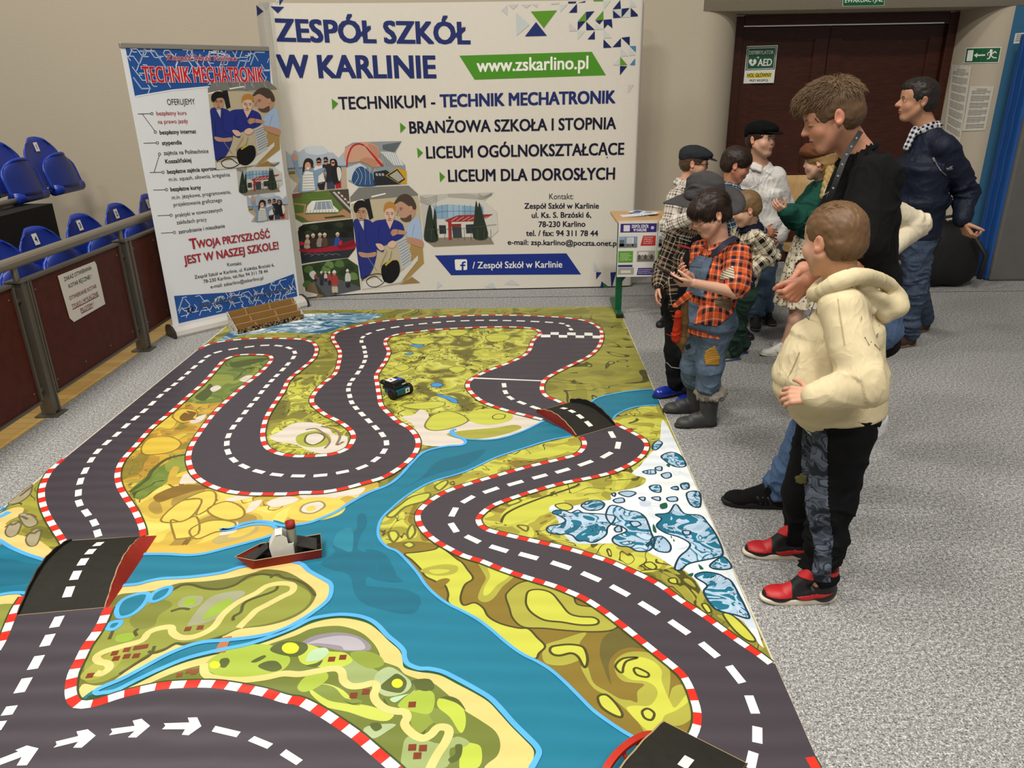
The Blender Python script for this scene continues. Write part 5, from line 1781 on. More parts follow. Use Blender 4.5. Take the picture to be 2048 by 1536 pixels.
for t_, c_, p0, p1, cp_, m_, bd in (
        ('OFERUJEMY', 'R', (1071, 672), (1249, 668), 38, INKR, -.004), ('bezpłatny kurs', 'R', (1002, 738), (1193, 734), 26, CRED, .012), ('na prawo jazdy', 'R', (1012, 792), (1203, 786), 26, CRED, .012),
        ('bezpłatny internat', 'R', (1023, 860), (1255, 852), 26, INKR, .03), ('stypendia', 'R', (1038, 928), (1163, 922), 26, INKR, .03), ('zajęcia na Politechnice', 'R', (1049, 992), (1334, 978), 26, INKR, .014),
        ('Koszalińskiej', 'R', (1059, 1046), (1224, 1036), 26, INKR, .03), ('bezpłatne zajęcia sportowe', 'R', (1071, 1112), (1401, 1088), 26, INKR, .03), ('m.in. squash, siłownia, kręgielnia', 'R', (1081, 1160), (1472, 1128), 25, INKR, .004),
        ('bezpłatne kursy', 'R', (1092, 1224), (1286, 1210), 26, INKR, .03), ('m.in. językowe, programowania,', 'R', (1101, 1276), (1477, 1238), 25, INKR, .004), ('projektowania graficznego', 'R', (1111, 1322), (1421, 1290), 25, INKR, .004),
        ('praktyki w nowoczesnych', 'R', (1122, 1390), (1423, 1352), 25, INKR, .008), ('zakładach pracy', 'R', (1131, 1436), (1323, 1414), 25, INKR, .004), ('zatrudnienie i mieszkanie', 'S', (1143, 216), (1439, 176), 25, INKR, .014),
        ('Kontakt:', 'S', (1455, 424), (1548, 414), 22, INKR, .012), ('Zespół Szkół w Karlinie, ul. Księdza Brzóski 6,', 'S', (1246, 504), (1755, 424), 22, INKR, .012), ('78-230 Karlino, tel./fax 94 311 78 44', 'S', (1303, 532), (1713, 464), 22, INKR, .012),
        ('e-mail: zskarlino@zskarlino.pl', 'S', (1348, 566), (1684, 508), 22, INKR, .012)):
    pt(b, RS, t_, c_, p0, p1, cp_, m_, bd, 3)
b.build('offer_text', ru)
b = MB()
pt(b, RS, 'T', 'S', (1220, 314), (1262, 308), 66, pr('#b32029'), .03, 5, pr('#8d8f98'), .03)
pt(b, RS, 'WOJA PRZYSZŁOŚĆ', 'S', (1262, 306), (1727, 240), 48, pr('#b32029'), .02, 5, pr('#8d8f98'), .03)
pt(b, RS, 'JEST W NASZEJ SZKOLE!', 'S', (1180, 410), (1782, 312), 52, pr('#b32029'), .02, 5, pr('#8d8f98'), .03)
b.build('slogan_text', ru)
for s_ in ('R:881,729 962,727', 'R:910,730 990,838', 'R:918,916 998,914', 'R:957,1104 1033,1102', 'R:985,1103 1018,994', 'R:980,1216 1056,1214', 'R:1008,1380 1085,1377', 'R:1030,1492 1107,1487'):
    b = MB()
    pl(b, RS, s_, .0035, INKR, 3)
    b.build('bullet_line', ru)
for x, y in ((971, 727), (993, 845), (1006, 914), (1020, 986), (1042, 1102), (1064, 1213), (1094, 1377), (1115, 1487)):
    s_ = 'R:' + ' '.join('%f,%f' % (x + 8 * math.cos(a), y + 8 * math.sin(a)) for a in np.arange(0, 6.2, .6))
    b = MB()
    pl(b, RS, s_, .0035, INKR, 3, closed=True)
    b.build('bullet_ring', ru)
CROP['qa'] = Aff('R', lambda x, y: (1580 + .74 * (x - 960) - .03 * (y - 725), 662 + .64 * (y - 725) + .03 * (x - 960)))
CROP['qb'] = Aff('R', lambda x, y: (1655 + .43 * (x - 1560), 1138 + .42 * (y - 770) - .03 * (x - 1560)))
CROP['qc'] = Aff('R', lambda x, y: (1672 + .50 * (x - 240), 1310 + .47 * (y - 315) - .01 * (x - 240)))
for key, kd, lb in (('qa', 'workshop', 'printed photo of three people in a workshop'), ('qb', 'school', 'printed photo of the school entrance with red canopy'), ('qc', 'friends', 'printed photo of four cheering young people')):
    b = MB()
    picture(b, RS, key, kd)
    b.build('photo_print', ru)['label'] = lb

# ------------------------------------------------------------------ table with posters
TZ = .752
tl = fl(1236.5, 441, TZ)
TX0, TY0 = tl[0], tl[1]
TX1, TY1 = TX0 + 1.22, TY0 + .46
BIR = wood_mat('birch_laminate', '#b98f5c', '#c9a271', (2, 14, 2), .45)
GMET = flat('#0f5a36', .35, .2)
tb = thing('school_table', 'small beech school table with green legs under the posters', 'table', ((TX0 + TX1) / 2, (TY0 + TY1) / 2, 0))
b = MB()
b.bbox(((TX0 + TX1) / 2, (TY0 + TY1) / 2, TZ - .012), (TX1 - TX0 + .02, TY1 - TY0, .024), BIR, .006)
b.build('tabletop', tb)
b = MB()
b.box(((TX0 + TX1) / 2, TY0 + .06, TZ - .06), (TX1 - TX0 - .1, .03, .06), GMET)
b.box(((TX0 + TX1) / 2, TY1 - .06, TZ - .06), (TX1 - TX0 - .1, .03, .06), GMET)
b.build('frame_rail', tb)
for x in (TX0 + .035, TX1 - .035):
    b = MB()
    b.bbox((x, TY0 + .10, .36), (.05, .035, .72), GMET, .008)
    lg = b.build('leg', tb)
    b = MB()
    b.bbox((x, TY0 + .22, .022), (.05, .5, .035), GMET, .008)
    b.bbox((x, TY0 - .03, .018), (.056, .04, .036), flat('#141414', .6), .006)
    b.build('foot', lg)


def poster(x0, label, n):
    mb = MB()
    sf = Flat((x0, TY0 - .002, TZ - .43), (1, 0, 0), (0, 0, 1))
    sf.n = np.array((0, -1.0, 0))
    wd, ht = .292, .425

    def R_(a, c, e, f, h, l=1, sk=0.0):
        mb.add([sf.p3(a * wd + sk * wd, (1 - c) * ht, .0006 * l), sf.p3(e * wd, (1 - c) * ht, .0006 * l), sf.p3(e * wd - abs(min(sk, 0)) * wd, (1 - f) * ht, .0006 * l), sf.p3(a * wd, (1 - f) * ht, .0006 * l)], [(0, 3, 2, 1)], pr(h))

    def Tx(s_, a, c, e, h, cap, bold=.02):
        V, F_ = glyphs(s_, bold)
        x_0, x_1 = V[:, 0].min(), V[:, 0].max()
        mb.add([sf.p3((a + (e - a) * (v[0] - x_0) / (x_1 - x_0)) * wd, (1 - c) * ht + v[1] / CAPH * cap * ht, .002) for v in V], F_, pr(h))
    mb.prism([sf.p3(0, 0), sf.p3(wd, 0), sf.p3(wd, ht), sf.p3(0, ht)], (0, .001, 0), pr('#d9d6d2'))
    R_(.05, .045, .98, .20, '#3a2c74', 1)
    R_(.40 - .27, .07, .29, .18, '#d7d5dc', 2)
    Tx('ZESPÓŁ SZKÓŁ', .33, .118, .77, '#f0eef4', .05)
    Tx('W KARLINIE', .38, .182, .72, '#f0eef4', .05)
    for r_, h_ in ((.034, '#e8e6ee'), (.022, '#3a2c74'), (.014, '#e8e6ee')):
        mb.add([sf.p3(.87 * wd + r_ * .29 * math.cos(a) * 1.2, (1 - .122) * ht + r_ * .29 * math.sin(a) * 1.2, .0012 + .0002 * (.04 - r_) * 100) for a in np.arange(0, 6.28, .4)], [tuple(range(16))], pr(h_))
    # photo of the school block
    R_(.02, .27, .50, .47, '#8fa6bd', 1)
    R_(.02, .40, .50, .47, '#777d78', 2)
    R_(.24, .29, .40, .45, '#dcdcd8', 2)
    R_(.04, .33, .16, .45, '#5a6468', 2)
    for i in range(6):
        R_(.26 + .02 * i, .30, .268 + .02 * i, .45, '#9aa2a8', 3)
    for xx in (.18, .42, .46):
        R_(xx, .28, xx + .008, .46, '#4a443c', 4)
    R_(.58, .26, .97, .44, '#b8352f', 1, .06)
    for i, s_ in enumerate(('MECHATRONIK', 'SZKOŁA', 'UL. BRZÓSKI 6', '94 311 78 44')):
        Tx(s_, .66, .30 + .035 * i, .9 - .03 * (i % 2), '#f1d9d5', .018, .01)
    R_(.02, .53, .40, .74, '#5a9a2c', 1)
    for i, s_ in enumerate(('TECHNIKUM', 'TECHNIK MECHATRONIK', 'BRANŻOWA SZKOŁA', 'LICEUM')):
        Tx(s_, .07, .59 + .035 * i, .3 + .06 * (i % 2), '#e8f0df', .018, .01)
    R_(.50, .53, .97, .73, '#a9a398', 1)
    R_(.52, .62, .95, .72, '#6f6a64', 2)
    R_(.55, .55, .80, .61, '#d9d4c8', 2)
    for i in range(5):
        R_(.54 + .08 * i, .60, .59 + .08 * i, .68, '#8d8780' if i % 2 else '#4d4a48', 3)
    R_(.02, .78, .40, .82, '#3a2c74', 1)
    R_(.02, .83, .44, .96, '#9e9c90', 1)
    R_(.10, .88, .36, .93, '#cfcdc4', 2)
    R_(.52, .84, .96, .97, '#3a2c74', 1, .03)
    for i, s_ in enumerate(('LICEUM OGÓLNOKSZTAŁCĄCE', 'DLA DOROSŁYCH', 'BRANŻOWA SZKOŁA I STOPNIA')):
        Tx(s_, .56, .88 + .032 * i, .92 - .05 * (i % 2), '#d9d5ea', .016, .01)
    tag(mb.build('poster', origin=sf.p3(wd / 2, 0)), label, 'poster', 'school posters hung from the table edge')


poster(TX0 + .004, 'white school poster with purple heading at the left end of the table front', 0)
poster(TX0 + .302, 'white school poster half hidden behind the boy in the flat cap', 1)
rnd = random.Random(4)
for i in range(14):
    a = -1.5 + i * .2
    b = MB()
    c0 = np.array((TX0 + .10 + .014 * i, TY0 + .20 + .003 * i, TZ + .0015 + i * .0012))
    Rm = rotz(a)
    b.box(c0 + Rm @ np.array((0, .05, 0)), (.10, .21, .0010), pr('#d8dbe2'), Rm)
    b.box(c0 + Rm @ np.array((0, .11, .0006)), (.09, .06, .0006), pr('#3d4d8c'), Rm)
    b.box(c0 + Rm @ np.array((0, .02, .0006)), (.08, .06, .0006), pr('#9aa4b4'), Rm)
    tag(b.build('leaflet', origin=c0), 'white and blue leaflet in the fanned pile on the table', 'leaflet', 'fanned leaflets on the table')
for i in range(2):
    b = MB()
    c0 = np.array((TX0 + .46 + .16 * i, TY0 + .10 + .03 * i, TZ + .002))
    Rm = rotz(.35 + .5 * i)
    b.box(c0, (.21, .15, .003), pr(('#7f8272', '#2a2a2a')[i]), Rm)
    tag(b.build('brochure', origin=c0), ('grey-green brochure lying in front of the leaflets on the table', 'dark brochure lying near the boys on the table')[i], 'brochure')

# ------------------------------------------------------------------ school chair behind
PLY = wood_mat('plywood', '#a98655', '#b99766', (10, 2, 2), .45)
cx, cy = 2.28, 6.15
ch = thing('school_chair', 'plywood school chair against the wall behind the girl', 'chair', (cx, cy, 0))
b = MB()
panel_surface(b, lambda u, v: np.array((cx - .21 + .42 * u, cy + .2 + .03 * (1 - (2 * u - 1) ** 2) + .05 * v, .68 + .30 * v)), 12, 4, PLY, .012)
b.build('backrest', ch, True)
b = MB()
panel_surface(b, lambda u, v: np.array((cx - .2 + .4 * u, cy - .2 + .4 * v, .45 - .012 * (1 - (2 * u - 1) ** 2))), 10, 6, PLY, .012)
b.build('seat', ch, True)
for sx in (-.18, .18):
    b = MB()
    b.tube([(cx + sx, cy + .25, .96), (cx + sx, cy + .19, .45), (cx + sx, cy + .24, .012)], .011, flat('#26292a', .4, .5), 8)
    b.build('leg', ch, True)
    b = MB()
    b.tube([(cx + sx, cy + .17, .43), (cx + sx, cy - .17, .43), (cx + sx, cy - .22, .012)], .011, flat('#26292a', .4, .5), 8)
    b.build('leg', ch, True)

# ------------------------------------------------------------------ cardboard bridges
BCARD = flat('#26251f', .75, 0, .25, .25, 24)
RCARD = flat('#8c2417', .6, 0, .3, .15, 30)
EDGEC = flat('#b59a72', .8)
DASH = flat('#eeeae0', .7)
BK = flat('#0f0e0d', .8)


def bridge(label, loc, near, far, h, wall_near, wall_far, out_near=0.0, ndash=5, near_m=None, base=.006, dash=True, t0=0.12, t1=0.95, far_m=None):
    """near / far: plan lines (start, end) of the two deck edges; deck arches to h"""
    bt = thing('cardboard_bridge', label, 'toy bridge', loc)
    N = 16
    A0, A1 = (np.array(p) for p in near)
    B0, B1 = (np.array(p) for p in far)

    def hz(t):
        return base + h * math.sin(math.pi * min(max(t, 0), 1)) ** 1.0

    def P(t, q, dz=0.0):
        a, c = A0 + (A1 - A0) * t, B0 + (B1 - B0) * t
        p = a + (c - a) * q
        return np.array((p[0], p[1], hz(t) + dz))
    rnd = random.Random(int(abs(loc[0]) * 100))
    b = MB()
    panel_surface(b, lambda u, v: P(u, v) + np.array((0, 0, .0008 * math.sin(40 * u * (1 + v)))), N, 6, BCARD, .004)
    dk = b.build('deck', bt)
    b = MB()
    for t_ in (0, 1):
        b.tube([P(t_, q, 0) for q in np.linspace(0, 1, 9)], .0028, EDGEC, 6)
    b.build('torn_edge', dk)
    if dash:
        for i in range(ndash):
            b = MB()
            ta = t0 + (t1 - t0) * i / ndash
            tb_ = ta + (t1 - t0) / ndash * .6
            w_ = .055
            q = []
            for k_ in range(4):
                t_ = ta + (tb_ - ta) * k_ / 3
                q += [P(t_, .5 - w_, .0032), P(t_, .5 + w_, .0032)]
            b.add(q, [(2 * k_, 2 * k_ + 1, 2 * k_ + 3, 2 * k_ + 2) for k_ in range(3)], DASH)
            b.build('painted_dash', dk)
    for q, wh, m_, out in ((0, wall_near, near_m or RCARD, out_near), (1, wall_far, far_m or BK, 0)):
        b = MB()
        eL = (A0 - B0) if q == 0 else (B0 - A0)
        eL = eL / np.linalg.norm(eL)

        def wallf(u, v, q=q, wh=wh, out=out, eL=eL):
            top = P(u, q, wh * (math.sin(math.pi * (.12 + .76 * u)) ** .6) + .002 * math.sin(37 * u) * (v > .9))
            d = out if not callable(out) else out(u)
            bot = np.array((*(P(u, q)[:2] + eL * d), .004))
            return bot + (top - bot) * v
        panel_surface(b, wallf, 20, 3, m_, .004)
        w_ = b.build('side_wall', bt)
        b = MB()
        b.tube([wallf(u, 1) for u in np.linspace(0, 1, 24)], .0024, EDGEC if q == 0 else flat('#4a3c2a', .8), 5)
        b.build('cut_edge', w_)
    return bt


nf = lambda x, y, z=0.0: fl(*pxs('N:%f,%f' % (x, y))[0], z)[:2]
bridge('black cardboard bridge with red side over the river at the left', (*nf(780, 800), MZ), (nf(1268, 1195), nf(1702, 338)), (nf(225, 1288), nf(865, 385)), .045, .002, .018, out_near=lambda u: .012 + .05 * u, near_m=RCARD)
uf = lambda x, y: fl(*pxs('U:%f,%f' % (x, y))[0], 0)[:2]
bridge('small arched cardboard bridge with red wall at the far river crossing', (*uf(640, 560), MZ), (uf(212, 420), uf(722, 745)), (uf(640, 300), uf(1212, 604)), .036, .024, .034, ndash=4, t0=.2, t1=.97)
of = lambda x, y, z=0.0: fl(*pxs('O:%f,%f' % (x, y))[0], z)[:2]
ca, cb_ = of(835, 150), of(1785, 632)
dv = cb_ - ca
dv = np.array((dv[1], -dv[0])) / np.linalg.norm(dv)
if dv[1] > 0:
    dv = -dv
lf_ = of(440, 660, .03) - ca
lf_ = lf_ / np.linalg.norm(lf_)
bt = bridge('black cardboard bridge with red curved railing at the bottom edge', (*(ca + .3 * lf_ + .2 * (cb_ - ca)), MZ), (ca, ca + lf_ * .62), (cb_, cb_ + lf_ * .62), .07, .003, .003, ndash=6, near_m=BK, t0=.17, t1=.98)
b = MB()
arc = smooth([np.array((*of(x, y, z), z)) for x, y, z in ((725, 272, .015), (640, 285, .035), (540, 325, .05), (420, 400, .06), (310, 500, .065), (230, 600, .065), (180, 690, .06), (170, 800, .04))], False, 4)
vs, fs = [], []
for i, p in enumerate(arc):
    t = arc[min(i + 1, len(arc) - 1)] - arc[max(i - 1, 0)]
    t = t / np.linalg.norm(t)
    s_ = np.cross(t, (0, 0, 1.0))
    s_ /= np.linalg.norm(s_)
    for a, c in ((-1, -1), (1, -1), (1, 1), (-1, 1)):
        vs.append(p + s_ * .0095 * a + np.array((0, 0, .006 * c)))
for i in range(len(arc) - 1):
    for j in range(4):
        fs.append((4 * i + j, 4 * i + (j + 1) % 4, 4 * i + 4 + (j + 1) % 4, 4 * i + 4 + j))
fs += [(0, 1, 2, 3), tuple(len(vs) - 4 + j for j in range(4))]
RC2 = flat('#b5301f', .6, 0, .3, .15, 30)
b.add(vs, fs, RC2)
for s_ in (((385, 470, .05), (400, 530, .04), (440, 562, .03), (500, 575, .02)), ((600, 400, .02), (550, 375, .035), (500, 372, .05))):
    pth = smooth([np.array((*of(x, y, z), z)) for x, y, z in s_], False, 4)
    b.tube(pth, .006, RC2, 6)
b.build('curved_railing', bt)

# ------------------------------------------------------------------ cardboard boat
kf = lambda x, y, z=0.0: fl(*pxs('K:%f,%f' % (x, y))[0], z)[:2]
s0, s1 = kf(1740, 838), kf(565, 1035)
ex = (s1 - s0) / np.linalg.norm(s1 - s0)
ey = np.array((ex[1], -ex[0]))
if ey[1] < 0:
    ey = -ey
LB = np.linalg.norm(s1 - s0)
bo = thing('toy_boat', 'red and black cardboard steamboat with white cabin on the printed river', 'toy boat', (*(s0 + ex * LB / 2 + ey * .05), MZ))
q3 = lambda x, y, z: np.array((*(s0 + ex * x + ey * y), MZ + z))
WB = .105
RBOAT = flat('#7f2114', .6, 0, .3, .15, 40)
b = MB()
bot = [(0, 0), (LB, 0), (LB + .015, WB / 2), (LB - .01, WB), (0, WB)]
top = [(-.004, -.004), (LB - .012, -.004), (LB + .062, WB * .42), (LB - .03, WB + .004), (-.004, WB + .004)]
vs = [q3(x, y, .002) for x, y in bot] + [q3(x, y, .042) for x, y in top]
b.add(vs, [(i, (i + 1) % 5, 5 + (i + 1) % 5, 5 + i) for i in range(5)] + [(4, 3, 2, 1, 0)], RBOAT)
vi = [q3(x * .985 + .003, (y - WB / 2) * .94 + WB / 2, .006) for x, y in bot] + [q3(x * .985 + .002, (y - WB / 2) * .95 + WB / 2, .042) for x, y in top]
b.add(vi, [(5 + i, 5 + (i + 1) % 5, (i + 1) % 5, i) for i in range(5)] + [(0, 1, 2, 3, 4)], BK)
hull = b.build('hull', bo)
b = MB()
b.tube([q3(x, y, .042) for x, y in top], .0018, EDGEC, 5, closed=True)
b.build('cut_edge', hull)
DGC = flat('#2b2926', .75, grain=.2)
b = MB()
b.prism([q3(.015, .012, .036), q3(.012, WB - .012, .036), q3(.085, WB - .008, .062), q3(.088, .03, .056)], (0, 0, -.003), DGC)
b.build('hatch', bo)
b = MB()
b.prism([q3(LB - .01, .012, .036), q3(LB + .035, .042, .036), q3(LB - .03, WB - .012, .037), q3(LB - .06, WB - .02, .06), q3(LB - .062, .045, .058)], (0, 0, -.003), DGC)
b.build('hatch', bo)
WCARD = flat('#d9d5cc', .75, 0, .2, .1, 35)
b = MB()
kp = lambda x, z, y: q3(x, y, z)
cabin = [(.098, .01), (.098, .072), (.117, .074), (.119, .10), (.138, .118), (.158, .118), (.185, .07), (.178, .008)]
b.prism([kp(x, z, .022) for x, z in cabin], (*(ey * .004), 0), WCARD)
b.prism([kp(x, z, .075) for x, z in cabin], (*(ey * .004), 0), WCARD)
b.prism([kp(.098, .01, .022), kp(.098, .072, .022), kp(.098, .072, .078), kp(.098, .01, .078)], (*(ex * .003), 0), WCARD)
b.prism([kp(.178, .01, .022), kp(.185, .07, .022), kp(.185, .07, .078), kp(.178, .01, .078)], (*(ex * .003), 0), WCARD)
b.prism([kp(.185, .07, .022), kp(.158, .118, .022), kp(.158, .118, .078), kp(.185, .07, .078)], (*(ex * .003), 0), WCARD)
b.prism([kp(.158, .118, .022), kp(.135, .118, .022), kp(.135, .118, .078), kp(.158, .118, .078)], (0, 0, -.003), WCARD)
b.build('cabin', bo)
b = MB()
b.lathe(q3(.102, .052, .008), [(.0185, 0), (.0175, .118), (.0185, .1185), (.0185, .138), (.0165, .138), (.0165, .1)], WCARD, 24)
fn = b.build('funnel', bo, True)
b = MB()
b.lathe(q3(.102, .052, .128), [(.0188, 0), (.0186, .024), (.0166, .024), (.0160, .0)], RCARD, 24)
b.build('funnel_top', fn, True)

# ------------------------------------------------------------------ robot car
rc0, rc1, rc2 = fl(795, 802)[:2], fl(817, 793)[:2], fl(763, 791)[:2]
e1 = (rc1 - rc0) / np.linalg.norm(rc1 - rc0)
e2 = np.array((-e1[1], e1[0]))
if (rc2 - rc0) @ e2 < 0:
    e2 = -e2
rb_ = thing('robot_car', 'small black and teal two-wheeled robot car on the track edge', 'toy robot', (*(rc0 + e1 * .06 + e2 * .05), MZ))
Rr = np.array(((e1[0], e2[0], 0), (e1[1], e2[1], 0), (0, 0, 1)))
q3 = lambda x, y, z: np.array((*(rc0 + e1 * x + e2 * y), MZ + z))
TB = flat('#12525f', .35, 0, .5)
BLKP = flat('#141516', .4, 0, .5)
b = MB()
b.bbox(q3(.055, .06, .036), (.105, .115, .036), TB, .008, Rr)
b.bbox(q3(.055, .135, .036), (.06, .05, .024), TB, .006, Rr)
b.bbox(q3(.115, .06, .04), (.02, .04, .02), TB, .004, Rr)
b.build('chassis', rb_)
b = MB()
b.bbox(q3(.05, .07, .068), (.105, .10, .03), BLKP, .008, Rr)
b.bbox(q3(.05, .07, .089), (.095, .085, .016), BLKP, .006, Rr)
b.lathe(q3(.02, .135, .075), [(.012, -.02), (.016, -.01), (.016, .01), (.012, .02)], BLKP, 14, Rr @ np.array(((1, 0, 0), (0, 0, 1), (0, -1, 0))))
b.build('controller', rb_)
for L_ in ((((.035, .085, .0977), (.05, .05, .001), '#e8e6e0'), ((.036, .087, .0985), (.012, .016, .0008), '#20211f')), (((.085, .0018, .036), (.032, .001, .028), '#e8e6e0'), ((.085, .0012, .036), (.01, .001, .012), '#20211f'))):
    b = MB()
    for c_, d_, h_ in L_:
        b.box(q3(*c_), d_, flat(h_, .5), Rr)
    b.build('sticker', rb_)['label'] = 'white sticker with a small black mark'
b = MB()
b.box(q3(.078, .06, .0977), (.03, .034, .001), flat('#2a52c8', .35), Rr)
b.build('screen', rb_)['label'] = 'small blue screen'
b = MB()
b.box(q3(.075, .018, .078), (.03, .002, .006), flat('#d8d6d0', .4), Rr)
b.build('light_strip', rb_)
for y_, sg in ((-.004, 1), (.112, 1)):
    b = MB()
    Rw = Rr @ np.array(((0, 0, 1.0), (1.0, 0, 0), (0, 1.0, 0)))
    cW = q3(-.008, .03, .033) if y_ < 0 else q3(.118, .03, .033)
    b.lathe(cW, [(.01, -.012), (.026, -.012), (.0325, -.009), (.0325, .009), (.026, .012), (.01, .012)], flat('#0d0d0d', .75), 28, Rw)
    wl = b.build('wheel', rb_, True)
    b = MB()
    b.lathe(cW, [(.018, -.0135), (.018, .0135)], flat('#1b1c1d', .4), 16, Rw)
    b.build('hub', wl)

# ------------------------------------------------------------------ cardboard organiser by the banner
xf = lambda x, y, z=0.0: fl(*pxs('X:%f,%f' % (x, y))[0], z)[:2]
o0, o1 = xf(865, 706), xf(1722, 502)
ex = (o1 - o0) / np.linalg.norm(o1 - o0)
ey = np.array((-ex[1], ex[0]))
LW = np.linalg.norm(o1 - o0)
CB = flat('#94713f', .8, 0, .2, .12, 30)
t = NT('scribbled_card')
f_ = t.noise(t.obj(), 55, 3, .6, 1.5)
PATB = t.out(t.ramp(f_, [(0, '#141210'), (.49, '#141210'), (.51, '#a98a5c'), (1, '#b89a6c')], 'CONSTANT'), .8, 0, .2)
t = NT('marbled_card')
f_ = t.noise(t.obj(), 28, 4, .65, 2.5)
PATW = t.out(t.ramp(f_, [(.35, '#55514c'), (.48, '#c9c4ba'), (.6, '#ded9cf')]), .8, 0, .2)
og = thing('cardboard_organiser', 'stepped cardboard box organiser with patterned rim at the foot of the roll-up banner', 'organiser', (*(o0 + ex * LW / 2 + ey * .07), MZ))
q3 = lambda x, y, z: np.array((*(o0 + ex * x + ey * y), MZ + z))
D_, HB_, HF = .135, .15, .036
sidep = [(0, 0), (0, HF), (D_ - .012, HB_), (D_, HB_), (D_, 0)]
for x_ in (0, LW - .004):
    b = MB()
    b.prism([q3(x_, y, z) for y, z in sidep], (*(ex * .004), 0), PATW)
    b.build('side_panel', og)
b = MB()
b.prism([q3(0.004, 0, .0), q3(LW - .004, 0, .0), q3(LW - .004, 0, HF), q3(.004, 0, HF)], (*(ey * .004), 0), PATB)
b.build('front_strip', og)
b = MB()
b.prism([q3(.004, D_ - .004, 0), q3(LW - .004, D_ - .004, 0), q3(LW - .004, D_ - .004, HB_), q3(.004, D_ - .004, HB_)], (*(ey * .004), 0), CB)
b.prism([q3(.004, .01, .006), q3(LW - .004, .01, .006), q3(LW - .004, D_, .03), q3(.004, D_, .03)], (0, 0, .003), CB)
b.build('back_panel', og)
for y0, y1, z0, z1 in ((.004, .048, .006, .048), (.048, .092, .048, .092), (.092, D_ - .004, .092, HB_)):
    b = MB()
    b.prism([q3(.004, y0, z0), q3(LW - .004, y0, z0), q3(LW - .004, y1, z0), q3(.004, y1, z0)], (0, 0, .003), CB)
    if z1 < HB_:
        b.prism([q3(.004, y1 - .004, z0), q3(LW - .004, y1 - .004, z0), q3(LW - .004, y1 - .004, z1 + .014), q3(.004, y1 - .004, z1 + .014)], (*(ey * .004), 0), CB)
        b.prism([q3(.004, y1 - .005, z1 + .012), q3(LW - .004, y1 - .005, z1 + .012), q3(LW - .004, y1, z1 + .012), q3(.004, y1, z1 + .012)], (0, 0, .003), EDGEC)
    b.build('tier', og)
    for x_ in ((.30, .63), (.27, .64), (.25, .60, .95))[0 if y0 < .01 else 1 if y0 < .06 else 2]:
        b = MB()
        b.prism([q3(LW * x_, y0, z0 + .003), q3(LW * x_, y1 - .004, z0 + .003), q3(LW * x_, y1 - .004, z1 + .004), q3(LW * x_, y0 + .006, z0 + .022)], (*(ex * .005), 0), flat('#a58250', .8))
        b.build('divider', og)
# ------------------------------------------------------------------ figures: distance-field modelling
import openvdb

V3 = lambda *a: np.array(a, float)


def nrm(v):
    v = np.asarray(v, float)
    return v / (np.linalg.norm(v) + 1e-12)


def J(x, y, Y):
    return atY(x, y, Y)


def rc(a, b, ra, rb, k=.02, fr=None, op='u', w=None, side=None):
    """tapered rod; with side and w the section is an ellipse (w = depth / width ratio)"""
    return dict(t='rc', a=np.asarray(a, float), b=np.asarray(b, float), ra=ra, rb=rb, k=k, fr=fr, op=op, w=w, side=side)


def el(c, r, R=None, k=.02, fr=None, op='u'):
    return dict(t='el', c=np.asarray(c, float), r=np.asarray(r if hasattr(r, '__len__') else (r, r, r), float), R=np.eye(3) if R is None else np.asarray(R, float), k=k, fr=fr, op=op)


def pdist(p, X):
    if p['t'] == 'rc':
        ab = p['b'] - p['a']
        L2 = ab @ ab + 1e-12
        d = X - p['a']
        t = np.clip((d @ ab) / L2, 0, 1)
        r = p['ra'] + (p['rb'] - p['ra']) * t
        o = d - t[:, None] * ab
        if p['w'] is None:
            return np.sqrt((o * o).sum(1)) - r
        ax = ab / math.sqrt(L2)
        s = p['side'] - ax * (p['side'] @ ax)
        s = s / (np.linalg.norm(s) + 1e-9)
        f = np.cross(ax, s)
        u, v, al = o @ s, o @ f, o @ ax
        w = p['w']
        sc = np.maximum(r / .028, 1.0)
        q = np.sqrt(u * u + (v / w) ** 2 + (al * sc) ** 2)
        g = np.sqrt(u * u + (v / (w * w)) ** 2 + (al * sc * sc) ** 2) / (q + 1e-9)
        return (q - r) / np.maximum(g, 1.0)
    q = (X - p['c']) @ p['R']
    k0 = np.sqrt(((q / p['r']) ** 2).sum(1))
    k1 = np.sqrt(((q / p['r'] ** 2) ** 2).sum(1)) + 1e-9
    return np.where(k0 < 1e-4, -p['r'].min(), k0 * (k0 - 1) / k1)


def pbox(p):
    if p['t'] == 'rc':
        m = max(p['ra'], p['rb']) * max(1, p['w'] or 1)
        return np.minimum(p['a'], p['b']) - m, np.maximum(p['a'], p['b']) + m
    m = p['r'].max()
    return p['c'] - m, p['c'] + m


def comb(d, e, p):
    k = max(p['k'], 1e-5)
    if p['op'] == 'u':
        h = np.maximum(k - np.abs(d - e), 0) / k
        return np.minimum(d, e) - h * h * k * .25
    h = np.maximum(k - np.abs(-d - e), 0) / k
    return np.maximum(d, -e) + h * h * k * .25


def field(prims, X):
    d = np.full(len(X), 9.0)
    for p in prims:
        d = comb(d, pdist(p, X), p)
    return d


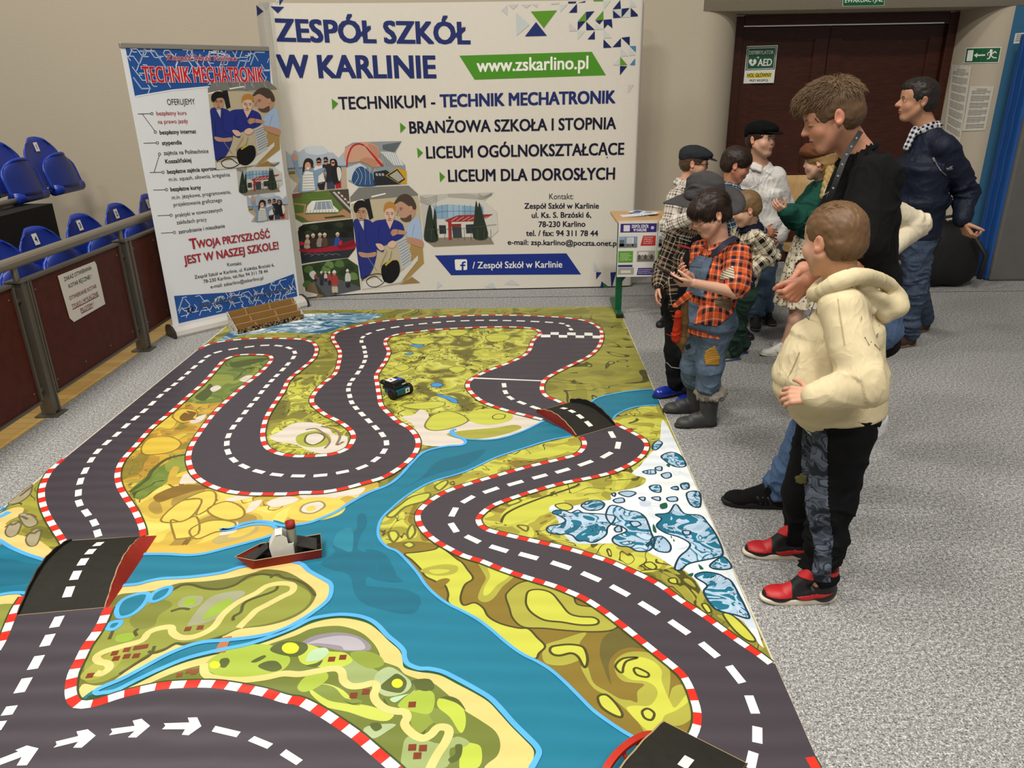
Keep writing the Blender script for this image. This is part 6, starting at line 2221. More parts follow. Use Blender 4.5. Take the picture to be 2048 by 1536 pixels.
def sdf_mesh(prims, vs, clip=None):
    """zero surface of the field -> (verts, quads); only blocks near the surface are evaluated"""
    us = [p for p in prims if p['op'] == 'u']
    lo = np.min([pbox(p)[0] for p in us], axis=0) - .03
    hi = np.max([pbox(p)[1] for p in us], axis=0) + .03
    B = 8
    nb = np.ceil((hi - lo) / (vs * B)).astype(int)
    dim = nb * B
    ii = np.stack(np.meshgrid(*[np.arange(n) for n in nb], indexing='ij'), -1).reshape(-1, 3)
    cen = lo + (ii * B + B / 2 - .5) * vs
    dist = np.stack([pdist(p, cen) for p in prims])
    d0 = np.full(len(cen), 9.0)
    for p, e in zip(prims, dist):
        d0 = comb(d0, e, p)
    hd = vs * B * .87
    act = np.abs(d0) < hd * 1.6 + .012
    F = np.where(d0 > 0, 1.0, -1.0).astype(np.float32).reshape(nb)
    F = np.repeat(np.repeat(np.repeat(F, B, 0), B, 1), B, 2)
    ai = np.nonzero(act)[0]
    off = np.stack(np.meshgrid(*[np.arange(B)] * 3, indexing='ij'), -1).reshape(-1, 3)
    for c0 in range(0, len(ai), 600):
        cc = ai[c0:c0 + 600]
        idx = (ii[cc] * B)[:, None, :] + off[None]
        X = lo + idx * vs
        n = len(cc)
        d = np.full((n, B ** 3), 9.0)
        for p, e in zip(prims, dist):
            ec = e[cc]
            near = ec < np.maximum(d0[cc], 0) + 2 * hd + p['k'] + .01
            if not near.any():
                continue
            Xn = X[near].reshape(-1, 3)
            d[near] = comb(d[near].ravel(), pdist(p, Xn), p).reshape(-1, B ** 3)
        F[idx[..., 0], idx[..., 1], idx[..., 2]] = d.astype(np.float32)
    F = np.clip(F, -4 * vs, 4 * vs)
    g = openvdb.FloatGrid(float(4 * vs))
    g.copyFromArray(F)
    P, Q = g.convertToQuads(0.0)
    V = lo + np.asarray(P, float) * vs
    Q = np.asarray(Q, np.int64)
    return V, Q


def vnormals(V, Q):
    n = np.cross(V[Q[:, 2]] - V[Q[:, 0]], V[Q[:, 3]] - V[Q[:, 1]])
    N = np.zeros_like(V)
    for k in range(4):
        np.add.at(N, Q[:, k], n)
    return N / (np.linalg.norm(N, axis=1, keepdims=True) + 1e-12)


def orient(V, Q, prims):
    N = vnormals(V, Q)
    i = np.random.RandomState(0).randint(0, len(V), 200)
    if (field(prims, V[i] + N[i] * .004) > field(prims, V[i] - N[i] * .004)).mean() < .5:
        Q = Q[:, ::-1]
    return Q


def vnoise(X, seed=0):
    """smooth value noise, numpy"""
    X = np.asarray(X, float) + seed * 17.31
    i = np.floor(X).astype(np.int64)
    f = X - i
    f = f * f * (3 - 2 * f)
    out = 0
    for dx in (0, 1):
        for dy in (0, 1):
            for dz in (0, 1):
                h = ((i[:, 0] + dx) * 374761393 + (i[:, 1] + dy) * 668265263 + (i[:, 2] + dz) * 2147483647 + seed * 974711) & 0x7fffffff
                h = (h ^ (h >> 13)) * 1274126177 & 0x7fffffff
                h = (h ^ (h >> 16)) & 0xffff
                w = (f[:, 0] if dx else 1 - f[:, 0]) * (f[:, 1] if dy else 1 - f[:, 1]) * (f[:, 2] if dz else 1 - f[:, 2])
                out = out + w * (h / 65535.0)
    return out * 2 - 1


class Frame:
    """cloth coordinates: u around an axis, v along it (metres)"""

    def __init__(s, o, ax, ref, R):
        s.o, s.ax = np.asarray(o, float), nrm(ax)
        s.ref = nrm(np.asarray(ref, float) - s.ax * (np.asarray(ref, float) @ s.ax))
        s.bn = np.cross(s.ax, s.ref)
        s.R = R

    def uv(s, X):
        d = X - s.o
        th = np.arctan2(d @ s.bn, d @ s.ref)
        return th, d @ s.ax


def frame_of(p):
    if p['fr'] is None:
        if p['t'] == 'rc':
            ax = p['b'] - p['a']
            ref = V3(0.3, -1, .1)
            p['fr'] = Frame(p['a'], ax, ref, (p['ra'] + p['rb']) / 2)
        else:
            p['fr'] = Frame(p['c'], (0, 0, 1), (0, -1, 0), p['r'].mean())
    return p['fr']


def cloth(name, parent, prims, mat, vs=.006, wr=.004, seed=1, joints=(), extra=None, keep=False, jw=.09, smooth_it=1, along=26., around=9.):
    V, Q = sdf_mesh(prims, vs)
    Q = orient(V, Q, prims)
    us = [p for p in prims if p['op'] == 'u']
    D = np.stack([pdist(p, V) for p in us])
    own = D.argmin(0)
    N = vnormals(V, Q)
    frs = [frame_of(p) for p in us]
    UVt = np.zeros((len(V), 2))
    for i, f in enumerate(frs):
        m = own == i
        if m.any():
            th, v = f.uv(V[m])
            UVt[m, 0], UVt[m, 1] = th * f.R, v
    # folds: ridged noise squeezed along the limb, stronger near bends and hems
    amp = np.full(len(V), wr)
    for jt in joints:
        d = np.linalg.norm(V - np.asarray(jt[:3], float), axis=1)
        amp = amp + (jt[3] if len(jt) > 3 else wr * 1.6) * np.exp(-(d / jw) ** 2)
    sk = 5.0 * np.sin(UVt[:, 0] * 9 + seed)
    A = np.stack([UVt[:, 0] * around + UVt[:, 1] * sk, UVt[:, 1] * along + UVt[:, 0] * sk, own * 3.7], 1)
    A = A + 1.1 * vnoise(V * 8, seed)[:, None]
    w1 = 1.25 * (1 - np.abs(vnoise(A, seed)) * 1.6) ** 3 - .55
    A2 = np.stack([UVt[:, 0] * around * .5 - UVt[:, 1] * sk, UVt[:, 1] * along * .5, own * 1.3], 1)
    w2 = 1 - np.abs(vnoise(A2 + .6 * vnoise(V * 12, seed + 2)[:, None], seed + 3)) * 2
    w3 = vnoise(V * 6, seed + 5)
    disp = amp * (1.15 * np.clip(w1, -.6, 1) * np.clip(.55 + w3, 0, 1.3) + .8 * w2)
    V = V + N * disp[:, None]
    if extra is not None:
        V = extra(V, N)
    V[:, 2] = np.maximum(V[:, 2], .001)
    o = np_mesh(name, parent, V, Q, mat)
    # cloth coordinates per face corner, each face in the frame of its first corner
    fo = own[Q[:, 0]]
    C = np.zeros((len(Q), 4, 2))
    for i, f in enumerate(frs):
        m = fo == i
        if not m.any():
            continue
        X = V[Q[m]].reshape(-1, 3)
        th, v = f.uv(X)
        th = th.reshape(-1, 4)
        th = th[:, :1] + (th - th[:, :1] + np.pi) % (2 * np.pi) - np.pi
        C[m, :, 0] = th * f.R
        C[m, :, 1] = v.reshape(-1, 4)
    uvl = o.data.uv_layers.new(name='cloth')
    uvl.data.foreach_set('uv', C.reshape(-1))
    if keep:
        return o, V, Q, vnormals(V, Q)
    return o


def np_mesh(name, parent, V, Q, mat, col=None, smooth_=True):
    me = bpy.data.meshes.new(name)
    o3 = ORIG[parent.name]
    me.vertices.add(len(V))
    me.vertices.foreach_set('co', (V - o3).astype(np.float32).ravel())
    k = Q.shape[1]
    me.loops.add(Q.size)
    me.loops.foreach_set('vertex_index', Q.astype(np.int32).ravel())
    me.polygons.add(len(Q))
    me.polygons.foreach_set('loop_start', (np.arange(len(Q)) * k).astype(np.int32))
    me.polygons.foreach_set('loop_total', np.full(len(Q), k, np.int32))
    if smooth_:
        me.polygons.foreach_set('use_smooth', np.ones(len(Q), bool))
    for m in (mat if isinstance(mat, list) else [mat]):
        me.materials.append(m)
    me.update(calc_edges=True)
    if col is not None:
        at = me.color_attributes.new('tint', 'FLOAT_COLOR', 'POINT')
        at.data.foreach_set('color', np.hstack([col, np.ones((len(col), 1))]).astype(np.float32).ravel())
    o = bpy.data.objects.new(name, me)
    COL.objects.link(o)
    o.parent = parent
    ORIG[o.name] = o3
    return o


def project(V):
    d = V - CC
    w_ = d @ CF
    return np.stack([1024 + FPX * (d @ CR) / w_, 768 - FPX * (d @ CU) / w_], 1)


def in_poly(P, poly):
    c = np.zeros(len(P), bool)
    for i in range(len(poly)):
        (x0, y0), (x1, y1) = poly[i - 1], poly[i]
        if y0 == y1:
            continue
        m = (y0 > P[:, 1]) != (y1 > P[:, 1])
        xi = (x1 - x0) * (P[:, 1] - y0) / (y1 - y0) + x0
        c ^= m & (P[:, 0] < xi)
    return c


def patch(name, parent, V, Q, N, mask, mat, off=.003, label=None):
    """a piece of cloth sewn on: the covered faces lifted off the garment, with a turned-in rim"""
    f = mask[Q].all(1)
    if f.sum() < 2:
        return None
    Qf = Q[f]
    ids, inv = np.unique(Qf.ravel(), return_inverse=True)
    Qn = inv.reshape(-1, 4)
    VV = V[ids] + N[ids] * off
    e = {}
    for q in Qn:
        for a, b_ in zip(q, np.roll(q, -1)):
            e[(a, b_)] = e.get((a, b_), 0) + 1
    rim = [(a, b_) for a, b_ in e if (b_, a) not in e]
    k = len(VV)
    V2 = V[ids] - N[ids] * .002
    Qr = np.array([(b_, a, a + k, b_ + k) for a, b_ in rim], np.int64).reshape(-1, 4)
    o = np_mesh(name, parent, np.vstack([VV, V2]), np.vstack([Qn, Qr]), mat)
    uvl = o.data.uv_layers.new(name='cloth')
    P = np.vstack([VV, V2])
    c0 = P.mean(0)
    n0 = nrm(N[ids].mean(0))
    s = nrm(np.cross((0, 0, 1), n0))
    t = np.cross(n0, s)
    X = P[np.vstack([Qn, Qr])].reshape(-1, 3) - c0
    uvl.data.foreach_set('uv', np.stack([X @ s, X @ t], 1).ravel())
    if label:
        o['label'] = label
    return o


def px_mask(V, N, s, sm=False):
    P = pxs(s)
    if sm:
        P = smooth(P, True, 4)
    vis = ((V - CC) * N).sum(1) < 0
    return in_poly(project(V), P) & vis


# ------------------------------------------------------------------ cloth materials
def uvn(t):
    nd = t.n('ShaderNodeUVMap')
    nd.uv_map = 'cloth'
    s = t.n('ShaderNodeSeparateXYZ')
    t.t.links.new(nd.outputs[0], s.inputs[0])
    return nd.outputs[0], s.outputs[0], s.outputs[1]


def folds(t, fine, amt=.25):
    """creases plus fine weave as one bump"""
    a = t.noise(t.obj((1, 1, .6)), 13, 2, .45, 1.2)
    r = t.math('POWER', t.math('SUBTRACT', 1.0, t.math('ABSOLUTE', t.math('MULTIPLY', t.math('SUBTRACT', a, .5), 4.0))), 2.0)
    t.bump(t.math('ADD', t.math('MULTIPLY', r, 1.0), t.math('MULTIPLY', fine, amt)), .22, .010)


def weave(t, uv, sc=900):
    folds(t, t.noise(t.obj(), 260, 2, .6))


def plaid(name, bands, period, bands2=None, rot=False):
    """bands: [(start, colour)] over one period, same sett both ways"""
    t = NT(name)
    uv, u, v = uvn(t)

    def tone(c, b):
        return t.ramp(t.math('FRACT', t.math('ADD', t.math('DIVIDE', c, period), 40.0)), b, 'CONSTANT')
    c = t.mix(.5, tone(u, bands), tone(v, bands2 or bands))
    n = t.noise(t.obj(), 60, 2, .6)
    c = t.mix(t.math('MULTIPLY', n, .18), c, lin('#1a1512'))
    weave(t, uv)
    return t.out(c, .9, 0, .1)


def fabric(name, h, h2=None, sc=30, rough=.9, stretch=(1, 1, 1), spec=.12, bump=.2):
    t = NT(name)
    f = t.noise(t.obj(stretch), sc, 3, .6)
    c = lin(h)
    c2 = lin(h2) if h2 else tuple(x * .8 for x in c[:3]) + (1,)
    folds(t, t.noise(t.obj(), 320, 2, .6), bump)
    return t.out(t.mix(f, c2, c), rough, 0, spec)


def denim(name, h, h2):
    t = NT(name)
    f = t.noise(t.obj((1, 1, .5)), 9, 4, .65)
    tw = t.noise(t.obj((260, 260, 90)), 1, 1, .5)
    c = t.ramp(f, [(.3, h2), (.7, h)])
    c = t.mix(t.math('MULTIPLY', tw, .2), c, lin('#a9b6c6'))
    folds(t, tw, .2)
    return t.out(c, .85, 0, .15)


def corduroy(name, h, h2, per=.006):
    t = NT(name)
    uv, u, v = uvn(t)
    a = t.math('FRACT', t.math('ADD', t.math('DIVIDE', v, per), 40.0))
    f = t.math('LESS_THAN', a, .35)
    t.bump(f, .6, .004)
    return t.out(t.mix(f, lin(h), lin(h2)), .9, 0, .1)


def camo(name, cols, sc=14):
    t = NT(name)
    f = t.noise(t.obj((1, 1, 1.6)), sc, 1, .4, .6)
    return t.out(t.ramp(f, [(0 if i == 0 else .34 + .32 * i / len(cols), c) for i, c in enumerate(cols)], 'CONSTANT'), .9, 0, .1)


def floral(name):
    t = NT(name)
    vo = t.n('ShaderNodeTexVoronoi', i_Scale=62.0)
    t.set(vo.inputs['Vector'], t.obj())
    m = t.math('LESS_THAN', vo.outputs['Distance'], .38)
    sx = t.n('ShaderNodeSeparateColor')
    t.t.links.new(vo.outputs['Color'], sx.inputs[0])
    pc = t.ramp(sx.outputs[0], [(0, '#7c5a3a'), (.25, '#4d5b3c'), (.5, '#a06a3f'), (.7, '#d9cdb2'), (.85, '#5a463a')], 'CONSTANT')
    return t.out(t.mix(m, lin('#d9cfb8'), pc), .9, 0, .1)


def skin_mat():
    if 'skin' in MATS:
        return MATS['skin']
    t = NT('skin')
    at = t.n('ShaderNodeAttribute')
    at.attribute_name = 'tint'
    n = t.noise(t.obj(), 55, 3, .6)
    c = t.mix(t.math('MULTIPLY', n, .22), at.outputs[0], t.mix(.5, at.outputs[0], lin('#8e4f3a')))
    t.bump(t.noise(t.obj(), 340, 2, .6), .12, .002)
    t.b.inputs['Subsurface Weight'].default_value = .12
    t.b.inputs['Subsurface Radius'].default_value = (.012, .005, .003)
    t.b.inputs['Subsurface Scale'].default_value = .5
    MATS['skin'] = t.out(c, .48, 0, .35)
    return t.m


def hair_mat(h, h2):
    key = ('hair', h, h2)
    if key not in MATS:
        t = NT('hair')
        f = t.noise(t.obj(), 120, 3, .7)
        at = t.n('ShaderNodeAttribute')
        at.attribute_name = 'tint'
        c = t.mix(t.math('MULTIPLY', t.math('ADD', t.math('MULTIPLY', at.outputs[2], .75), t.math('MULTIPLY', f, .35)), 1.0), lin(h2), lin(h))
        MATS[key] = t.out(c, .5, 0, .35)
    return MATS[key]


# ------------------------------------------------------------------ anatomy
def rot_head(yaw, pitch, roll):
    """columns: right, forward, up.  yaw: heading of the face in the plan (radians, 0 = +x), pitch: nod down"""
    f = V3(math.cos(yaw), math.sin(yaw), 0)
    r = V3(math.sin(yaw), -math.cos(yaw), 0)
    u = V3(0, 0, 1)
    f, u = f * math.cos(pitch) - u * math.sin(pitch), u * math.cos(pitch) + f * math.sin(pitch)
    r, u = r * math.cos(roll) + u * math.sin(roll), u * math.cos(roll) - r * math.sin(roll)
    return np.stack([r, f, u], 1)


class Head:
    def __init__(s, c, hh, yaw, pitch=0., roll=0., nose=1.0, fat=1.0):
        s.c, s.hh, s.R, s.nose, s.fat = np.asarray(c, float), hh, rot_head(yaw, pitch, roll), nose, fat

    def w(s, x, y, z):
        return s.c + s.R @ (np.array((x, y, z)) * s.hh)

    def loc(s, X):
        return (X - s.c) @ s.R / s.hh

    def prims(s, neck):
        h, w, R, ns, ft = s.hh, s.w, s.R, s.nose, s.fat
        P = [el(w(0, -.06, .14), V3(.345, .42, .36) * h, R, .01), el(w(0, .10, -.15), V3(.275 * ft, .285, .33) * h, R, .10 * h),
             el(w(0, .15, .16), V3(.27, .215, .23) * h, R, .08 * h), el(w(0, .235, -.41), V3(.12 * ft, .10, .085) * h, R, .09 * h)]
        for sx in (-1, 1):
            P += [rc(w(sx * .25 * ft, -.02, -.18), w(sx * .09, .22, -.41), .085 * h * ft, .065 * h, .09 * h), el(w(sx * .165 * ft, .215, -.13), V3(.11, .10, .10) * h * ft, R, .09 * h)]
        P += [rc(w(-.15, .30, .065), w(.15, .30, .065), .04 * h, .04 * h, .07 * h),
              rc(w(0, .345, .03), w(0, .345 + .075 * ns, -.105), .028 * h, .047 * h * ns, .035 * h)]
        for sx in (-1, 1):
            P += [el(w(sx * .045, .375, -.118), V3(.034, .04, .03) * h, R, .02 * h),
                  el(w(sx * .14, .385, .005), V3(.075, .055, .045) * h, R, .05 * h, op='s'),
                  el(w(sx * .138, .293, .0), V3(.062, .062, .05) * h, R, .012 * h)]
        P += [el(w(0, .345, -.238), V3(.10, .05, .024) * h, R, .02 * h), el(w(0, .338, -.286), V3(.082, .05, .028) * h, R, .02 * h), el(w(0, .40, -.262), V3(.095, .03, .007) * h, R, .008 * h, op='s')]
        for sx in (-1, 1):
            Re = R @ np.array(((1, 0, 0), (0, math.cos(.25), -math.sin(.25)), (0, math.sin(.25), math.cos(.25)))) @ rotz(-sx * .35)
            P += [el(w(sx * .352, -.075, -.02), V3(.030, .085, .128) * h, Re, .02 * h), el(w(sx * .372, -.055, -.095), V3(.028, .045, .05) * h, Re, .02 * h), el(w(sx * .392, -.045, -.005), V3(.022, .045, .07) * h, Re, .015 * h, op='s')]
        P += [rc(w(0, -.12, -.22), neck, .20 * h, .225 * h, .09 * h), rc(w(0, .05, -.36), neck + s.R @ (V3(0, .06, 0) * h), .12 * h, .16 * h, .09 * h)]
        return P

    def tint(s, X, col, base, lips, brow, iris='#33231a', eyes='open', stubble=None):
        q = s.loc(X)
        x, y, z = q[:, 0], q[:, 1], q[:, 2]
        near = (np.abs(z) < .56) & (np.abs(x) < .42) & (np.abs(y) < .56)
        ax = np.abs(x)

        def put(m, h, a=1.0):
            c = np.array(lin(h)[:3])
            m = m & near
            col[m] = col[m] * (1 - a) + c * a
        red = np.exp(-((ax - .17) / .08) ** 2 - ((z + .14) / .08) ** 2) * (y > .1) * near * .35
        red = np.maximum(red, np.exp(-(x / .06) ** 2 - ((z + .1) / .06) ** 2) * (y > .36) * near * .35)
        red = np.maximum(red, ((ax > .33) & (np.abs(z + .02) < .15) & (y < .05)) * near * .4)
        c = np.array(lin('#c4705a')[:3])
        col[:] = col * (1 - red[:, None]) + c * red[:, None]
        if stubble:
            put((z > -.1) & (y < .12) & (ax > .1), stubble, .45)
        put((ax < .085) & (z < -.222) & (z > -.312) & (y > .27) & (np.abs((z + .262) / .05) ** 2 + (x / .095) ** 2 < 1), lips, .75)
        put((np.abs(z + .262) < .007) & (ax < .085) & (y > .25), '#5a2a24', .8)
        put((ax > .065) & (ax < .185) & (np.abs(z - (.092 - .9 * (ax - .13) ** 2 * 6)) < .017) & (y > .15), brow, .85)
        e = ((ax - .138) / .058) ** 2 + ((z + .002) / .024) ** 2
        if eyes == 'open':
            put((e < 1) & (y > .25), '#ddd3cb', .95)
            put((((ax - .138) / .024) ** 2 + (z / .024) ** 2 < 1) & (e < 1.1) & (y > .25), iris, 1)
        put((np.abs(z - (.024 - (0 if eyes == 'open' else .034) - 6 * (ax - .138) ** 2)) < (.006 if eyes == 'open' else .009)) & (np.abs(ax - .138) < .062) & (y > .2), '#2c1c15', .9)
        put((np.abs(ax - .03) < .014) & (np.abs(z + .142) < .012) & (y > .36), '#6a3328', .7)
        return col


def hair_cap(hd, style):
    """distance-field scalp hair for one head"""
    h, w, R = hd.hh, hd.w, hd.R
    t = style.get('t', .035)
    P = [el(w(0, -.07, .155), V3(.352 + t, .425 + t, .365 + t) * h, R, .03 * h)]
    P += [el(w(0, -.20, -.04), V3(.325 + t * .6, .29 + t * .6, .28) * h, R, .06 * h)]
    if style.get('top'):
        P += [el(w(*style['top'][0]), V3(*style['top'][1]) * h, R, .08 * h)]
    for q in style.get('add', ()):
        P += [el(w(*q[0]), V3(*q[1]) * h, R, .06 * h)]
    # open the face, ears and nape
    fz = style.get('face', (.0, .56, -.13))
    fr = style.get('facer', (.36, .40, .36))
    P += [el(w(*fz), V3(*fr) * h, R, .04 * h, op='s')]
    for sx in (-1, 1):
        P += [el(w(sx * .40, .08, -.19), V3(.17, .28, .20) * h, R, .03 * h, op='s')]
    P += [el(w(0, -.12, -.62), V3(.6, .6, style.get('nape', .30)) * h, R, .03 * h, op='s')]
    return P


def make_hair(parent, hd, style, h1, h2, vs=.0035, n=1100, seed=2, name='hair'):
    P = hair_cap(hd, style)
    V, Q = sdf_mesh(P, vs)
    Q = orient(V, Q, P)
    N = vnormals(V, Q)
    q = hd.loc(V)
    # keep the outer shell only
    rs = np.random.RandomState(seed)
    n = int(n * 2.3)
    h = hd.hh
    flow = style.get('flow', lambda L: np.stack([L[:, 0] * .6, .5 + 0 * L[:, 0], -.3 + 0 * L[:, 0]], 1))
    ln = style.get('len', .16)
    lift = style.get('lift', .35)
    A = V + N * (vnoise(q * np.array((34, 14, 14)), seed) * .010 * h)[:, None]
    ok = np.nonzero((q[:, 2] > style.get('zmin', -.3)))[0]
    ok = ok[field([el(hd.w(0, -.07, .13), V3(.335, .41, .35) * h, hd.R)], V[ok]) > 0]
    idx = ok[rs.randint(0, len(ok), n)]
    r, nn = V[idx], N[idx]
    f = flow(q[idx]) + rs.normal(0, style.get('mess', .18), (n, 3))
    f = f @ hd.R.T
    f = f - nn * (f * nn).sum(1, keepdims=True)
    f /= np.linalg.norm(f, axis=1, keepdims=True) + 1e-9
    lenf = style.get('lenf')
    L = ln * h * rs.uniform(.6, 1.15, n) * (lenf(q[idx]) if lenf else 1.0)
    lf = lift * rs.uniform(.4, 1.3, n) * (style['liftf'](q[idx]) if 'liftf' in style else 1.0)
    K = 5
    wd = style.get('w', .016) * .5 * h * rs.uniform(.5, 1.3, n)
    pts = []
    for i in range(K):
        s = L * i / (K - 1)
        pts.append(r - nn * .004 + f * s[:, None] + nn * (lf * s - s * s / (.9 * h))[:, None])
    b_ = np.cross(f, nn)
    VS, QS = [], []
    for i in range(K):
        ww = (wd * (1 - (i / (K - 1)) ** 2 * .92))[:, None]
        VS += [pts[i] + b_ * ww, pts[i] + nn * ww * .9, pts[i] - b_ * ww]
    VS = np.stack(VS, 1)  # n, 3K, 3
    qs = []
    for i in range(K - 1):
        for a, c in ((0, 1), (1, 2), (2, 0)):
            qs.append((3 * i + a, 3 * i + c, 3 * i + 3 + c, 3 * i + 3 + a))
    qs = np.array(qs)
    QS = (np.arange(n)[:, None, None] * 3 * K + qs[None]).reshape(-1, 4)
    VV = np.vstack([A, VS.reshape(-1, 3)])
    QQ = np.vstack([Q, QS + len(A)])
    tn = np.concatenate([np.full(len(A), .12), np.repeat(np.clip(rs.normal(.5, .28, n), 0, 1), 3 * K) * np.tile(np.repeat(np.linspace(.55, 1.1, K), 3), n)])
    return np_mesh(name, parent, VV, QQ, hair_mat(h1, h2), np.stack([tn] * 3, 1))


def hand(wr, fdir, pn, thumb, L, curl=(.3, .3, .3), tcurl=.3, spread=.06, curls=None, tout=.75):
    """palm and five fingers.  fdir: along the hand, pn: out of the palm, thumb: side the thumb is on"""
    f = nrm(fdir)
    pn = nrm(np.asarray(pn, float) - f * (np.asarray(pn, float) @ f))
    s = np.cross(f, pn)
    if s @ np.asarray(thumb, float) < 0:
        s = -s
    P = []
    kn = []
    for i, (sx, ly) in enumerate(((.165, .47), (.055, .50), (-.055, .48), (-.155, .43))):
        b_ = wr + f * ly * L + s * sx * L
        kn.append(b_)
        P.append(rc(wr + s * sx * .5 * L + f * .02 * L, b_, .085 * L, .062 * L, .035 * L))
    for i, (b_, ln) in enumerate(zip(kn, (.40, .45, .42, .33))):
        cu = curls[i] if curls else curl
        d = nrm(f + s * spread * (1.5 - i) * 1.6)
        th = 0
        p = b_
        for k, (fr, r0, r1) in enumerate(((.46, .053, .047), (.30, .047, .043), (.24, .043, .036))):
            th += cu[k]
            dd = d * math.cos(th) + pn * math.sin(th)
            q = p + dd * fr * ln * L
            P.append(rc(p, q, r0 * L, r1 * L, .008 * L if k else .02 * L))
            p = q
    b_ = wr + f * .14 * L + s * .13 * L + pn * .02 * L
    th = 0
    d0 = nrm(f * (1 - tout * .55) + s * tout + pn * .25)
    p = b_
    for k, (ln, r0, r1) in enumerate(((.24, .075, .058), (.17, .056, .05), (.13, .05, .038))):
        th += tcurl if k else 0
        dd = nrm(d0 * math.cos(th) + nrm(f * .7 + pn * .7 - s * .35) * math.sin(th))
        q = p + dd * ln * L
        P.append(rc(p, q, r0 * L, r1 * L, .02 * L if k == 0 else .008 * L))
        p = q
    return P


def shoe(parent, ank, toe_dir, L, mats, style='sneaker', wide=1.0, floor=0.0, name='shoe', vs=.004):
    """ank: ankle centre.  mats: (upper, sole, extra)"""
    f = nrm(V3(toe_dir[0], toe_dir[1], 0))
    s = V3(f[1], -f[0], 0)
    o = V3(ank[0], ank[1], floor) - f * L * .24
    q = lambda x, y, z: o + f * x * L + s * y * L * wide + V3(0, 0, z * L)
    R = np.stack([f, s, V3(0, 0, 1)], 1)
    P = [el(q(.17, 0, .17), V3(.17, .135 * wide, .17) * L, R), el(q(.45, 0, .13), V3(.30, .145 * wide, .13) * L, R, .05 * L), el(q(.76, .01, .10), V3(.22, .165 * wide, .105) * L, R, .05 * L)]
    top = V3(ank[0], ank[1], max(ank[2], floor + .34 * L))
    hi = {'sneaker': .34, 'high': .52, 'boot': .95, 'clog': .2}[style]
    r_ = (.17 if style == 'high' else .15) * L * wide
    if style == 'boot':
        P += [rc(q(.2, 0, .2), q(.22, 0, .66), .19 * L * wide, .235 * L * wide, .06 * L), el(q(.74, .01, .12), V3(.25, .19 * wide, .14) * L, R, .06 * L), el(q(.45, 0, .22), V3(.25, .16 * wide, .16) * L, R, .06 * L)]
    elif style == 'clog':
        P += [el(q(.66, 0, .16), V3(.32, .19 * wide, .17) * L, R, .05 * L)]
    else:
        P += [rc(q(.2, 0, .15), q(.2, 0, hi), r_, r_ * .95, .05 * L), rc(q(.28, 0, hi * .95), q(.62, 0, .17), .10 * L, .085 * L, .05 * L)]
        P += [el(q(.2, 0, hi + .12), V3(.10, .095 * wide, .13) * L, R, .02 * L, op='s')]
    V, Q = sdf_mesh(P, vs)
    Q = orient(V, Q, P)
    zs = floor + .055 * L
    V[:, 2] = np.maximum(V[:, 2], floor + .012)
    so = np_mesh(name, parent, V, Q, mats[0])
    S = []
    for i in range(28):
        a = 2 * math.pi * i / 28
        x = .5 + .515 * math.cos(a)
        y = (.135 + .055 * max(0, math.cos(a - .2))) * math.copysign(abs(math.sin(a)) ** .75, math.sin(a)) * 1.03
        if .2 < x < .55:
            y *= .93
        S.append((x, y))
    mb = MB()
    hts = [(0.0, .96), (.02, 1.0), (.075, 1.0), (.09, .96)] if style != 'boot' else [(0, .95), (.03, 1.04), (.07, 1.04), (.085, 1.0)]
    vs_, fs = [], []
    for z, k in hts:
        for x, y in S:
            vs_.append(q(.5 + (x - .5) * k, y * k, z + (.03 * max(0, x - .75) / .25 if z < .03 else 0)))
    for i in range(len(hts) - 1):
        for j in range(28):
            fs.append((28 * i + j, 28 * i + (j + 1) % 28, 28 * (i + 1) + (j + 1) % 28, 28 * (i + 1) + j))
    fs += [tuple(range(28))[::-1], tuple(28 * (len(hts) - 1) + j for j in range(28))]
    mb.add(vs_, fs, mats[1])
    sl = mb.build('sole', so, True)
    return so, q, V, Q


def laces(so, q, L, mat, n=4, z0=.30, style='sneaker'):
    mb = MB()
    for i in range(n):
        t = i / max(1, n - 1)
        x = .36 + .22 * t
        z = .36 - .15 * t
        mb.tube([q(x, -.09, z - .02), q(x + .01, 0, z + .028), q(x, .09, z - .02)], .012 * L, mat, 6)
    mb.tube([q(.36, .02, .38), q(.33, .09, .36), q(.37, .12, .30)], .009 * L, mat, 5)
    mb.tube([q(.36, -.02, .38), q(.40, -.09, .37), q(.45, -.11, .30)], .009 * L, mat, 5)
    return mb.build('laces', so, True)
# ------------------------------------------------------------------ people
FIG = []


def lerp(a, b, t):
    return np.asarray(a) * (1 - t) + np.asarray(b) * t


